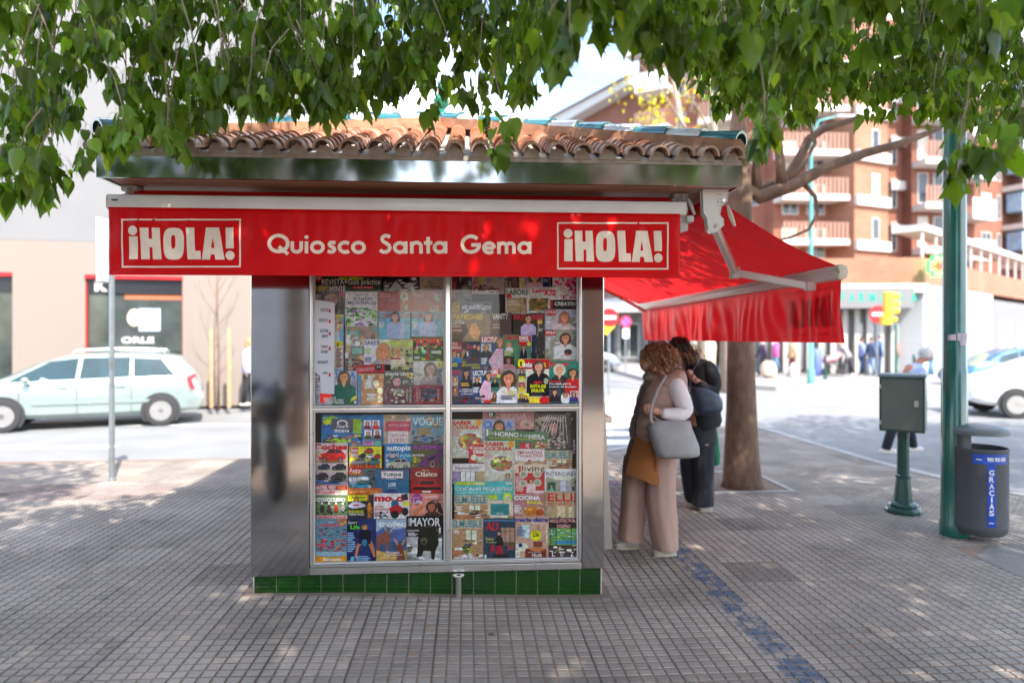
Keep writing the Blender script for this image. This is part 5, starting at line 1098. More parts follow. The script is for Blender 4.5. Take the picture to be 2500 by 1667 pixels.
def f(c):  # a banner's reflection in the pane, drawn as a mirrored sheet behind it
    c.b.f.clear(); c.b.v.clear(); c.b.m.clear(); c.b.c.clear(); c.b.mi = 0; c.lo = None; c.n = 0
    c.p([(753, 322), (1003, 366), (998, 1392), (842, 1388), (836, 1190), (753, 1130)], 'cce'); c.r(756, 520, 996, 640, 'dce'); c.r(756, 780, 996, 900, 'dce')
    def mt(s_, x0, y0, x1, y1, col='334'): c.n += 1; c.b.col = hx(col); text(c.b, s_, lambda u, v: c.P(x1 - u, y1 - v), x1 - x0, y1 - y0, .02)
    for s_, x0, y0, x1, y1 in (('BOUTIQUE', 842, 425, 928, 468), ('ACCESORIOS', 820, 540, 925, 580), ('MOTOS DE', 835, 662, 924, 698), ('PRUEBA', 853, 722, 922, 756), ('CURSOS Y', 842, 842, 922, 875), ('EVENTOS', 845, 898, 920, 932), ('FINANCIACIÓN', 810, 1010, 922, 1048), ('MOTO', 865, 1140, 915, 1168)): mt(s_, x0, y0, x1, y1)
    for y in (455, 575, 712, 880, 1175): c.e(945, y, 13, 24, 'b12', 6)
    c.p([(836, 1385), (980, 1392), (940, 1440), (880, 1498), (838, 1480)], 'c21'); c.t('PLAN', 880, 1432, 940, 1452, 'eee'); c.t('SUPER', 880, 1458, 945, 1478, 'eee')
mag(1, 753, 322, 1003, 1500, 'cce', 'white paper notice with reversed lettering at the left edge of the upper left window', f, name='banner_reflection', cat='notice', thick=.002)  # no paper notice: the sheet stands in for a banner's reflection in the pane
# ---------- region 2: upper right window
def f(c): c.t('COSMONDIAL', 112, 130, 150, 340, 'b87', 0, 1)
mag(2, 105, 60, 170, 360, '812', 'narrow dark red spine like magazine at the upper left corner', f)
def f(c): c.m(170, 80, 330, 400, '111 333 666 999 222', 34, .15); c.e(265, 215, 58, 60, '665'); c.e(265, 215, 30, 30, '998'); c.e(275, 270, 45, 25, '864')
mag(2, 168, 60, 335, 350, '222', 'black wrapped item with round metallic disc at the top', f, wrapd=2.5, name='wrapped_gift', cat='package')
def f(c): c.t('PATRONES', 345, 20, 405, 230, 'b23', .03, 1); c.e(432, 108, 32, 38, 'aa3'); c.l(500, 90, 560, 150, 3, '966'); c.m(340, 165, 700, 258, '322 b77 533 211 855', 34, .12); c.face(385, 215, 22, '532', 'c98', 1)
mag(2, 330, 60, 710, 265, 'a99', 'sideways knitting magazine lying with its red title upright at the left', f)
def f(c): c.t('CIAS Y', 705, 70, 735, 195, 'ccb', 0, 1); c.t('EN', 750, 130, 775, 195, 'ccb', 0, 1); c.l(790, 90, 850, 190, 6, '877')
mag(2, 700, 60, 870, 330, '544', 'dark brown magazine with pale upright lettering near the window top', f)
def f(c): c.bust(1040, 60, 60, 'cab', '653', 'c98', 1, 2.2, 3); c.r(868, 90, 925, 200, 'cb7'); c.r(1130, 80, 1210, 200, '225'); c.t('ROSA E', 1138, 98, 1195, 112, 'ccc'); c.t('MOCHA', 1138, 118, 1195, 132, 'ccc')
mag(2, 865, 60, 1215, 335, '98a', 'magazine with lilac top and navy panel cut by the awning edge', f)
def f(c): c.m(1250, 80, 1540, 320, 'c37 ddd eee b26 a98 d59', 60, .1); c.t('LINDOS', 1350, 290, 1535, 330, 'ddd', 0)
mag(2, 1240, 60, 1548, 345, 'cbb', 'magazine with pink splashed white blouse at the top right', f)
def f(c): c.t('LABORES', 722, 215, 1000, 278, '164', .03); c.e(750, 292, 32, 32, 'b33'); c.r(722, 308, 950, 480, 'a97'); c.t('MANTA', 738, 338, 850, 362, 'eee'); c.t('DE PUNTO', 738, 370, 890, 394, 'eee'); c.m(870, 310, 950, 480, '753 a86 642', 16, .2)
mag(2, 712, 200, 980, 490, 'ddd', 'white craft magazine with dark green title, left of the pink titled one', f)
def f(c): c.t('Labores', 1012, 205, 1280, 250, 'c14', .04); c.t('Ana', 1140, 245, 1280, 285, 'c14', .04); c.t('Punto de Cruz', 980, 284, 1130, 302, '7a5'); c.r(978, 315, 1200, 455, '763'); c.m(978, 315, 1200, 455, '863 a72 452 674 b84 341', 34, .12); c.e(1090, 465, 36, 20, 'bba'); c.t('22', 1072, 455, 1105, 475, '443'); c.t('www', 1120, 200, 1260, 208, '855', 0)
mag(2, 965, 188, 1332, 480, 'ede', 'cream cross stitch magazine with pink title and autumn landscape', f)
def f(c): c.r(1245, 335, 1545, 430, '221'); c.r(1190, 335, 1212, 430, 'ccc'); c.r(1214, 335, 1238, 430, 'b23'); c.t('CREATIVA', 1262, 355, 1530, 398, 'eee', .03); c.t('Labores', 1450, 405, 1530, 418, 'b33')
mag(2, 1188, 332, 1548, 600, '332', 'black banner magazine with bold white title under the pink blouse', f)
def f(c): c.r(112, 358, 192, 475, 'b92'); c.t('10€', 125, 365, 185, 392, '321'); c.m(135, 402, 178, 442, '331 a92', 14, .2); c.m(200, 370, 540, 480, '345 567 9ab bcc', 30); c.t('60 BÁSICOS', 218, 388, 552, 438, 'ddd', .02)
mag(2, 110, 355, 560, 500, '667', 'pattern pack with yellow price square and pale title', f)
def f(c): c.t('PATRONES', 125, 492, 455, 552, 'cb2', .03); c.t('EXTRA', 125, 562, 245, 605, 'ccb', 0); c.p([(110, 800), (110, 620), (260, 605), (290, 680), (220, 800)], '322'); c.p([(300, 700), (330, 600), (380, 590), (430, 690), (400, 790), (330, 760)], 'c96'); c.r(112, 622, 210, 638, 'a98'); c.r(112, 645, 228, 660, '834'); c.r(112, 668, 220, 682, 'ba9'); c.r(112, 690, 208, 704, '834'); c.t('209', 140, 735, 195, 758, '544', 0)
mag(2, 108, 478, 545, 800, '876', 'sewing magazine with yellow title and tan trousers', f)
def f(c): c.t('VANITY', 562, 488, 740, 552, 'dcc', .02); c.l(565, 605, 650, 625, 2, 'a88'); c.t('LEONOR', 565, 636, 650, 652, 'dcc', 0)
mag(2, 550, 478, 780, 820, '544', 'dark mauve magazine with white capitals beside the sewing magazine', f)
def f(c): c.t('PATRONES', 805, 495, 1135, 560, 'c14', .03); c.bust(968, 545, 42, 'bac', '532', 'c97', 1.8, 2, 9); c.p([(1010, 725), (1058, 725), (1050, 985), (1005, 980)], '124'); c.e(1098, 582, 30, 30, 'ca3'); c.m(1060, 600, 1150, 990, '433 655 544 877', 24, .12); c.l(1080, 655, 1140, 690, 3, 'ccb')
mag(2, 795, 488, 1152, 1010, '332', 'sewing magazine with dark haired woman in lilac top and navy skirt', f)
for y0, y1, lb, hair, cl_ in ((440, 668, 'celebrity weekly with long haired woman and white lapels, above the similar one', '965', 'cbb'), (672, 1020, 'celebrity weekly with short haired woman holding a small dog', '543', 'ddd')):
    def f(c, y0=y0, y1=y1, hair=hair, cl_=cl_):
        c.m(1160, y0 + 10, 1545, y1, '99a bbb 888 aaa cbb', 22, .16); c.r(1160 + (y0 > 600) * -5, y0 + 4, 1280, y0 + 62, 'b12'); c.t('¡HOLA!', 1168, y0 + 14, 1272, y0 + 50, 'eee', .05)
        c.l(1165, y0 + 80, 1230, y0 + 220, 8, 'dde'); c.bust(1375 if y0 < 600 else 1385, y0 + 92, 52, cl_, hair, 'c86', 2.0 if y0 < 600 else .7, 2.4, 6)
        if y0 > 600: c.e(1415, 920, 46, 36, '333'); c.e(1400, 945, 20, 14, 'c33'); c.p([(1180, 1020), (1250, 1000), (1540, 1000), (1540, 1020)], 'a98')
    mag(2, 1155, y0, 1546, y1, 'aab' if y0 < 600 else '998', lb, f)
def f(c): c.t('TELE', 108, 812, 170, 842, 'edc', .02); c.t('NOVELA', 110, 852, 215, 885, 'edc', .02); c.r(108, 910, 222, 1112, '246'); c.bust(140, 940, 22, '68a', 'b84', 'c97', 1); c.bust(180, 945, 24, '27a', '432', 'c97', .5); c.l(110, 1045, 200, 1090, 2, 'dc2')
mag(2, 106, 803, 225, 1115, 'a22', 'red topped television weekly at the left edge of the upper right window', f)
def f(c): c.e(245, 950, 45, 60, 'a74'); c.t('Un a', 222, 1020, 268, 1045, 'dc2'); c.t('arra', 222, 1055, 268, 1078, 'dc2'); c.p([(225, 1000), (270, 900), (275, 1000)], '222')
mag(2, 215, 800, 285, 1115, '432', 'sliver of a brown magazine between two television weeklies', f)
def f(c): c.t('Super', 275, 835, 420, 898, 'b23', .04); c.p([(320, 985), (330, 890), (350, 870), (385, 870), (410, 900), (420, 985)], '112'); c.face(362, 850, 20, '321', 'c97', .4); c.face(408, 870, 18, 'a74', 'c97', 1.2); c.e(355, 1000, 52, 28, '522'); c.t('LOS NUEVOS', 275, 1052, 418, 1076, 'dd2', .02); c.t('PSICÓPATAS', 328, 1082, 425, 1105, 'dd2', .02); c.r(275, 910, 292, 965, 'ddd')
mag(2, 272, 822, 425, 1115, '335', 'television magazine with a couple in black and yellow headline', f)
def f(c):
    c.r(440, 742, 640, 812, 'a33'); c.t('LECTURAS', 445, 750, 690, 808, 'dcc', .04); c.r(436, 828, 550, 968, 'bbb'); c.bust(492, 865, 30, '222', '876', 'b86', .3); c.l(438, 985, 520, 1060, 6, 'ddd'); c.p([(520, 1020), (610, 880), (680, 880), (690, 1110), (560, 1110)], 'dab'); c.face(650, 800, 40, '864', 'c97', 1.3); c.l(620, 1000, 680, 1080, 3, 'ccd')
    for k in range(3): c.r(430 + k * 42, 1082, 468 + k * 42, 1115, ('745', '877', '534')[k])
mag(2, 425, 735, 690, 1118, '357', 'blue gossip weekly with woman in huge pink sleeves, upper of the two', f)
def f(c): c.t('SEMANA', 705, 725, 862, 785, 'b23', .03); c.face(752, 840, 28, 'a86', 'c97', .6); c.p([(705, 910), (720, 870), (790, 870), (800, 915)], 'ccd'); c.l(700, 905, 800, 960, 4, 'cc9'); c.r(688, 970, 810, 1108, '332'); c.bust(745, 1010, 32, 'b88', '322', 'a75', 1)
mag(2, 686, 722, 862, 1112, '586', 'green toned gossip weekly with woman in white jacket', f)
def f(c): c.r(858, 735, 990, 845, 'b23'); c.t('DIEZ', 868, 742, 972, 782, 'ddd', .05); c.t('MINUTOS', 868, 786, 972, 804, 'ddd', .02); c.e(974, 828, 24, 24, 'cc2'); c.p([(870, 990), (880, 910), (905, 890), (930, 890), (950, 915), (955, 990)], '112'); c.face(915, 868, 24, '544', 'b86', .2); c.p([(908, 895), (922, 895), (915, 960)], 'ccc')
mag(2, 852, 733, 1000, 1000, '576', 'gossip weekly with man in black suit and tie', f)
def f(c): c.t('SEMANA', 112, 1128, 212, 1175, 'b23', .03); c.bust(270, 1160, 36, '223', '322', 'b86', 2, 1.7, 5); c.r(112, 1195, 175, 1300, 'a98'); c.face(142, 1225, 22, '654', 'c97', .8); c.r(112, 1310, 175, 1415, '865'); c.face(142, 1340, 22, '643', 'b86', .9); c.t('Celebra su', 215, 1325, 340, 1345, 'eee'); c.t('75 cumpleaños', 190, 1350, 340, 1372, 'eee'); c.t('en Portugal', 212, 1380, 340, 1402, 'eee'); c.l(210, 1265, 335, 1310, 2, 'b94'); c.m(112, 1430, 340, 1490, '622 334 a22 553', 14, .2)
mag(2, 106, 1120, 345, 1495, '557', 'gossip weekly with woman in sunglasses, bottom left of its window', f)
def f(c): c.r(345, 1120, 500, 1180, '246'); c.t('LECTURAS', 345, 1128, 560, 1182, 'dcc', .04); c.r(344, 1196, 438, 1302, 'bbb'); c.bust(390, 1225, 26, '222', '765', 'b86', .3); c.l(345, 1315, 425, 1380, 6, 'ccd'); c.p([(415, 1360), (470, 1240), (545, 1230), (550, 1490), (440, 1490)], 'dab'); c.face(520, 1185, 34, '543', 'c97', 1.3); c.m(345, 1400, 480, 1490, '722 877 bba 544', 14, .2); c.r(468, 1458, 545, 1490, 'b32')
mag(2, 342, 1118, 552, 1495, '357', 'blue gossip weekly with woman in huge pink sleeves, lower of the two', f)
def f(c): c.m(640, 1120, 845, 1490, '766 998 a98', 14, .2); c.r(545, 1112, 645, 1190, 'b23'); c.t('DIEZ', 553, 1120, 630, 1160, 'ddd', .05); c.t('MINUTOS', 553, 1165, 630, 1180, 'ddd', .02); c.e(635, 1190, 20, 20, 'cc2'); c.r(548, 1205, 640, 1360, '476'); c.bust(592, 1235, 20, '122', '433', 'b86', .2); c.r(548, 1380, 628, 1490, 'ccb'); c.bust(588, 1405, 20, '642', '332', 'b86', 1.2); c.bust(745, 1215, 72, 'ccd', '543', 'c86', .9, 1.8, 4); c.t('CONSOLEÓN', 665, 1348, 835, 1372, 'cb2', .03); c.t('ONERA', 722, 1380, 835, 1402, 'cb2', .03); c.l(660, 1410, 835, 1460, 3, '334')
mag(2, 545, 1110, 848, 1495, '988', 'gossip weekly with large smiling short haired woman in white', f)
def f(c):
    c.r(850, 998, 1205, 1112, 'a22'); c.e(888, 1045, 44, 46, 'dc1'); c.t('1', 875, 1025, 895, 1080, '311', .04); c.t('más', 905, 1035, 1010, 1090, 'eee', .04); c.t('S', 1135, 1040, 1165, 1092, 'dc2', .04); c.bust(1085, 1085, 55, '112', '544', 'c97', .9, 2.4, 6); c.r(855, 1105, 940, 1240, '888'); c.bust(895, 1130, 20, '334', '432', 'b86', .2)
    c.l(858, 1190, 938, 1245, 4, 'cc3'); c.r(855, 1255, 938, 1370, 'a76'); c.face(895, 1290, 24, '743', 'c86', .9); c.l(858, 1320, 938, 1372, 3, 'dc3'); c.e(1168, 1245, 28, 34, '998'); c.t('ROTA DE', 990, 1282, 1165, 1322, 'dd1', .04); c.t('DOLOR', 1002, 1332, 1150, 1370, 'dd1', .04); c.r(1030, 1248, 1120, 1270, 'b23'); c.r(850, 1385, 975, 1490, 'dc2'); c.bust(890, 1410, 20, '333', '322', 'b86', .3); c.bust(940, 1425, 16, '223', '322', 'c97', 1); c.r(980, 1425, 1100, 1490, 'db3'); c.e(1150, 1460, 60, 45, 'b22'); c.l(1000, 1385, 1170, 1405, 2, '445')
mag(2, 850, 996, 1205, 1495, 'ccb', 'weekly with short haired woman in black jacket and yellow headline', f)
def f(c):
    c.t('pronto', 1228, 1035, 1428, 1092, 'b23', .04); c.e(1218, 1045, 14, 20, 'b23'); c.bust(1318, 1115, 55, '333', 'bba', 'c97', .3, 2.0, 5); c.bust(1468, 1155, 46, 'a22', '443', 'b86', .6, 1.9, 6); c.t('Desolada por la', 1206, 1265, 1448, 1292, 'eee', .02); c.t('muerte de su padre', 1206, 1298, 1510, 1322, 'eee', .02); c.r(1210, 1242, 1340, 1256, 'b23')
    c.r(1205, 1340, 1330, 1490, '445'); c.bust(1265, 1370, 26, '222', '543', 'c97', .3); c.e(1385, 1440, 50, 70, 'ccc'); c.face(1385, 1400, 24, '432', 'b86', .4); c.r(1435, 1355, 1540, 1470, 'b99'); c.bust(1480, 1390, 22, '437', '322', 'c97', .3)
mag(2, 1203, 1022, 1545, 1495, '376', 'green weekly with grey haired man and woman in red embracing', f)
# ---------- region 3: lower left window
def f(c): c.m(640, 80, 1120, 330, '269 37b 9c3 245', 26, .14); c.e(668, 140, 30, 22, 'dd2'); c.r(710, 108, 890, 200, '556'); c.e(800, 145, 45, 28, 'eee', 18); c.e(800, 150, 34, 20, '556'); c.t('Liga F', 755, 165, 852, 192, 'eee'); c.t('moeve', 738, 198, 858, 222, 'eee', .03); c.r(890, 110, 960, 230, '8a3'); c.m(660, 240, 960, 330, 'c97 dc3 eee b33 432 a75', 40, .1)
mag(3, 628, 78, 970, 335, '37a', 'blue football sticker album with team photograph', f, tilt=1)
def f(c):
    for i, (x, y, col) in enumerate(((978, 122, '735'), (1048, 120, 'b33'), (985, 205, '353'), (1062, 200, '522'))): c.r(x, y, x + 62, y + 78, 'dcd'); c.bust(x + 31, y + 24, 13, col, '322', 'c97', .5)
    c.r(975, 290, 1065, 330, 'b8b'); c.l(985, 295, 1050, 320, 2, '546'); c.r(1070, 290, 1125, 330, '6a9')
mag(3, 968, 75, 1140, 335, '37a', 'blue card sheet showing four player stickers', f, tilt=1)
def f(c): c.m(1145, 80, 1370, 180, 'ba8 cb9 988', 10, .2); c.r(1160, 130, 1372, 215, 'b35'); c.t('NOVELAS DE AMOR', 1188, 152, 1360, 172, 'eab'); c.r(1185, 212, 1350, 315, 'ecc'); c.t('Danielle', 1200, 228, 1340, 258, 'a23', 0); c.t('STEEL', 1200, 272, 1332, 303, 'a23', 0)
mag(3, 1145, 75, 1378, 320, 'a98', 'pink and white novel pack under a crinkled top edge', f, wrapd=1.5, name='paperback', cat='book')
def f(c): c.m(1380, 80, 1640, 315, '689 57a 7ac a86 456', 34, .13); c.t('VOGUE', 1390, 98, 1638, 165, 'bde', .01); c.r(1425, 185, 1540, 240, '875'); c.m(1390, 240, 1640, 310, '433 655 a99', 20)
mag(3, 1376, 75, 1645, 318, '69a', 'blue fashion magazine with tall pale capitals at the upper right', f, wrapd=1)
def f(c): c.t('Coches', 568, 316, 843, 368, 'b12', .05); c.r(566, 360, 640, 370, 'ddc'); c.car(605, 355, 832, 468, 'c22'); c.p([(570, 390), (590, 390), (600, 420), (570, 430)], 'd92'); c.car(598, 480, 702, 530, '235'); c.car(712, 480, 838, 535, '223'); c.car(572, 555, 690, 612, '223'); c.car(702, 552, 838, 615, '333'); c.r(566, 538, 846, 545, 'dca'); c.m(566, 620, 846, 655, '245 36a', 12, .3); c.r(566, 462, 846, 468, 'b95')
mag(3, 566, 310, 848, 660, 'cbb', 'car magazine with red hatchback above four dark cars', f)
def f(c): c.r(868, 346, 936, 428, 'b12'); c.t('Auto', 872, 350, 932, 385, 'eee', .03); c.t('Bild', 874, 390, 930, 425, 'eee', .03); c.car(980, 350, 1065, 395, 'a33'); c.car(935, 395, 1005, 435, '223'); c.car(998, 400, 1065, 440, 'ddd'); c.car(1062, 398, 1125, 440, 'a22'); c.car(868, 438, 1010, 492, '888'); c.car(1005, 440, 1120, 490, '477'); c.t('PRUEBAS', 870, 490, 1118, 520, 'b12', .04); c.t('TEST', 945, 346, 1040, 354, '311')
mag(3, 862, 338, 1130, 520, 'dc3', 'yellow car magazine crowded with small cars', f)
def f(c): c.t('autopista', 1175, 330, 1420, 385, 'eee', .03); c.car(1165, 375, 1275, 440, '99a'); c.t('POWER', 1285, 402, 1420, 432, '9cd'); c.car(1165, 438, 1370, 525, 'aa9'); c.l(1165, 445, 1200, 470, 3, 'dcc')
mag(3, 1156, 316, 1378, 524, '27a', 'light blue car magazine with two pale cars', f)
def f(c): c.t('AUTOMÓVIL', 1388, 320, 1680, 365, '93a', .03); c.t('REVUELTO', 1384, 404, 1486, 420, 'eee', .03); c.e(1408, 452, 22, 22, 'dd1'); c.p([(1430, 510), (1470, 440), (1560, 400), (1636, 360), (1640, 420), (1600, 510)], '636'); c.p([(1500, 450), (1560, 415), (1590, 420), (1540, 460)], '213'); c.e(1553, 485, 18, 28, 'a85'); c.e(1553, 485, 11, 18, '222'); c.m(1378, 420, 1460, 510, '773 884', 8, .3)
mag(3, 1374, 310, 1645, 515, '553', 'olive car magazine with purple sports car', f)
def f(c): c.r(852, 515, 966, 575, 'b12'); c.t('Auto', 860, 520, 955, 556, 'eee', .02); c.t('RETROFOTO', 870, 560, 955, 571, 'dc3'); c.car(985, 535, 1075, 575, '556'); c.m(850, 590, 1085, 700, '567 89a 344 abc', 20, .16); c.t('Clásicos', 856, 592, 1022, 618, 'eee', .03); c.l(858, 622, 990, 630, 1, 'ddd'); c.car(885, 640, 1020, 690, '38a')
mag(3, 850, 512, 1080, 690, '566', 'classic car magazine with round blue car', f)
def f(c): c.r(1126, 542, 1312, 605, 'a23'); c.r(1129, 546, 1308, 601, 'eee'); c.t('TURINI', 1142, 560, 1292, 588, '222', .03); c.l(1170, 608, 1270, 614, 1, 'bcc'); c.t('LOEB', 1186, 640, 1248, 670, 'cdd', .03); c.t('El Rey Sol', 1180, 678, 1262, 688, '9bc'); c.car(1130, 698, 1270, 740, '532'); c.p([(1130, 725), (1180, 705), (1240, 708), (1270, 725)], '348')
mag(3, 1080, 530, 1358, 725, '368', 'plain blue magazine with framed title and small rally car', f)
def f(c): c.t('Motor', 1470, 530, 1525, 542, 'dca', 0); c.t('Clásico', 1412, 548, 1595, 588, 'dcb', .02); c.r(1425, 630, 1590, 670, '711'); c.p([(1380, 720), (1378, 670), (1425, 655), (1445, 618), (1570, 618), (1592, 655), (1636, 668), (1632, 720)], 'b22'); c.p([(1438, 655), (1455, 625), (1560, 625), (1580, 655)], '322'); c.r(1390, 675, 1625, 700, '221'); c.r(1468, 708, 1540, 722, 'ddd')
mag(3, 1368, 516, 1645, 730, '822', 'dark red magazine with front view of a red classic car', f)
def f(c): c.r(568, 660, 845, 702, 'a34'); c.t('MASTER TEST', 572, 668, 752, 698, 'eee', .03); c.t('TRAIL', 760, 668, 832, 696, 'c83', .03); c.t('MOTOCICLISMO', 572, 710, 742, 732, 'b23', .03); c.t('AVENTURA', 755, 712, 838, 726, 'ab5', .02)
mag(3, 566, 656, 848, 745, 'cbb', 'red and white strip of a motorcycle supplement', f)
def f(c): c.t('GUÍA TEMPORADA', 875, 698, 1110, 722, 'ca7', .0); c.m(855, 684, 1130, 735, 'b73 d94 852', 10, .2)
mag(3, 852, 684, 1132, 738, 'b63', 'thin orange season guide tucked above the cycling magazine', f)
def f(c): c.m(566, 790, 846, 915, '453 664 231 887', 30, .1); c.t('MOTOCICLISMO', 568, 765, 828, 798, 'edd', .03); [(c.e(x, 868, 17, 24, '222'), c.p([(x - 18, 850), (x, 815), (x + 18, 850), (x + 8, 880), (x - 8, 880)], q), c.e(x, 812, 9, 10, 'ccc')) for x, q in ((635, '333'), (692, '443'), (752, 'a33'), (808, '888'))]; c.r(566, 912, 846, 940, 'caa'); c.t('SUPERLATIVAS', 570, 918, 830, 938, 'b23', .03)
mag(3, 566, 742, 848, 942, '675', 'motorcycle magazine showing four riders in a row', f)
def f(c): c.p([(850, 745), (1006, 742), (1006, 790), (850, 795)], 'dd2'); c.t('Ciclismo', 856, 748, 1000, 772, '222', .03); c.t('a fondo', 940, 776, 998, 788, '222'); c.m(1000, 745, 1060, 935, 'c82 642 a63', 16, .2); c.face(918, 780, 17, '654', 'c96', .1); c.p([(852, 830), (890, 800), (945, 800), (998, 825), (990, 840), (945, 850), (890, 855), (860, 845)], 'bbc'); c.r(895, 820, 942, 832, 'b33'); c.t('EVENEPOEL', 856, 870, 985, 892, 'dd2', .02); c.t('TIENE PRISA', 856, 895, 985, 912, 'eee', .02)
mag(3, 848, 742, 1065, 938, '333', 'cycling magazine with rider in white jersey and yellow heading', f)
def f(c): c.t('motos', 1070, 742, 1355, 798, 'b12', .06); c.t('VIAJERA', 1072, 830, 1148, 848, 'b23', .03); c.t('APASIONADA', 1072, 852, 1198, 872, 'b23', .03); c.e(1238, 760, 22, 22, 'cdd'); c.p([(1210, 800), (1230, 780), (1265, 790), (1280, 840), (1250, 860), (1210, 840)], '368'); c.p([(1195, 850), (1260, 820), (1310, 850), (1290, 900), (1230, 920), (1200, 900)], 'a23'); c.e(1240, 905, 34, 34, '222'); c.e(1325, 880, 30, 34, '222'); c.p([(1290, 740), (1345, 730), (1350, 780), (1310, 790)], '333'); c.m(1110, 880, 1190, 938, '234 456 222', 12, .2); c.r(1310, 798, 1358, 832, 'dc2'); c.l(1072, 880, 1110, 925, 5, '966')
mag(3, 1066, 728, 1362, 942, 'dcc', 'motorcycle magazine with rider in blue on a red bike', f)
def f(c): c.e(1422, 776, 48, 46, '948'); c.t('Sport', 1382, 752, 1448, 780, 'dab', .0); c.t('Life', 1395, 782, 1464, 812, 'eee', .02); c.face(1545, 840, 38, '322', 'a64', .3, 0); c.p([(1585, 800), (1620, 810), (1640, 880), (1640, 910), (1600, 880)], '222'); c.p([(1385, 915), (1430, 850), (1470, 820), (1490, 825), (1450, 880), (1420, 915)], 'b75'); c.p([(1480, 915), (1510, 885), (1590, 880), (1640, 915)], '432'); c.l(1490, 755, 1640, 765, 1, 'eee'); c.l(1540, 782, 1640, 800, 2, '544')
mag(3, 1366, 730, 1645, 916, 'c87', 'salmon fitness magazine with woman in profile', f)
def f(c): c.t('GIGANTES', 625, 980, 815, 1004, 'c23', .03); c.l(690, 965, 760, 972, 1, 'ddd'); c.m(582, 1010, 836, 1100, '466 578 a33 345 c64', 46, .07); c.m(590, 1110, 836, 1215, 'c22 a11 822 d44 b96', 80, .07); c.p([(582, 1245), (640, 1255), (780, 1255), (838, 1240), (838, 1302), (582, 1302)], 'd92'); c.p([(582, 1215), (838, 1212), (838, 1240), (780, 1252), (640, 1252), (582, 1242)], '8ab'); c.t('Baskonia', 645, 1265, 795, 1290, 'eee', .03); c.m(760, 940, 838, 1000, 'da3 c73', 6, .3)
mag(3, 580, 938, 840, 1304, '689', 'basketball magazine with a crowd of red shirted players', f)
def f(c): c.m(842, 1000, 1082, 1290, '236 247 125', 16, .2); c.e(895, 992, 48, 48, '222'); c.t('Sport', 852, 958, 928, 990, 'ddd', 0); c.t('Life', 872, 992, 948, 1026, '5c4', .03); c.face(990, 1010, 24, '654', 'b86', .2); c.p([(935, 1090), (945, 1040), (975, 1030), (1020, 1030), (1042, 1050), (1040, 1110), (1000, 1120), (950, 1120)], '112'); c.p([(905, 1260), (925, 1150), (950, 1120), (975, 1130), (940, 1180), (925, 1265)], 'b75'); c.p([(1010, 1130), (1040, 1115), (1065, 1160), (1080, 1250), (1062, 1262), (1035, 1180)], 'b75'); c.r(935, 1110, 1040, 1150, '224'); c.e(988, 1140, 22, 30, '379'); c.l(845, 1055, 915, 1220, 9, '8ac'); c.l(915, 1250, 1050, 1290, 3, '8ac'); c.p([(865, 1290), (880, 1250), (905, 1258), (900, 1290)], '6ab')
mag(3, 840, 940, 1084, 1298, '236', 'navy sports magazine with crouching athlete', f)
def f(c):
    c.p([(1086, 945), (1334, 945), (1334, 1030), (1086, 1050)], '9ab'); c.p([(1086, 1050), (1160, 1000), (1250, 1030), (1334, 1010), (1334, 1130), (1086, 1130)], '569'); c.r(1086, 1130, 1334, 1292, '457'); c.p([(1086, 1200), (1200, 1230), (1334, 1200), (1334, 1292), (1086, 1292)], 'b95'); c.t('trofeo', 1098, 958, 1345, 1008, 'cdd', .05)
    c.p([(1088, 1080), (1150, 1060), (1175, 1035), (1200, 1050), (1205, 1110), (1185, 1150), (1182, 1215), (1170, 1215), (1165, 1150), (1115, 1150), (1110, 1200), (1095, 1200)], '854'); c.p([(1165, 1045), (1150, 1015), (1135, 1005), (1160, 1003), (1180, 1040)], 'a97'); c.p([(1195, 1045), (1215, 1020), (1218, 990), (1230, 1010), (1215, 1045), (1205, 1055)], 'a97'); c.p([(1250, 1292), (1262, 1200), (1250, 1155), (1300, 1150), (1310, 1200), (1330, 1292)], '743'); c.p([(1255, 1160), (1235, 1120), (1225, 1100), (1255, 1115), (1272, 1155)], 'a87'); c.p([(1290, 1155), (1310, 1120), (1332, 1095), (1325, 1130), (1305, 1165)], 'a87')
    c.t('Monteses', 1170, 1208, 1280, 1228, 'eed', .01); c.t('en primavera', 1148, 1232, 1300, 1250, 'eed', .01); c.l(1136, 1258, 1310, 1264, 1, 'dcb')
mag(3, 1085, 945, 1335, 1293, '678', 'hunting magazine with two curly horned ibex under blue sky', f)
def f(c): c.r(1338, 918, 1634, 1000, '111'); c.t('MAYOR', 1368, 932, 1618, 1002, 'eee', .02); c.t('CAZA', 1350, 932, 1368, 998, 'eee', 0, 1); c.r(1338, 1090, 1634, 1290, 'aaa'); c.m(1338, 1100, 1634, 1285, 'bbb ddd 887 ccc', 34, .12); c.m(1500, 990, 1634, 1100, '443 332 554', 20, .2); c.p([(1430, 1120), (1445, 1050), (1490, 1010), (1560, 1010), (1600, 1060), (1605, 1150), (1580, 1200), (1568, 1280), (1545, 1275), (1540, 1210), (1480, 1205), (1465, 1250), (1420, 1260), (1430, 1200)], '221'); c.e(1482, 1125, 30, 32, '554'); c.e(1482, 1135, 14, 13, '221'); c.t('JABALÍES', 1342, 1028, 1440, 1048, 'ddd', .01); c.l(1350, 1055, 1430, 1085, 3, 'ccc'); c.l(1342, 1170, 1400, 1220, 4, '333'); c.t('CORZOS', 1345, 1262, 1412, 1272, '222'); c.t('ESPECTACULARES', 1345, 1274, 1470, 1284, '222'); c.r(1608, 1012, 1622, 1060, 'cde')
mag(3, 1336, 918, 1636, 1292, '322', 'black and white magazine with wild boar in snow', f)
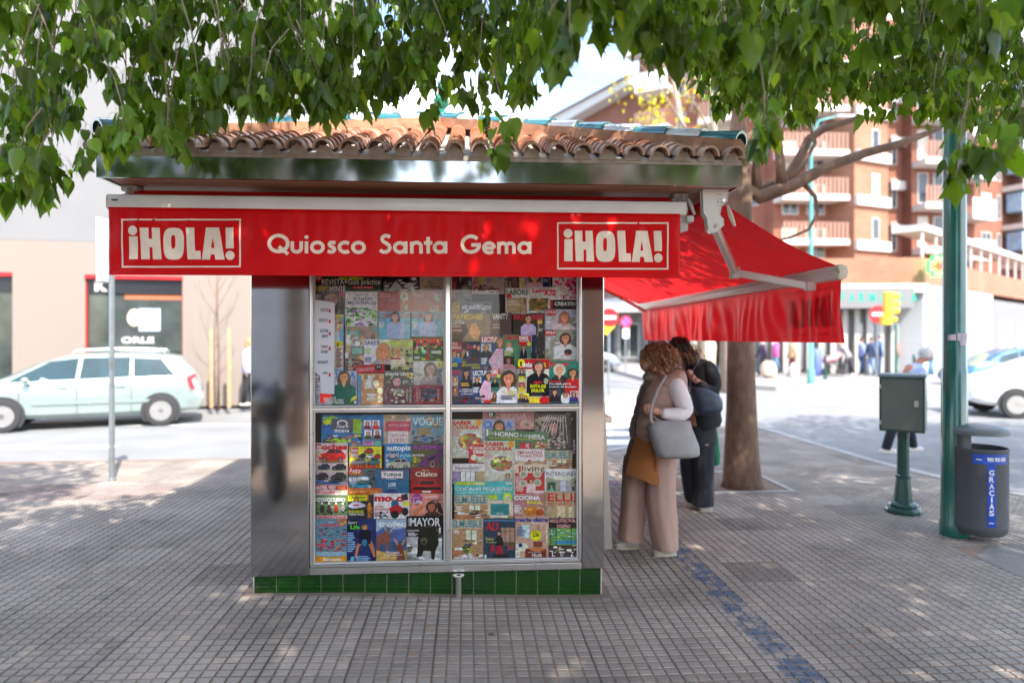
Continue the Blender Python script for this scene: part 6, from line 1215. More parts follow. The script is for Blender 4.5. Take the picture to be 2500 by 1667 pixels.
# ---------- region 4: lower right window
def f(c): c.e(410, 72, 36, 26, '263'); c.t('8', 385, 55, 420, 90, 'eee'); c.t('CUÍDATE', 485, 64, 690, 88, 'cba', .01); c.t('DESDE EL INTERIOR', 448, 94, 705, 108, 'cba', .01); c.e(705, 155, 60, 40, 'b98'); c.t('lab', 682, 145, 722, 165, '544')
mag(4, 335, 50, 775, 200, 'a77', 'dusty pink wellness pack behind the top of the lower right window', f)
def f(c): c.m(770, 85, 1045, 370, '433 776 998 222 a87', 50, .12); c.t('woman', 800, 92, 1030, 135, 'ba9', .02); c.face(925, 175, 45, '321', 'b87', 1); c.m(870, 225, 1040, 370, '223 ddd 556', 50, .09); [c.p([(875 + k * 18, 75), (880 + k * 18, 75), (780 + k * 33, 230 + abs(k - 4) * 20), (776 + k * 33, 230 + abs(k - 4) * 20)], 'dcc') for k in range(9)]
mag(4, 765, 60, 1060, 380, '433', 'fashion magazine in gathered shiny plastic with checked coat', f, wrapd=4)
def f(c): c.p([(1020, 380), (1030, 180), (1035, 140), (1065, 140), (1075, 180), (1085, 380)], '433'); c.e(1048, 148, 20, 14, 'a98'); c.t('hype', 1080, 282, 1112, 395, 'a9a', .02, 1); c.t('4', 1072, 100, 1082, 125, 'aaa')
mag(4, 1062, 55, 1145, 430, '211', 'black box with a dark bottle at the right edge of the lower right window', f, name='gift_box', cat='box')
def f(c): c.t('SABER', 84, 125, 245, 160, 'b12', .04); c.t('COCINAR', 84, 164, 308, 196, 'b12', .04); c.e(300, 142, 26, 28, 'c93'); food(c, 232, 300, 118, 88); c.l(86, 205, 150, 260, 5, 'b88'); c.t('GUISOS', 86, 358, 188, 376, 'edd', .01); c.t('DE CARNE', 86, 382, 225, 400, 'edd', .01); c.t('Y PESCADO', 86, 406, 235, 424, 'edd', .01)
mag(4, 82, 115, 332, 436, 'bba', 'cooking magazine with bowl of stew at the upper left', f)
def f(c): c.t('CLARA', 344, 128, 580, 190, '37b', .03); c.face(472, 175, 42, '543', 'b86', 1.5)
mag(4, 333, 112, 605, 330, '99a', 'blue titled cover peeking out above the oven recipe book', f)
def f(c): c.r(360, 208, 376, 262, 'ddd'); c.t('Del', 384, 222, 432, 250, 'dca', 0); c.t('HORNO', 434, 222, 630, 262, 'ddc', .03); c.t('A LA', 638, 232, 708, 258, 'ddc', .01); c.t('MESA', 714, 234, 852, 274, 'ddc', .03); c.t('RECETAS IRRESISTIBLES, CRUJIENTES Y FÁCILES', 378, 268, 765, 284, 'cb3', .01); c.r(645, 305, 738, 355, 'b34'); c.t('7€', 690, 312, 722, 345, 'edd', .01); food(c, 815, 318, 58, 36, '875', 14)
mag(4, 352, 208, 872, 355, '575', 'wide green oven recipe book with red price flag', f, tilt=2.5)
def f(c): c.t('Cosas de', 228, 335, 420, 362, 'edd', .03); c.t('casa', 256, 368, 350, 398, 'edd', .03); c.e(262, 430, 26, 26, 'dcb'); c.r(290, 420, 345, 470, 'dcb'); c.m(285, 440, 345, 475, '8a6 a98', 8, .3)
mag(4, 220, 322, 350, 475, 'b33', 'crimson home magazine behind the lower stew cover', f)
def f(c): c.t('SABER', 352, 304, 518, 336, 'b12', .04); c.t('COCINAR', 352, 342, 582, 374, 'b12', .04); c.e(572, 318, 28, 30, 'c93'); food(c, 490, 482, 108, 78); c.l(355, 385, 420, 440, 5, 'b88'); c.t('GUISOS', 358, 532, 448, 550, 'edd', .01); c.t('DE CARNE', 358, 556, 480, 572, 'edd', .01); c.t('Y PESCADO', 358, 578, 500, 596, 'edd', .01); c.bust(545, 580, 16, '999', '654', 'c97', .3)
mag(4, 345, 292, 606, 640, 'bba', 'cooking magazine with bowl of stew in the middle of the window', f)
def f(c): c.r(606, 362, 850, 460, 'ecc'); c.t('EMPANADAS', 626, 376, 832, 404, 'a23', .02); c.t('Y HOJALDRES', 618, 408, 838, 434, 'a23', .02); c.m(604, 462, 852, 500, 'b85 c96 974', 12, .2); c.e(724, 456, 12, 8, 'a23')
mag(4, 602, 358, 852, 500, 'ba9', 'white pastry recipe magazine with dark red capitals', f)
def elm(c, x0, y0, x1, y1, ch):
    w = x1 - x0; c.t('ELMUEBLE', x0 + 6, y0 + 8, x1 - 8, y0 + 68, '489', .03); room(c, x0, y0 + 78, x1, y1, 'a86', 34); c.l(x0 + 12, y0 + 90, x0 + 70, y0 + 120, 3, 'edd')
    if ch: c.e(x0 + w * .47, y0 + 255, 34, 30, '674'); c.m(x0 + 80, y0 + 225, x0 + 170, y0 + 275, 'dc3 564 342', 14, .2); c.t('ESTRENAR CASA EN', x0 + 55, y1 - 42, x0 + 190, y1 - 32, 'fee', .01); c.t('PRIMAVERA', x0 + 18, y1 - 28, x0 + 222, y1 - 6, 'fff', .04)
mag(4, 855, 372, 1080, 525, 'ba8', 'home magazine with teal title at the right, topmost of its three copies', lambda c: elm(c, 855, 372, 1080, 525, 0))
def f(c): c.t('NuevoEstilo', 110, 500, 306, 534, '222', .0); c.r(88, 545, 350, 640, '887'); c.r(150, 550, 275, 635, 'dde'); [c.r(x, 548, x + 6, 640, '776') for x in (148, 190, 232, 270)]; c.p([(90, 545), (140, 545), (150, 640), (90, 640)], '98a'); c.p([(285, 545), (350, 545), (350, 640), (280, 640)], 'a97')
mag(4, 84, 482, 352, 650, 'dcc', 'white decoration magazine with tall curtained windows', f)
def f(c): c.r(636, 500, 654, 558, 'b23'); c.t('living', 664, 498, 852, 562, '222', .0); c.r(606, 560, 850, 735, 'b33'); [c.e(x, y, 36, 30, 'bba') or c.e(x, y, 24, 19, '998') for x, y in ((675, 570), (790, 570), (672, 645), (790, 640))]; c.bust(738, 625, 17, 'dbb', '432', 'c97', .4, 2.2, 6); c.r(775, 705, 845, 730, 'cbb'); c.l(612, 585, 680, 720, 9, 'dbb')
mag(4, 594, 488, 888, 742, 'cba', 'interiors magazine with woman before plates on a red wall', f)
def f(c): c.t('INTERIORES', 864, 550, 1110, 584, '222', .0); c.r(864, 592, 1112, 712, '998'); c.r(875, 635, 942, 705, '254'); c.face(908, 668, 10, '322', 'c97', .3); c.p([(890, 705), (900, 680), (918, 680), (930, 705)], '6a8'); c.r(980, 625, 1030, 712, 'bbc'); c.r(1040, 620, 1075, 712, 'aaa'); c.p([(865, 592), (1112, 592), (1050, 625), (940, 615)], 'ccb'); c.m(1078, 620, 1110, 710, '334 556', 8, .3)
mag(4, 854, 525, 1122, 715, 'ddd', 'white interiors magazine with grey corridor photograph', f)
def f(c): c.r(112, 634, 356, 660, 'ab3'); c.t('ELMUEBLE', 262, 636, 350, 656, 'ddc', .02); c.t('COCINAS PEQUEÑAS', 108, 672, 580, 712, 'edd', .01); c.t('CLAVES PARA GANAR ESPACIO ESTANCIA A ESTANCIA', 108, 716, 512, 730, 'bdd', .0); c.r(380, 740, 460, 780, 'ab3'); c.e(542, 762, 42, 42, 'ac3'); c.t('8€', 515, 742, 562, 780, 'eee', .0); c.r(528, 638, 580, 655, 'ddd')
mag(4, 98, 630, 592, 785, '4aa', 'wide turquoise small kitchens supplement with lime price dot', f)
mag(4, 100, 745, 375, 945, 'ba8', 'home magazine with teal title at the left edge, above its lower copy', lambda c: elm(c, 100, 745, 375, 945, 0))
def f(c): c.r(402, 815, 556, 908, '388'); c.t('COCINAS', 424, 836, 530, 856, '244', .0); c.t('PEQUEÑAS', 414, 862, 540, 880, '244', .0); c.t('ELMUEBLE', 452, 890, 506, 900, 'edd', .02); c.r(376, 912, 588, 938, '986'); c.r(400, 915, 545, 930, 'ddc')
mag(4, 376, 786, 590, 940, 'cba', 'beige magazine with plain teal rectangle in its centre', f)
def f(c): c.t('COCINA', 596, 748, 815, 784, 'eee', .05); c.t('FÁCIL', 706, 786, 836, 818, 'dd2', .05); c.l(598, 825, 665, 900, 6, 'edd'); food(c, 760, 885, 100, 52, 'b97', 10); c.e(740, 875, 50, 38, 'b72'); c.e(810, 890, 36, 28, 'a52'); c.e(730, 862, 22, 12, 'd94')
mag(4, 592, 740, 850, 935, 'a77', 'cooking magazine with golden roast chicken and yellow word', f)
def f(c): c.t('ELLE', 876, 728, 1120, 795, 'b12', .02); c.t('DECORATION', 878, 806, 1120, 832, 'b23', .0); c.r(955, 835, 1020, 935, 'cb9'); c.r(1085, 720, 1092, 935, 'dcb'); c.r(1050, 840, 1080, 935, 'cb9'); c.e(978, 928, 8, 7, '332'); c.r(862, 720, 868, 935, '987')
mag(4, 852, 715, 1142, 940, 'a97', 'beige decoration magazine with panelled wall and spaced red capitals', f)
mag(4, 82, 945, 340, 1285, 'ba8', 'home magazine with teal title and dining table, bottom left corner', lambda c: elm(c, 82, 945, 340, 1285, 1))
def f(c): c.r(350, 950, 605, 962, '579'); c.t('AD', 362, 968, 468, 1038, 'c12', .01); c.r(485, 1015, 605, 1140, 'a87'); [c.r(x, 1015, x + 5, 1140, '543') for x in (485, 520, 560, 600)]; c.r(485, 1045, 605, 1049, '543'); c.r(485, 1135, 605, 1165, '654'); c.e(472, 1065, 12, 13, 'c98'); c.p([(440, 1150), (450, 1095), (472, 1080), (500, 1095), (512, 1150), (500, 1165), (450, 1165)], '222'); c.p([(455, 1165), (495, 1165), (508, 1245), (490, 1248), (478, 1190), (470, 1245), (458, 1245)], 'a23'); c.p([(402, 1240), (405, 1160), (432, 1160), (430, 1195), (455, 1200), (455, 1240), (448, 1240), (445, 1210), (412, 1205), (408, 1240)], 'a23'); c.e(490, 1250, 70, 14, '222'); c.t('Pedro', 362, 1095, 425, 1122, 'cc7', 0); c.t('Almodóvar', 362, 1128, 455, 1142, 'cc7', 0); c.t('20', 540, 1164, 592, 1198, 'c64', .0); c.r(350, 1238, 368, 1270, 'ccc')
mag(4, 340, 938, 608, 1278, '345', 'dark blue magazine with white haired man in red trousers beside a red chair', f)
def f(c): c.r(612, 920, 884, 1270, 'b98'); c.t('marie claire', 610, 930, 880, 966, '248', .05); c.t('Maison', 738, 965, 858, 988, 'edc', .0); c.r(665, 990, 725, 1100, 'bcc'); c.r(800, 990, 806, 1180, '975'); c.r(860, 990, 880, 1140, 'cba'); c.r(758, 1130, 832, 1175, '843'); c.e(660, 1175, 52, 38, 'ccb'); c.e(650, 1160, 16, 18, '247'); c.e(625, 1235, 26, 38, 'ccb'); c.r(690, 1190, 865, 1262, '732'); c.e(790, 1195, 62, 18, 'b74'); c.e(778, 1080, 46, 46, 'dd1'); c.t('2,50', 750, 1062, 806, 1094, '332', .03); c.l(755, 1045, 800, 1054, 1, '332'); c.t('amor por las', 712, 1212, 822, 1226, 'edd', 0); c.t('TELAS', 740, 1230, 826, 1256, 'fff', .03); c.l(622, 1008, 700, 1090, 6, '579')
mag(4, 608, 918, 886, 1270, 'b98', 'living room magazine with yellow price circle and brown ottoman', f)
def f(c): c.r(888, 935, 1140, 1015, '322'); c.t('ARQUITECTURA', 892, 944, 1128, 976, 'd99', .03); c.t('DISEÑO', 954, 982, 1068, 1015, 'd99', .03); c.r(888, 1018, 1140, 1170, '695'); c.m(888, 1018, 1140, 1130, '7a5 586 9b7 475 ace', 46, .1); c.r(940, 1120, 1120, 1150, '48a'); [c.r(x, 1018, x + 6, 1160, '443') for x in (900, 945, 1070, 1125)]; c.r(888, 1160, 1140, 1262, '433'); c.m(890, 1160, 1138, 1225, 'a98 665 443 bba 332', 30, .12); [c.t(q, x, 1216, x + 24, 1252, 'ccc', 0) for q, x in (('L', 914), ('U', 982), ('Z', 1068))]
mag(4, 888, 935, 1140, 1262, '443', 'dark magazine with glass walled garden room and thin spaced letters', f)
# ---- display boards the covers stand on
brd = mat('display_board', (.045, .04, .038), .8)
for z in (PZ0 + .16, zz(1000, 1290), zz(1000, 1180), zz(1000, 1090), zz(1000, 960), zz(1000, 880), zz(1000, 790)):
    b = B(); b.box((XA + .03, KY + .13, z - .012), (XB - .03, KY + .45, z)); b.build('display_shelf', brd, KI)
b = B(); b.box((XA + .02, KY + .46, PZ0 + .03), (XB - .02, KY + .47, ZT - .03)); b.build('display_back', brd, KI)
# ================================================================ people
skinm = mat('skin', (.52, .27, .185), .5, var=.06, scale=20, bump=.0004, bscale=120)
def cloth(name, col, rough=.85, **k): return mat(name, col, rough, var=k.pop('var', .1), scale=k.pop('scale', 12), bump=k.pop('bump', .0015), bscale=k.pop('bscale', 60), **k)
class Z:                                   # a zoomed crop of the photo: crop pixels -> metres at a depth
    def __init__(s, x0, y0, sc): s.x0, s.y0, s.sc = x0, y0, sc
    def __call__(s, x, y, Y): return at(s.x0 + x / s.sc, s.y0 + y / s.sc, Y)
    def m(s, d, Y): return d / s.sc / F * Y
def smoothrings(rows, k=4):
    out = []; n = len(rows)
    for i in range(n - 1):
        p0, p1, p2, p3 = rows[max(i - 1, 0)], rows[i], rows[i + 1], rows[min(i + 2, n - 1)]
        for j in range(k):
            t = j / k; out.append([.5 * ((2 * b_) + (c - a) * t + (2 * a - 5 * b_ + 4 * c - d) * t * t + (3 * b_ - a - 3 * c + d) * t ** 3) for a, b_, c, d in zip(p0, p1, p2, p3)])
    return out + [list(rows[-1])]
def garment(name, z, rows, Y, m, parent, n=30, fold=.02, ff=7, seed=0., hem=True, solid=.004, e=2.3, k=4, cap=False):
    """rows: (x left, x right, y left, y right, half depth m, depth shift m) in crop pixels"""
    b = B(); rings = []; rr = smoothrings(rows, k)
    for j, (x0, x1, ya, yb, dp, dy) in enumerate(rr):
        a, c = z(x0, ya, Y + dy), z(x1, yb, Y + dy); ctr = (a + c) / 2; ex = (c - a) / 2; ring = []
        for i in range(n):
            th = 2 * pi * i / n; ct, st = cos(th), sin(th); cc = abs(ct) ** (2 / e) * (1 if ct > 0 else -1); ss = abs(st) ** (2 / e) * (1 if st > 0 else -1)
            f_ = 1 + fold * (sin(ff * th + seed + j * .07) + .6 * sin((ff * 2 + 1) * th + seed * 2 - j * .23) + .5 * sin(j * .9 + 3 * th + seed))
            ring.append(ctr + ex * cc * (1 + (f_ - 1) * .5) + V((0, dp * ss * f_, 0)))
        rings.append(ring)
    b.loft(rings, cap=cap); mods = [('SOLIDIFY', dict(thickness=solid, offset=-1))] if solid else []
    return b.build(name, m, parent, smooth='all', mods=mods + [('SUBSURF', dict(levels=1, render_levels=1))])
def bodymesh(name, pieces, parent, voxel=.009, m=None, balls=()):
    """one continuous skin surface: limbs (points, radii) and balls fused by a voxel remesh"""
    b = B()
    for pts, rr in pieces: b.tube(pts, rr, 14)
    for c, r, M in balls: b.ball(c, r, 10, M)
    return b.build(name, m or skinm, parent, smooth='all', mods=[('REMESH', dict(mode='VOXEL', voxel_size=voxel, use_smooth_shade=True)), ('SMOOTH', dict(factor=.6, iterations=4))])
def hand(tips, palm0, palm1, r=.009):      # palm + four fingers + thumb as limbs for bodymesh
    return [([palm0, (palm0 + palm1) / 2, palm1], [.026, .034, .03])] + [(t, [r * 1.05, r, r * .85][:len(t)] if len(t) < 4 else [r * 1.1, r, r * .95, r * .75]) for t in tips]
def locks(name, roots, parent, cols, n=60, r=.012, ln=.12, curl=.012, fall=V((0, 0, -1)), ctr=None, mname='hair'):
    hm = mat(mname, rough=.42, var=.25, scale=30, attr=True, stretch=(1, 1, 1), spec=.4); b = B()
    for i in range(n):
        p = V(random.choice(roots)) + V([random.gauss(0, .012) for _ in range(3)]); out = (p - ctr).normalized() if ctr else V((0, -1, 0)); pts = []; q = p.copy(); ph = random.random() * 6; L_ = ln * random.uniform(.6, 1.2)
        side = out.cross(V((0, 0, 1))).normalized(); c = random.choice(cols); s_ = random.uniform(.75, 1.2); b.col = tuple(v * s_ for v in c)
        for k in range(8):
            t = k / 7; q = q + fall * (L_ / 7) * (.5 + t) + out * (.012 * (1 - t) - .004 * t); pts.append(q + side * curl * sin(ph + t * 7) + out * curl * .6 * cos(ph + t * 7))
        b.tube(pts, [r * .5, r, r * 1.1, r * 1.05, r * .95, r * .8, r * .6, r * .25], 6, flat=.6)
    return b.build(name, hm, parent, smooth='all')
z5 = Z(1450, 760, 2.45)
# ---------------------------------------------------------------- woman in the quilted vest
Y1 = 5.30; w1 = thing('person', z5(300, 1430, Y1) * V((1, 1, 0)) + V((0, 0, gz(2))), 'woman in beige trousers and brown quilted vest with white sleeves leaning to the counter', 'person')
w1.location = (w1.location.x, Y1, gz(2)); P = lambda x, y, d=0: z5(x, y, Y1 + d)
AU = [(.30, .13, .06), (.42, .21, .10), (.25, .10, .048), (.60, .36, .19), (.20, .075, .036)]
hc = P(352, 283); Mh = Matrix.Rotation(R(-22), 3, 'Y')
balls = [(hc, (.088, .072, .108), Mh), (P(312, 316), (.05, .052, .058), None), (P(283, 306), (.016, .012, .014), None), (P(296, 290), (.02, .03, .02), None), (P(300, 335), (.022, .028, .014), None), (P(316, 350), (.026, .03, .022), None), (P(366, 300, -.075), (.017, .008, .026), None)]
pcs = [([P(380, 330), P(405, 380), P(425, 430)], [.05, .052, .07]), ([P(425, 420), P(400, 520), P(370, 640), P(350, 760)], [.11, .13, .14, .15]),
       ([P(450, 440, -.06), P(490, 450, -.16), P(540, 540, -.20), P(568, 600, -.21)], [.06, .052, .045, .038]), ([P(568, 600, -.21), P(470, 612, -.24), P(388, 604, -.25)], [.038, .034, .027]),
       ([P(425, 430, .12), P(400, 520, .22), P(350, 600, .2), P(280, 560, .15)], [.055, .045, .038, .028]),
       ([P(390, 780, -.08), P(400, 1000, -.08), P(420, 1200, -.08), P(432, 1400, -.08)], [.10, .08, .05, .038]), ([P(300, 780, .09), P(250, 1000, .09), P(225, 1200, .09), P(205, 1345, .09)], [.10, .08, .05, .038])]
pcs += hand([[P(352, 572, -.27), P(322, 556, -.275), P(300, 560, -.27), P(296, 575, -.25)], [P(350, 585, -.28), P(318, 572, -.29), P(297, 578, -.28), P(298, 592, -.26)], [P(350, 597, -.28), P(322, 590, -.295), P(302, 595, -.285), P(306, 606, -.265)],
             [P(352, 608, -.27), P(328, 604, -.285), P(312, 608, -.275), P(316, 616, -.26)], [P(372, 580, -.255), P(352, 560, -.235), P(335, 553, -.235), P(322, 558, -.24)]], P(384, 602, -.252), P(345, 588, -.27), .0085)
bodymesh('body', pcs, w1, .0065, balls=balls)
b = B(); b.ball(P(296, 298, -.028), (.006, .004, .004), 5); b.build('eye', mat('eye_dark', (.05, .03, .02), .2), w1, smooth=True)
b = B(); b.tube([P(284, 298, -.045), P(300, 296, -.06), P(335, 292, -.074)], .0025, 6); b.lathe(P(286, 300, -.04), [(.02, -.001), (.021, 0), (.02, .001)], 14, 'y'); b.build('sunglasses', mat('amber_frame', (.35, .12, .02), .2, coat=.5), w1, smooth=True)
b = B(); b.ball(P(372, 256), (.108, .095, .080), 12, Matrix.Rotation(R(24), 3, 'Y')); b.ball(P(412, 294), (.070, .08, .068), 10); b.col = (.27, .10, .042); b.c = [b.col] * len(b.c)
hb = b.build('hair', mat('hair', rough=.42, var=.25, scale=30, attr=True, spec=.4), w1, smooth='all')
rt = [hc + V((.104 * cos(a) * cos(e_), -.092 * abs(cos(e_)) * sin(abs(a) + .2), .088 * sin(e_))) + V((.030, 0, .020)) for a in np.arange(-.2, 3.3, .22) for e_ in (.1, .4, .7, 1.0, 1.3)]
for (fl, n_, l_) in ((V((.45, 0, -.75)), 210, .10), (V((.5, 0, -.6)), 60, .08), (V((.35, 0, -.9)), 150, .10)): locks('hair_lock', rt, hb, AU, n_, .0048, l_, .0085, fl, hc)
locks('hair_lock', [P(430, 300, -.08), P(455, 320, -.06), P(410, 330, -.09), P(380, 330, -.09), P(350, 325, -.085)], hb, AU, 130, .0045, .075, .009, V((.6, 0, -.75)), hc)
vest = cloth('taupe_quilting', (.40, .255, .20), .6, bump=.004, bscale=16, stretch=(1, 1, 3)); 
def quilt(rows, k): 
    return rows
rows = [(330, 470, 395, 372, .10, 0), (305, 535, 425, 412, .15, -.01), (284, 545, 470, 470, .165, -.01), (266, 525, 530, 540, .165, -.01), (252, 505, 590, 600, .165, -.01), (236, 480, 645, 650, .17, -.01), (222, 455, 700, 700, .17, -.01), (222, 430, 740, 755, .165, -.01), (240, 420, 768, 792, .155, -.01)]
rq = smoothrings(rows, 5); rq = [[a + (5 * (abs(sin(j * .55))) if j > 3 else 0) * -1, c + 5 * abs(sin(j * .55)), y0, y1, d * (1 + .06 * abs(sin(j * .55))), s] for j, (a, c, y0, y1, d, s) in enumerate(rq)]
VT = garment('vest', z5, rq, Y1, vest, w1, fold=.006, ff=5, k=1)
b = B(); zp = [(372, 415), (330, 430), (296, 480), (280, 540), (262, 600), (250, 660), (246, 720), (252, 764)]; b.tube([P(x, y, -.10 - .02 * i / 7) for i, (x, y) in enumerate(zp)], .006, 6); b.build('zip', blackp, VT)
garment('hood', z5, [(398, 470, 372, 330, .05, -.03), (345, 530, 400, 352, .12, -.03), (330, 545, 432, 400, .165, -.02), (340, 540, 455, 440, .16, -.02), (370, 500, 450, 452, .13, -.02)], Y1, vest, VT, fold=.03, ff=4, seed=1)
scf = cloth('checked_scarf', (.50, .38, .31), .9, var=.35, scale=26); garment('scarf', z5, [(316, 420, 360, 325, .06, -.02), (300, 450, 385, 335, .085, -.02), (298, 455, 402, 360, .09, -.02), (310, 430, 412, 388, .08, -.02)], Y1, scf, w1, fold=.06, ff=4, seed=2)
slv = cloth('white_sleeve', (.78, .72, .72), .8, bump=.003, bscale=18)
b = B(); sp = [P(462, 408, -.10), P(488, 440, -.15), P(512, 500, -.185), P(538, 560, -.20), P(552, 596, -.21), P(530, 618, -.225), P(470, 618, -.235), P(425, 612, -.245), P(396, 606, -.25)]
b.tube(sp, [.055, .076, .074, .068, .064, .060, .054, .046, .040], 20); b.build('sleeve', slv, w1, smooth='all', mods=[('SUBSURF', dict(levels=1, render_levels=1))])
tr = cloth('beige_crepe', (.46, .29, .23), .85, bump=.002, bscale=26, stretch=(3, 3, .5))
garment('trousers', z5, [(225, 455, 755, 755, .15, 0), (208, 480, 800, 800, .155, 0), (196, 490, 850, 850, .15, 0), (192, 490, 900, 900, .14, 0), (205, 470, 935, 935, .12, 0)], Y1, tr, w1, fold=.008, seed=.5, solid=0, cap=True)
TRA = garment('trouser_leg', z5, [(330, 490, 860, 860, .11, -.07), (322, 487, 960, 960, .105, -.07), (318, 482, 1060, 1060, .10, -.07), (320, 486, 1160, 1160, .10, -.07), (332, 492, 1260, 1260, .105, -.07), (346, 495, 1350, 1350, .11, -.07), (362, 494, 1418, 1412, .115, -.07)], Y1, tr, w1, fold=.05, ff=4, seed=1.)
garment('trouser_leg', z5, [(188, 335, 860, 860, .11, .09), (176, 318, 960, 960, .105, .09), (170, 316, 1060, 1060, .10, .09), (166, 306, 1160, 1160, .10, .09), (158, 298, 1260, 1260, .105, .09), (148, 290, 1335, 1340, .11, .09), (150, 284, 1352, 1372, .115, .09)], Y1, tr, w1, fold=.05, ff=4, seed=3.)
shoe = mat('white_leather', (.62, .58, .54), .5, var=.06, bump=.0006); sole = mat('cream_sole', (.55, .47, .36), .7)
def shoes(z, xt, xh, y, Y, parent, h=.075, w=.042):       # toe x, heel x, ground y in crop pixels
    a, c = z(xt, y, Y), z(xh, y, Y); c.z = a.z = min(a.z, c.z); d = (c - a); L_ = d.length; d.normalize(); s_ = V((0, 1, 0)); b = B(); rings = []
    for t, ww, hh in ((0, .45, .30), (.06, .8, .45), (.2, 1.05, .58), (.4, 1.0, .8), (.6, .85, 1.0), (.8, .82, 1.0), (.95, .75, .95), (1, .5, .7)):
        rings.append([a + d * (t * L_) + s_ * (w * ww * cos(2 * pi * k / 14)) + V((0, 0, .018 + h * hh * max(0, sin(2 * pi * k / 14)))) for k in range(14)])
    b.loft(rings); o = b.build('shoe', shoe, parent, smooth='all')
    b = B(); b.loft([[a + d * (t * L_) + s_ * (w * ww * 1.06 * cos(2 * pi * k / 14)) + V((0, 0, hh)) for t, ww, k in [(.5 - .52 * cos(2 * pi * q / 24), .55 + .5 * abs(sin(2 * pi * q / 24)) ** .5, 0 if q < 12 else 7) for q in range(24)]] for hh in (0, .02)]); b.build('sole', sole, o)
g5 = lambda x, Y: (gz(2) - 0)
def shoes_ground(xt, xh, Y, parent, **k):
    z = z5; p = z5(xt, 1000, Y); D = p.x * sY + p.y * cY; py = HY + (CH - gz(2)) / D * F; shoes(z5, xt, xh, (py - 760) * 2.45, Y, parent, **k)
shoes_ground(357, 486, Y1 - .07, w1); shoes_ground(128, 262, Y1 + .12, w1)
b = B(); b.tube([P(388, 585, -.255), P(392, 600, -.29), P(390, 622, -.25), P(388, 600, -.22), P(388, 585, -.255)], .004, 6); b.build('bracelet', mat('gold', (.7, .5, .2), .3, 1.), w1)
# tote and suede pouch she carries
gt = thing('tote_bag', P(480, 870, -.3), 'soft grey cloth tote hanging from the forearm of the woman in the vest', 'bag')
canv = cloth('grey_canvas', (.34, .325, .32), .9, bump=.004, bscale=14)
garment('sack', z5, [(350, 575, 650, 652, .03, -.32), (325, 582, 685, 678, .07, -.32), (322, 592, 715, 715, .09, -.32), (332, 608, 760, 755, .10, -.32), (348, 624, 805, 800, .10, -.32), (362, 630, 842, 838, .095, -.32), (384, 624, 868, 862, .075, -.32), (420, 590, 880, 874, .03, -.32)], Y1, canv, gt, fold=.03, ff=5, seed=.3, solid=0, cap=True)
b = B(); b.tube([P(352, 668, -.37), P(340, 640, -.37), P(340, 600, -.33), P(352, 545, -.3), P(385, 460, -.25), P(432, 384, -.18)], .011, 6, flat=.35); b.tube([P(395, 655, -.38), P(372, 640, -.36), P(352, 622, -.32)], .010, 6, flat=.35); b.build('strap', canv, gt, smooth=True)
sb = thing('shoulder_bag', P(260, 1000, -.2), 'flat rust brown suede bag hanging in front of the beige trousers', 'bag')
sued = cloth('rust_suede', (.25, .085, .018), .95, bump=.001, bscale=150, var=.2, scale=9)
b = B(); N = 10; grid = lambda dd: [[(P(215, 730) * (1 - s) + P(332, 785) * s) * (1 - t) + (P(158, 945) * (1 - s) + P(357, 1016) * s) * t + V((.0, -.17 - .03 * sin(pi * s) - dd * sin(pi * s) ** .4, .006 * sin(9 * s + 4 * t))) for s in [i / N for i in range(N + 1)]] for t in [j / N for j in range(N + 1)]]
b.loft(grid(.014), cap=False, close=False); b.loft([r[::-1] for r in grid(-.014)], cap=False, close=False); b.build('pouch', sued, sb, smooth='all')
b = B(); b.tube([P(335, 780, -.19), P(360, 850, -.20), P(372, 900, -.2), P(358, 1005, -.18)], .006, 6); b.build('side_seam', sued, sb)
# ---------------------------------------------------------------- woman in the black blazer
z6 = Z(1463, 760, 2.45); Y2 = 6.62; w2 = thing('person', (z6(600, 1180, Y2).x, Y2, gz(2)), 'woman in black blazer and black trousers bowing her head behind the woman in the vest', 'person'); P = lambda x, y, d=0: z6(x, y, Y2 + d)
h2 = P(468, 225); blk = cloth('black_wool', (.018, .019, .023), .8, bscale=90)
bodymesh('body', [([P(490, 270), P(520, 310), P(545, 340)], [.05, .05, .07]), ([P(560, 330), P(600, 500), P(600, 680)], [.11, .13, .14]), ([P(630, 320, -.12), P(680, 400, -.18), P(690, 480, -.2)], [.055, .05, .042]), ([P(690, 480, -.2), P(620, 440, -.24), P(565, 405, -.25)], [.042, .034, .027]),
  ([P(560, 330, .15), P(540, 420, .2), P(500, 420, .1)], [.05, .045, .03]), ([P(620, 700, -.06), P(628, 900, -.08), P(622, 1140, -.08)], [.08, .06, .035]), ([P(575, 720, .06), P(545, 900, .09), P(565, 1120, .09)], [.07, .05, .035])]
  + hand([[P(545, 385, -.26), P(530, 370, -.26), P(522, 355, -.25)], [P(550, 378, -.27), P(536, 362, -.27), P(530, 348, -.26)], [P(555, 374, -.26), P(546, 358, -.265), P(540, 345, -.255)], [P(560, 374, -.25), P(555, 360, -.25), P(550, 350, -.24)], [P(548, 395, -.24), P(534, 388, -.23), P(526, 380, -.23)]], P(565, 405, -.25), P(552, 388, -.255)),
  w2, .008, balls=[(h2, (.085, .075, .105), Matrix.Rotation(R(-35), 3, 'Y')), (P(440, 262), (.045, .045, .05), None), (P(424, 262), (.014, .012, .014), None)])
DB = [(.022, .013, .011), (.05, .028, .018), (.03, .018, .013)]; LB = [(.30, .17, .09), (.45, .28, .16), (.18, .095, .055), (.09, .05, .03)]
b = B(); b.ball(P(475, 218), (.115, .105, .115), 12, Matrix.Rotation(R(-20), 3, 'Y')); b.col = DB[0]; b.c = [DB[0]] * len(b.c); hb = b.build('hair', mat('hair_dark', rough=.4, var=.2, scale=30, attr=True), w2, smooth='all')
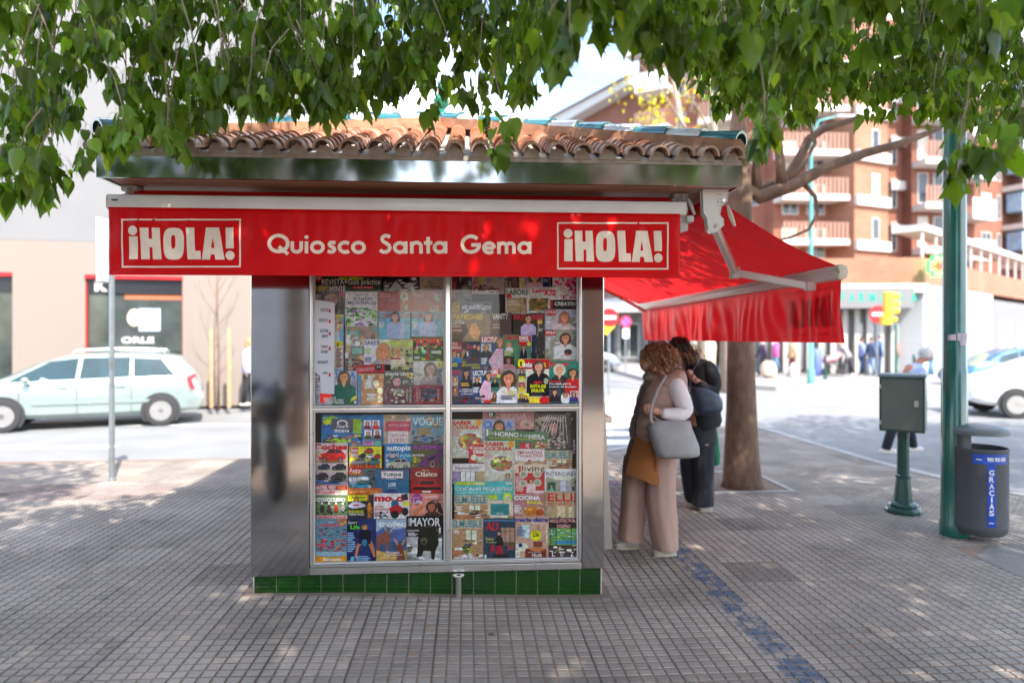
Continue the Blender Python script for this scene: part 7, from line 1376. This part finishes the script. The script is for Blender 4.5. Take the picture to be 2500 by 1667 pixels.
def sweep(root, end, n, cols, sp=.05, r=.011):
    b = B()
    for i in range(n):
        a = root + V([random.gauss(0, sp) for _ in range(3)]); e = end + V([random.gauss(0, sp * .9) for _ in range(3)]); m_ = (a + e) / 2 + V((0, 0, random.uniform(.01, .05))); c = random.choice(cols); s_ = random.uniform(.7, 1.3); b.col = tuple(v * s_ for v in c)
        b.tube([a, a * .6 + m_ * .4, m_, m_ * .4 + e * .6, e], [r * .6, r, r, r * .8, r * .25], 6, flat=.5)
    return b
P2_ = P
for a, e, n_, c in ((P(440, 175, -.09), P(520, 300, -.10), 40, DB), (P(480, 170, -.09), P(560, 300, -.10), 40, DB + LB[3:]), (P(520, 210, -.08), P(590, 288, -.12), 46, LB), (P(500, 250, -.10), P(570, 310, -.12), 40, LB), (P(450, 230, -.10), P(500, 320, -.10), 36, LB)): sweep(a, e, n_, c, .026).build('hair_lock', MATS['hair_dark'], hb, smooth='all')
JK = garment('blazer', z6, [(520, 620, 300, 285, .12, 0), (505, 668, 340, 310, .19, 0), (510, 690, 400, 390, .19, 0), (530, 705, 480, 480, .18, 0), (535, 712, 560, 560, .17, 0), (540, 718, 620, 622, .175, 0), (545, 722, 670, 640, .18, 0), (560, 715, 715, 668, .17, 0)], Y2, blk, w2, fold=.012)
b = B(); b.tube([P(628, 298, -.13), P(664, 350, -.17), P(690, 420, -.2), P(695, 470, -.21), P(660, 475, -.24), P(610, 450, -.25), P(578, 425, -.25)], [.06, .078, .074, .066, .058, .05, .044], 18); b.build('sleeve', blk, w2, smooth='all', mods=[('SUBSURF', dict(levels=1, render_levels=1))])
dkt = cloth('charcoal_trousers', (.022, .025, .034), .8, stretch=(3, 3, .5))
garment('trousers', z6, [(540, 690, 640, 640, .14, 0), (525, 692, 700, 700, .15, 0), (505, 690, 780, 780, .14, 0), (500, 685, 830, 830, .12, 0)], Y2, dkt, w2, fold=.01, cap=True, solid=0)
garment('trouser_leg', z6, [(560, 690, 790, 790, .10, -.08), (568, 684, 900, 900, .095, -.08), (575, 680, 1000, 1000, .095, -.08), (568, 680, 1100, 1100, .10, -.08), (562, 680, 1160, 1155, .105, -.08)], Y2, dkt, w2, fold=.04, ff=4)
garment('trouser_leg', z6, [(492, 600, 790, 790, .10, .09), (488, 590, 900, 900, .095, .09), (498, 592, 1000, 1000, .095, .09), (512, 600, 1080, 1080, .10, .09), (522, 608, 1135, 1140, .105, .09)], Y2, dkt, w2, fold=.04, ff=4, seed=2)
shoes_ground(624, 700, Y2 - .08, w2, h=.08, w=.05); shoes_ground(524, 607, Y2 + .1, w2)
b = B(); b.tube([P(566, 392, -.255), P(578, 402, -.29), P(582, 420, -.25), P(572, 408, -.215), P(566, 392, -.255)], .006, 6); b.build('watch', mat('rose_watch', (.35, .16, .13), .3, .6), w2)
nb = thing('handbag', z6(640, 625, Y2 - .3), 'slouchy dark navy woven handbag under the arm of the woman in the blazer', 'bag')
wov = mat('navy_weave', (.035, .055, .085), .45, var=.5, scale=60, bump=.004, bscale=70)
garment('sack', z6, [(545, 640, 450, 455, .05, -.3), (540, 700, 480, 490, .10, -.3), (552, 728, 520, 520, .12, -.3), (560, 735, 560, 560, .12, -.3), (568, 730, 595, 592, .11, -.3), (590, 700, 622, 620, .06, -.3)], Y2, wov, nb, fold=.02, ff=5, solid=0, cap=True)
b = B(); b.tube([z6(548, 470, Y2 - .3), z6(545, 380, Y2 - .22), z6(590, 298, Y2 - .16)], .008, 6); b.build('strap', wov, nb)
gs = thing('green_shawl', z6(690, 925, Y2 + .05), 'green cloth hanging down beside the black trousers', 'cloth')
garment('cloth', z6, [(650, 700, 690, 690, .03, .02), (656, 712, 760, 750, .035, .02), (662, 718, 830, 830, .035, .02), (672, 722, 890, 890, .03, .02), (680, 718, 928, 915, .02, .02)], Y2, cloth('green_cloth', (.02, .19, .09), .8), gs, fold=.15, ff=4, solid=0, cap=True)
# ---------------------------------------------------------------- simpler walkers
def walker(px, Y, feet, h, top, legs, hair, label, face=-1, lean=0., stride=.12, skin=None, name='person', sc=1., group=None, arms='down', hairlen=.0, coat=0.):
    x = at(px, 800, Y).x; o = thing(name, (x, Y, feet), label, 'person', group); f = face; zt = feet + h
    hip = V((x, Y, feet + h * .52)); sh = V((x + f * lean * .55, Y, feet + h * (.82 - abs(lean) * .12))); hd = V((sh.x + f * (lean * .35 + .02), Y, sh.z + h * .115)); kn = lambda s: V((x + f * s * stride * .6 + f * .03, Y + s * .07, feet + h * .28)); ft = lambda s: V((x + f * s * stride, Y + s * .08, feet + .05))
    legs_ = [([hip + V((0, s * .07, 0)), kn(s), ft(s), ft(s) + V((f * .12, 0, -.02))], [.08, .055, .04, .03]) for s in (-1, 1)]
    arm = []
    for s in (-1, 1):
        a = sh + V((0, s * .17, -.02)); e = a + (V((f * .02 + f * s * stride * .5, s * .04, -h * .18)) if arms == 'down' else V((f * .12, s * .02, -h * .15))); w_ = e + (V((f * .06 + f * s * stride * .4, 0, -h * .15)) if arms == 'down' else V((f * .22, -s * .03, .02))); arm.append(([a, e, w_, w_ + V((f * .02, 0, -.07))], [.045, .038, .028, .02]))
    bodymesh('body', [([hip, (hip + sh) / 2, sh], [.12, .12, .12]), ([sh, hd], [.055, .05])] + legs_ + arm, o, .018, m=skin or skinm, balls=[(hd, (.078, .07, .105), None), (hd + V((f * .08, 0, -.01)), (.018, .015, .02), None)])
    b = B(); b.loft([[c + V((rx * cos(2 * pi * k / 16), ry * sin(2 * pi * k / 16), 0)) for k in range(16)] for c, rx, ry in ((hip - V((0, 0, .06 + coat)), .15 + coat * .2, .17), (hip, .14, .165), ((hip + sh) / 2, .135, .17), (sh - V((0, 0, .04)), .135, .20), (sh + V((0, 0, .03)), .09, .13), (sh + V((f * .01, 0, .07)), .06, .065))]); tm = cloth('cloth_%d%d%d' % tuple(int(c * 99) for c in top), top); b.build('top', tm, o, smooth='all')
    for pts, rr in arm: b = B(); b.tube(pts[:3], [.062, .052, .042], 10); b.build('sleeve', tm, o, smooth='all')
    lm = cloth('cloth_%d%d%d' % tuple(int(c * 99) for c in legs), legs)
    for pts, rr in legs_: b = B(); b.tube([pts[0] + V((0, 0, .05)), pts[0] - V((0, 0, .08)), pts[1], pts[2] + V((0, 0, .02))], [.09, .10, .075, .062], 12); b.build('trouser_leg', lm, o, smooth='all')
    for pts, rr in legs_: b = B(); q = pts[2]; b.rbox((-.09, -.042, 0), (.15, .042, .07), .03, M=T((q.x, q.y, feet)) @ Matrix.Rotation(0 if f > 0 else pi, 4, 'Z')); b.build('shoe', blackp if sum(top) < 1.3 else shoe, o, smooth='all')
    b = B(); b.ball(hd + V((-f * .016, 0, .025)), (.092, .083, .10), 8); 
    if hairlen: b.ball(hd + V((-f * .05, 0, -.06)), (.06, .08, .09 + hairlen), 8)
    b.build('hair', cloth('hair_%d%d' % (int(hair[0] * 99), int(hair[1] * 99)), hair), o, smooth='all'); return o
g = gnd(2205, 1105)
walker(2196, g.y, gz(5), 1.62, (.42, .50, .66), (.02, .022, .035), (.62, .60, .57), 'white haired man in pale blue shirt walking past the green box', 1, .42, .26, skin=mat('ruddy_skin', (.50, .20, .13), .6))
walker(605, 17.1, -.03, 1.64, (.48, .44, .58), (.02, .02, .022), (.45, .22, .10), 'person in lavender top and black trousers by the kiosk edge', 1, .03, .08, hairlen=.03)
FP = [(1771, 33, 1.68, (.75, .38, .02), (.03, .035, .07), (.12, .06, .03), 'person in bright yellow jacket beyond the street', -1, 0, .1), (1863, 29, 1.62, (.04, .03, .06), (.05, .05, .07), (.72, .70, .66), 'white haired person in dark purple coat across the street', -1, .05, .15),
      (1893, 31, 1.66, (.72, .12, .36), (.10, .20, .36), (.10, .06, .04), 'person in pink top and blue jeans across the street', 1, .05, .18), (1936, 29, 1.64, (.62, .38, .22), (.22, .05, .05), (.30, .15, .07), 'person in tan coat carrying a white bag across the street', -1, 0, .1),
      (2072, 29.5, 1.66, (.42, .42, .47), (.05, .05, .06), (.55, .5, .45), 'grey clad person bending over a pushchair', -1, .5, .2), (2103, 30, 1.66, (.24, .30, .55), (.02, .05, .14), (.12, .06, .03), 'person in blue shirt standing near the pharmacy', 1, 0, .08),
      (2127, 29, 1.70, (.05, .07, .14), (.22, .30, .45), (.10, .06, .04), 'person in navy top and light jeans by the pharmacy door', -1, 0, .1), (2146, 29.3, 1.80, (.07, .14, .28), (.06, .10, .20), (.09, .05, .03), 'tall person in blue standing in the pharmacy doorway', 1, 0, .06),
      (2186, 30.5, 1.70, (.45, .16, .14), (.07, .07, .10), (.15, .08, .05), 'person in dusty red top behind the white haired man', 1, 0, .08), (2272, 28, 1.66, (.62, .52, .46), (.12, .24, .36), (.62, .56, .48), 'fair haired person in pale top and jeans left of the green pole', 1, .06, .14)]
for px, Y, h, tp, lg, hr, lb, fc, ln_, st in FP: walker(px, Y, -.03, h, tp, lg, hr, lb, fc, ln_, st, group='walkers across the street')
# ================================================================ street furniture
gpaint = mat('green_post_paint', (.008, .115, .085), .22, var=.1, scale=3, coat=.5, dirt=.1)
dgreen = mat('dark_green_cabinet', (.02, .07, .055), .35, var=.12, scale=6, coat=.2)
g = gnd(2330, 1305); po = thing('lamp_post', g, 'thick glossy green street lamp post at the right with a torn sticker', 'lamp post')
b = B(); b.lathe(g, [(.108, -.05), (.112, 0), (.112, .10), (.106, .12), (.100, .5), (.098, 1.42), (.093, 1.43), (.090, 2.6), (.082, 6.5)], 28); b.build('post', gpaint, po, smooth=True)
b = B(); b.tube([g + V((0, 0, 6.4)), g + V((0, -.1, 7.0)), g + V((0, -.8, 7.3))], .05, 10); b.build('arm', gpaint, po, smooth=True)
b = B(); b.rbox((g.x - .13, g.y - 1.4, 7.2), (g.x + .13, g.y - .7, 7.33), .05); b.build('lamp_head', alud, po, smooth=True)
b = B(); zz_ = CH + (HY - 822) / F * (g.y - .1)
for a0, a1, h0, h1 in ((205, 240, -.03, .02), (246, 300, -.035, .03), (255, 290, -.075, -.034)):
    N = 8; b.loft([[g + V((.0995 * cos(R(a0 + (a1 - a0) * k / N)), .0995 * sin(R(a0 + (a1 - a0) * k / N)), h - g.z + zz_ + .004 * sin(k * 3))) for k in range(N + 1)] for h in (h0, h1)], cap=False, close=False)
b.build('sticker', mat('torn_sticker', (.45, .40, .46), .7, var=.4, scale=60), po)
# litter bin strapped to the post
gb = gnd(2392, 1312); bx, by = at(2393, 1200, g.y - .12).x, g.y - .12; bz = at(2393, 1298, by).z; bt = at(2393, 1090, by).z
bi = thing('litter_bin', (bx, by, bz), 'grey cylindrical litter bin with blue lettered strips fixed to the green lamp post', 'litter bin')
binm = mat('grey_bin_plastic', (.085, .09, .10), .5, var=.12, scale=9, bump=.0006, bscale=150, dirt=.2); blu = mat('blue_strip', (.01, .07, .42), .35, var=.08); whl = mat('white_letters', (.8, .8, .8), .5)
H = bt - bz; r_ = at(2449, 1150, by).x - bx - .004
b = B(); b.lathe((bx, by, bz), [(.3 * r_, .0), (r_ * .86, .0), (r_ * .97, .03), (r_, .07), (r_, .08), (r_, H - .03), (r_ * 1.015, H - .025), (r_ * 1.015, H), (r_ * .97, H), (r_ * .95, H - .15), (.1, H - .16)], 36); b.build('drum', binm, bi, smooth=True)
b = B(); b.lathe((bx, by, bz + H + .11), [(r_ * .9, 0), (r_ * 1.04, .0), (r_ * 1.05, .035), (r_ * .98, .05), (r_ * .6, .075), (.02, .085)], 32); b.build('lid', mat('lid_grey', (.16, .18, .19), .4, var=.1), bi, smooth=True)
b = B(); b.rbox((bx - r_ * .92, by - .03, bz + H - .04), (bx - r_ * .45, by + .10, bz + H + .12), .02); b.build('bracket', binm, bi)
def onbin(x, z, o=.002): a = R(270) + x / r_; return V((bx + (r_ + o) * cos(a), by + (r_ + o) * sin(a), z))
b = B(); b.loft([[onbin(-.185 + .27 * k / 16, z) for k in range(17)] for z in (bz + H - .115, bz + H - .035)], cap=False, close=False); st = b.build('name_strip', blu, bi, smooth='all')
b = B(); text(b, '900 900 000', lambda u, v: onbin(-.085 + u, bz + H - .092 + v, .0035), .15, .034, .03); text(b, '~', lambda u, v: onbin(-.16 + u, bz + H - .085 + v, .0035), .04, .012, .02); b.build('lettering', whl, st)
x0 = -.085
b = B(); b.loft([[onbin(x0 + .062 * k / 4, z) for k in range(5)] for z in (bz + .09, bz + H - .12)], cap=False, close=False); st = b.build('word_strip', blu, bi, smooth='all')
b = B(); top = bz + H - .165; n = 7; pit = (top - bz - .17) / n
for i, ch in enumerate('GRACIAS'): cw = .036 if ch != 'I' else .010; text(b, ch, lambda u, v: onbin(x0 + .031 - cw / 2 + u, top - i * pit - .04 + v, .0035), cw, .046, .03)
text(b, '~', lambda u, v: onbin(x0 + .012 + u, bz + .12 + v, .0035), .035, .012, .02); b.build('lettering', whl, st)
# green cabinet on a pedestal
g = gnd(2205, 1250); bxm = thing('electrical_box', g, 'dark green metal cabinet on a moulded cast pedestal', 'electrical box')
b = B(); b.lathe(g, [(.155, 0), (.16, .03), (.15, .05), (.125, .06), (.13, .08), (.12, .095), (.085, .11), (.082, .14), (.062, .33), (.068, .34), (.068, .36), (.055, .37), (.052, .70), (.058, .80)], 12); b.build('pedestal', dgreen, bxm, smooth=25)
Dx = g.y; z0, z1 = at(2205, 1050, Dx).z, at(2205, 912, Dx).z
Mx = T((g.x, g.y, 0), rz=R(-38)); b = B(); b.rbox((-.19, -.16, z0), (.19, .16, z1 - .03), .008, M=Mx); b.build('cabinet', dgreen, bxm, smooth=25)
b = B(); b.rbox((-.20, -.17, z1 - .029), (.20, .17, z1), .01, M=Mx); b.build('roof', mat('pale_lid', (.20, .27, .30), .5, var=.15), bxm)  # lid paler and bluer than the cabinet below
b = B(); b.rbox((-.17, -.166, z0 + .02), (.17, -.161, z1 - .05), .002, M=Mx); b.build('door', mat('lit_door', (.12, .14, .115), .5, var=.12, scale=4, dirt=.4), bxm)  # door colour lightened for the lit side of the box, plus dirt
b = B(); b.rbox((.10, -.172, (z0 + z1) / 2 - .03), (.14, -.166, (z0 + z1) / 2 + .03), .004, M=Mx)
for zh in (z0 + .08, z1 - .12): b.rbox((-.185, -.17, zh - .02), (-.17, -.16, zh + .02), .003, M=Mx)
b.build('lock', alud, bxm)
# left sign post with the back of a rounded sign
g = gnd(273, 1172); sp_ = thing('sign_post', g, 'slim grey steel post carrying a sign seen edge on left of the awning', 'sign post')
b = B(); b.lathe(g, [(.045, 0), (.045, .02), (.03, .03), (.029, 2.95)], 14); b.build('post', mat('galvanised', (.30, .33, .35), .35, .6, var=.15), sp_, smooth=True)
zt_, zb_ = at(258, 535, g.y).z, at(258, 690, g.y).z; b = B(); b.rbox((-.022, zb_ - 0, -.14), (.022, zt_, .14), .01, M=Matrix.Translation((at(262, 600, g.y).x - .03, g.y, 0)) @ Matrix.Rotation(R(90), 4, 'X')); b.build('sign_plate', mat('white_sign_back', (.72, .72, .72), .5), sp_)
# far signs
def roundsign(name, px, py, Y, r, label, kind, foot=-.03):
    c = at(px, py, Y); o = thing(name, (c.x, Y, foot), label, 'road sign'); b = B(); b.lathe((c.x, Y + .05, foot), [(.035, 0), (.035, c.z - foot + r * .6)], 10); b.build('post', MATS['galvanised'], o, smooth=True)
    b = B(); b.lathe((c.x, Y - .02, c.z), [(r, 0), (r, .02)], 24, 'y'); d = b.build('disc', mat('sign_red', (.62, .01, .015), .4) if kind != 'park' else mat('sign_blue', (.15, .10, .42), .4), o)
    b = B()
    if kind == 'entry': b.box((c.x - r * .72, Y - .028, c.z - r * .18), (c.x + r * .72, Y - .021, c.z + r * .18)); b.build('bar', whl, d)
    else:
        n = 28; b.add([(c.x + q * r * cos(2 * pi * k / n), Y - .023, c.z + q * r * sin(2 * pi * k / n)) for q in (1, .76) for k in range(n)], [(k, (k + 1) % n, n + (k + 1) % n, n + k) for k in range(n)]); b.box((-r * .8, -.002, -.03), (r * .8, .002, .03), T((c.x, Y - .026, c.z)) @ Matrix.Rotation(R(45), 4, 'Y')); b.build('ring', mat('sign_red'), d)
        b = B(); b.box((c.x - .15, Y - .02, c.z - r - .5), (c.x + .15, Y, c.z - r - .06)); b.build('plate', whl, o)
    return o
o = roundsign('no_entry_sign', 1487, 775, 21.5, .30, 'red no entry sign with white bar seen right of the steel panel', 'entry', ZR)
c = at(1480, 803, 21.5); b = B(); b.prism([(0, -.2), (.3, .1), (-.3, .1)], .02, M=T((c.x, 21.48, c.z))); b.build('yellow_plate', mat('yellow_plate', (.75, .42, .02), .5), o)
roundsign('no_parking_sign', 1528, 785, 31, .26, 'no parking sign above a white plate beyond the awning', 'park')
roundsign('no_entry_sign', 2143, 767, 27.2, .36, 'red no entry sign behind the yellow traffic light', 'entry')
ye = mat('traffic_yellow', (.78, .46, .01), .35, coat=.3); g = (at(2187, 800, 26).x, 26)
tl_ = thing('traffic_light', (g[0], 26, -.03), 'yellow traffic light turned away in front of the pharmacy', 'traffic light')
b = B(); b.lathe((g[0], 26, -.03), [(.09, 0), (.09, .1), (.055, .12), (.05, 2.2)], 12); b.build('post', gpaint, tl_, smooth=True)
za, zb = at(2175, 713, 26).z, at(2175, 768, 26).z; x = at(2167, 800, 26).x
b = B(); b.rbox((x - .14, 25.85, zb), (x + .20, 26.15, za), .05); b.build('signal_head', ye, tl_, smooth=True)
for k in range(3): b = B(); zc = zb + (za - zb) * (k + .5) / 3; b.lathe((x + .20, 26, zc), [(.12, 0), (.125, .02), (.12, .24), (.10, .24), (.10, .03)], 16, 'x'); b.build('visor', ye, tl_, smooth=True)
b = B(); z2 = at(2175, 793, 26).z; b.rbox((x - .25, 25.85, z2), (x + .10, 26.15, zb - .01), .05); b.lathe((x + .12, 26, (z2 + zb) / 2), [(.11, 0), (.11, .22)], 14, 'x'); b.build('pedestrian_head', ye, tl_, smooth=True)
g = at(1980, 700, 24); lp = thing('lamp_post', (g.x, 24, -.03), 'slender pale green lamp post rising behind the side awning', 'lamp post')
b = B(); b.lathe((g.x, 24, -.03), [(.13, 0), (.13, .5), (.09, .55), (.075, 3), (.06, 9)], 14); b.build('post', mat('aged_green', (.10, .30, .27), .5), lp, smooth=True)
b = B(); b.tube([(g.x, 24, 8.9), (g.x + .3, 24, 9.5), (g.x + 1.1, 24, 9.7)], .04, 8); b.build('arm', MATS['aged_green'], lp); b = B(); b.rbox((g.x + .9, 23.85, 9.6), (g.x + 1.6, 24.15, 9.72), .05); b.build('lamp_head', alud, lp)
# far bins, bags, bollards
def far(name, label, cat_, px, pyb, Y, prof_, m, foot=-.03, group=None):
    x = at(px, 800, Y).x; o = B(); o.lathe((0, 0, 0), prof_, 18); q = o.build(name, m, None, smooth=True); q.location = (x, Y, foot); tag(q, label, cat_, group); return q
far('recycling_bin', 'blue street bin near the pushchair', 'bin', 1991, 0, 29, [(.2, 0), (.26, .1), (.28, 1.0), (.2, 1.15), (.05, 1.2)], mat('blue_bin', (.10, .14, .40), .5))
far('recycling_igloo', 'cream recycling container left of the tree trunk', 'container', 1716, 0, 31, [(.45, 0), (.55, .2), (.6, 1.3), (.5, 1.65), (.2, 1.8)], mat('cream_container', (.62, .52, .38), .5))
far('shopping_bag', 'round white and tan bundle held beside the purple coat', 'bag', 1876, 0, 27.6, [(.1, 0), (.3, .12), (.34, .35), (.26, .6), (.1, .7)], mat('tan_bundle', (.60, .46, .34), .7, var=.3, scale=2))
far('shopping_bag', 'white bag carried low beside the tan coat', 'bag', 1938, 0, 27.8, [(.1, 0), (.16, .1), (.18, .4), (.08, .6)], mat('white_bag', (.75, .75, .75), .6))
gp = thing('pushchair', (at(2030, 800, 29.4).x, 29.4, -.03), 'pushchair with pink lining being pushed past the pharmacy', 'pushchair'); x = gp.location.x
b = B(); b.loft([[(x + dx, 29.4 + .25 * cos(2 * pi * k / 12), zc + h * sin(2 * pi * k / 12)) for k in range(12)] for dx, zc, h in ((-.4, .6, .08), (-.3, .62, .16), (.1, .7, .2), (.35, .9, .12))]); b.build('seat', mat('pink_lining', (.55, .25, .27), .8), gp, smooth=True)
b = B(); b.tube([(x + .3, 29.2, .85), (x + .75, 29.2, 1.05)], .02, 6); b.tube([(x + .3, 29.6, .85), (x + .75, 29.6, 1.05)], .02, 6); b.tube([(x + .3, 29.2, .8), (x - .3, 29.2, .15)], .02, 6); b.tube([(x - .2, 29.2, .7), (x + .4, 29.2, .15)], .02, 6); b.build('frame', blackp, gp)
for dx in (-.33, .42):
    for dy in (-.2, .2): b = B(); b.lathe((x + dx, 29.4 + dy - .02, .12), [(.07, 0), (.13, .005), (.13, .035), (.07, .04)], 16, 'y'); b.build('wheel', tyre, gp)
q = far('bollard', 'dark green bollard between the far walkers and the road', 'bollard', 1985, 0, 26.5, [(.09, 0), (.09, .05), (.06, .08), (.055, .85), (.08, .88), (.06, .96), (.02, 1.0)], dgreen, group='bollards on the far corner')
for px, lb in ((2015, 'dark green bollard just right of the blue street bin'), (2232, 'dark green bollard next to the fair haired person')): q2 = q.copy(); COL.objects.link(q2); q2.location.x = at(px, 800, 26.5).x; q2['label'] = lb
# young bare tree between two stakes by the shop
yx = at(533, 800, 16.6).x; yt = thing('young_tree', (yx, 16.6, -.03), 'bare young tree between two wooden stakes by the beige wall', 'tree')
b = B(); tp = V((yx - .03, 16.6, 2.9)); b.tube([(yx, 16.6, -.1), (yx + .01, 16.6, 1.2), (yx - .03, 16.6, 2.3), tp, (yx + .05, 16.6, 4.1)], [.035, .03, .024, .018, .005], 8)
b.build('trunk', barkm, yt, smooth='all')
b = B()
def br(p, d, l_, r, dep):
    q = p + d * l_; b.tube([p, (p + q) / 2 + V((0, 0, .02)), q], [r, r * .75, r * .5], 5)
    if dep:
        for k in range(2): br(q, (d + V((random.uniform(-.5, .5), random.uniform(-.3, .3), random.uniform(.1, .5)))).normalized(), l_ * .65, r * .55, dep - 1)
for z in (1.9, 2.1, 2.3, 2.5, 2.7, 2.9): br(V((yx - .02, 16.6, z)), V((random.choice((-1, 1)) * random.uniform(.4, .9), random.uniform(-.3, .3), .8)).normalized(), .5, .011, 2)
b.build('branches', barkm, yt)
stm = mat('stake_wood', (.40, .25, .14), .8, var=.2, scale=9)
for px, lb in ((516, 'wooden stake on the left of the bare young tree'), (559, 'wooden stake on the right of the bare young tree')):
    b = B(); b.lathe((0, 0, 0), [(.05, 0), (.05, 1.83), (.035, 1.87)], 10); o = b.build('tree_stake', stm, None, smooth=True); o.location = (at(px, 800, 16.6).x, 16.6, -.03); tag(o, lb, 'stake', 'stakes of the young tree')
# slim trees in front of the brick block, leaves turning yellow
for i, (px, Y, lb, lean) in enumerate(((1712, 21, 'slim pale trunk with sparse yellow green leaves before the brick block', -.06), (1768, 22, 'second slim trunk just left of the smooth brown tree', -.03))):
    x = at(px, 500, Y).x; o = thing('background_tree', (x, Y, ZR), lb, 'tree'); b = B(); b.tube([(x, Y, ZR), (x, Y, 4), (x + lean * 10, Y, 8), (x + lean * 18, Y, 11)], [.16, .13, .11, .06], 10)
    for k in range(5): zb_ = 6 + k * .9; a = k * 2.1; b.tube([(x + lean * (zb_ - 3), Y, zb_), (x + lean * zb_ + cos(a) * .9 - .5, Y + sin(a) * .8, zb_ + 1.2), (x + lean * zb_ + cos(a) * 1.8 - .9, Y + sin(a) * 1.5, zb_ + 1.8)], [.05, .03, .012], 6)
    b.build('trunk', bark2, o, smooth='all'); n = 300 if i == 0 else 200; cc = np.array([[x - 1.6, Y, 8.6], [x - 1.0, Y, 7.2], [x - .3, Y, 9.6], [x + .6, Y, 10.4], [x - 2.3, Y - .4, 9.4]]); k = rng.integers(0, 5, n)
    p = cc[k] + rng.normal(size=(n, 3)) * np.array([.45, .5, .35]); cl_ = leafcols(n); cl_[:, 0] *= 5; cl_[:, 1] *= 2.4
    leaves('crown', ['plain'] * n, p, rng.uniform(.10, .18, n), rng.uniform(0, 6.28, n), rng.normal(R(60), R(30), n), rng.normal(0, .6, n), cl_, o)
# dry leaves and butts on the pavement
ll = B(); lm_ = mat('dry_leaf', (.36, .15, .05), .8, var=.4, scale=40)
for px, py in ((1053, 1541), (1060, 1555), (1010, 1598), (1487, 1474), (2015, 1545), (945, 1655), (1190, 1512), (1350, 1583), (1048, 1531), (300, 1470), (265, 1485), (1920, 1490), (2080, 1580), (1775, 1612), (640, 1500), (1835, 1300)):
    p = gnd(px, py); a = random.uniform(0, 3); s_ = random.uniform(.008, .014); ll.add([p + V((cos(a) * s_, sin(a) * s_, .004)), p + V((-sin(a) * s_ * .5, cos(a) * s_ * .5, .008)), p + V((-cos(a) * s_, -sin(a) * s_, .004)), p + V((sin(a) * s_ * .5, -cos(a) * s_ * .5, .003))], [(0, 1, 2, 3)])
tag(ll.build('litter_flecks', lm_), 'tiny dry leaf scraps scattered over the tiled pavement', 'litter', kind='stuff')
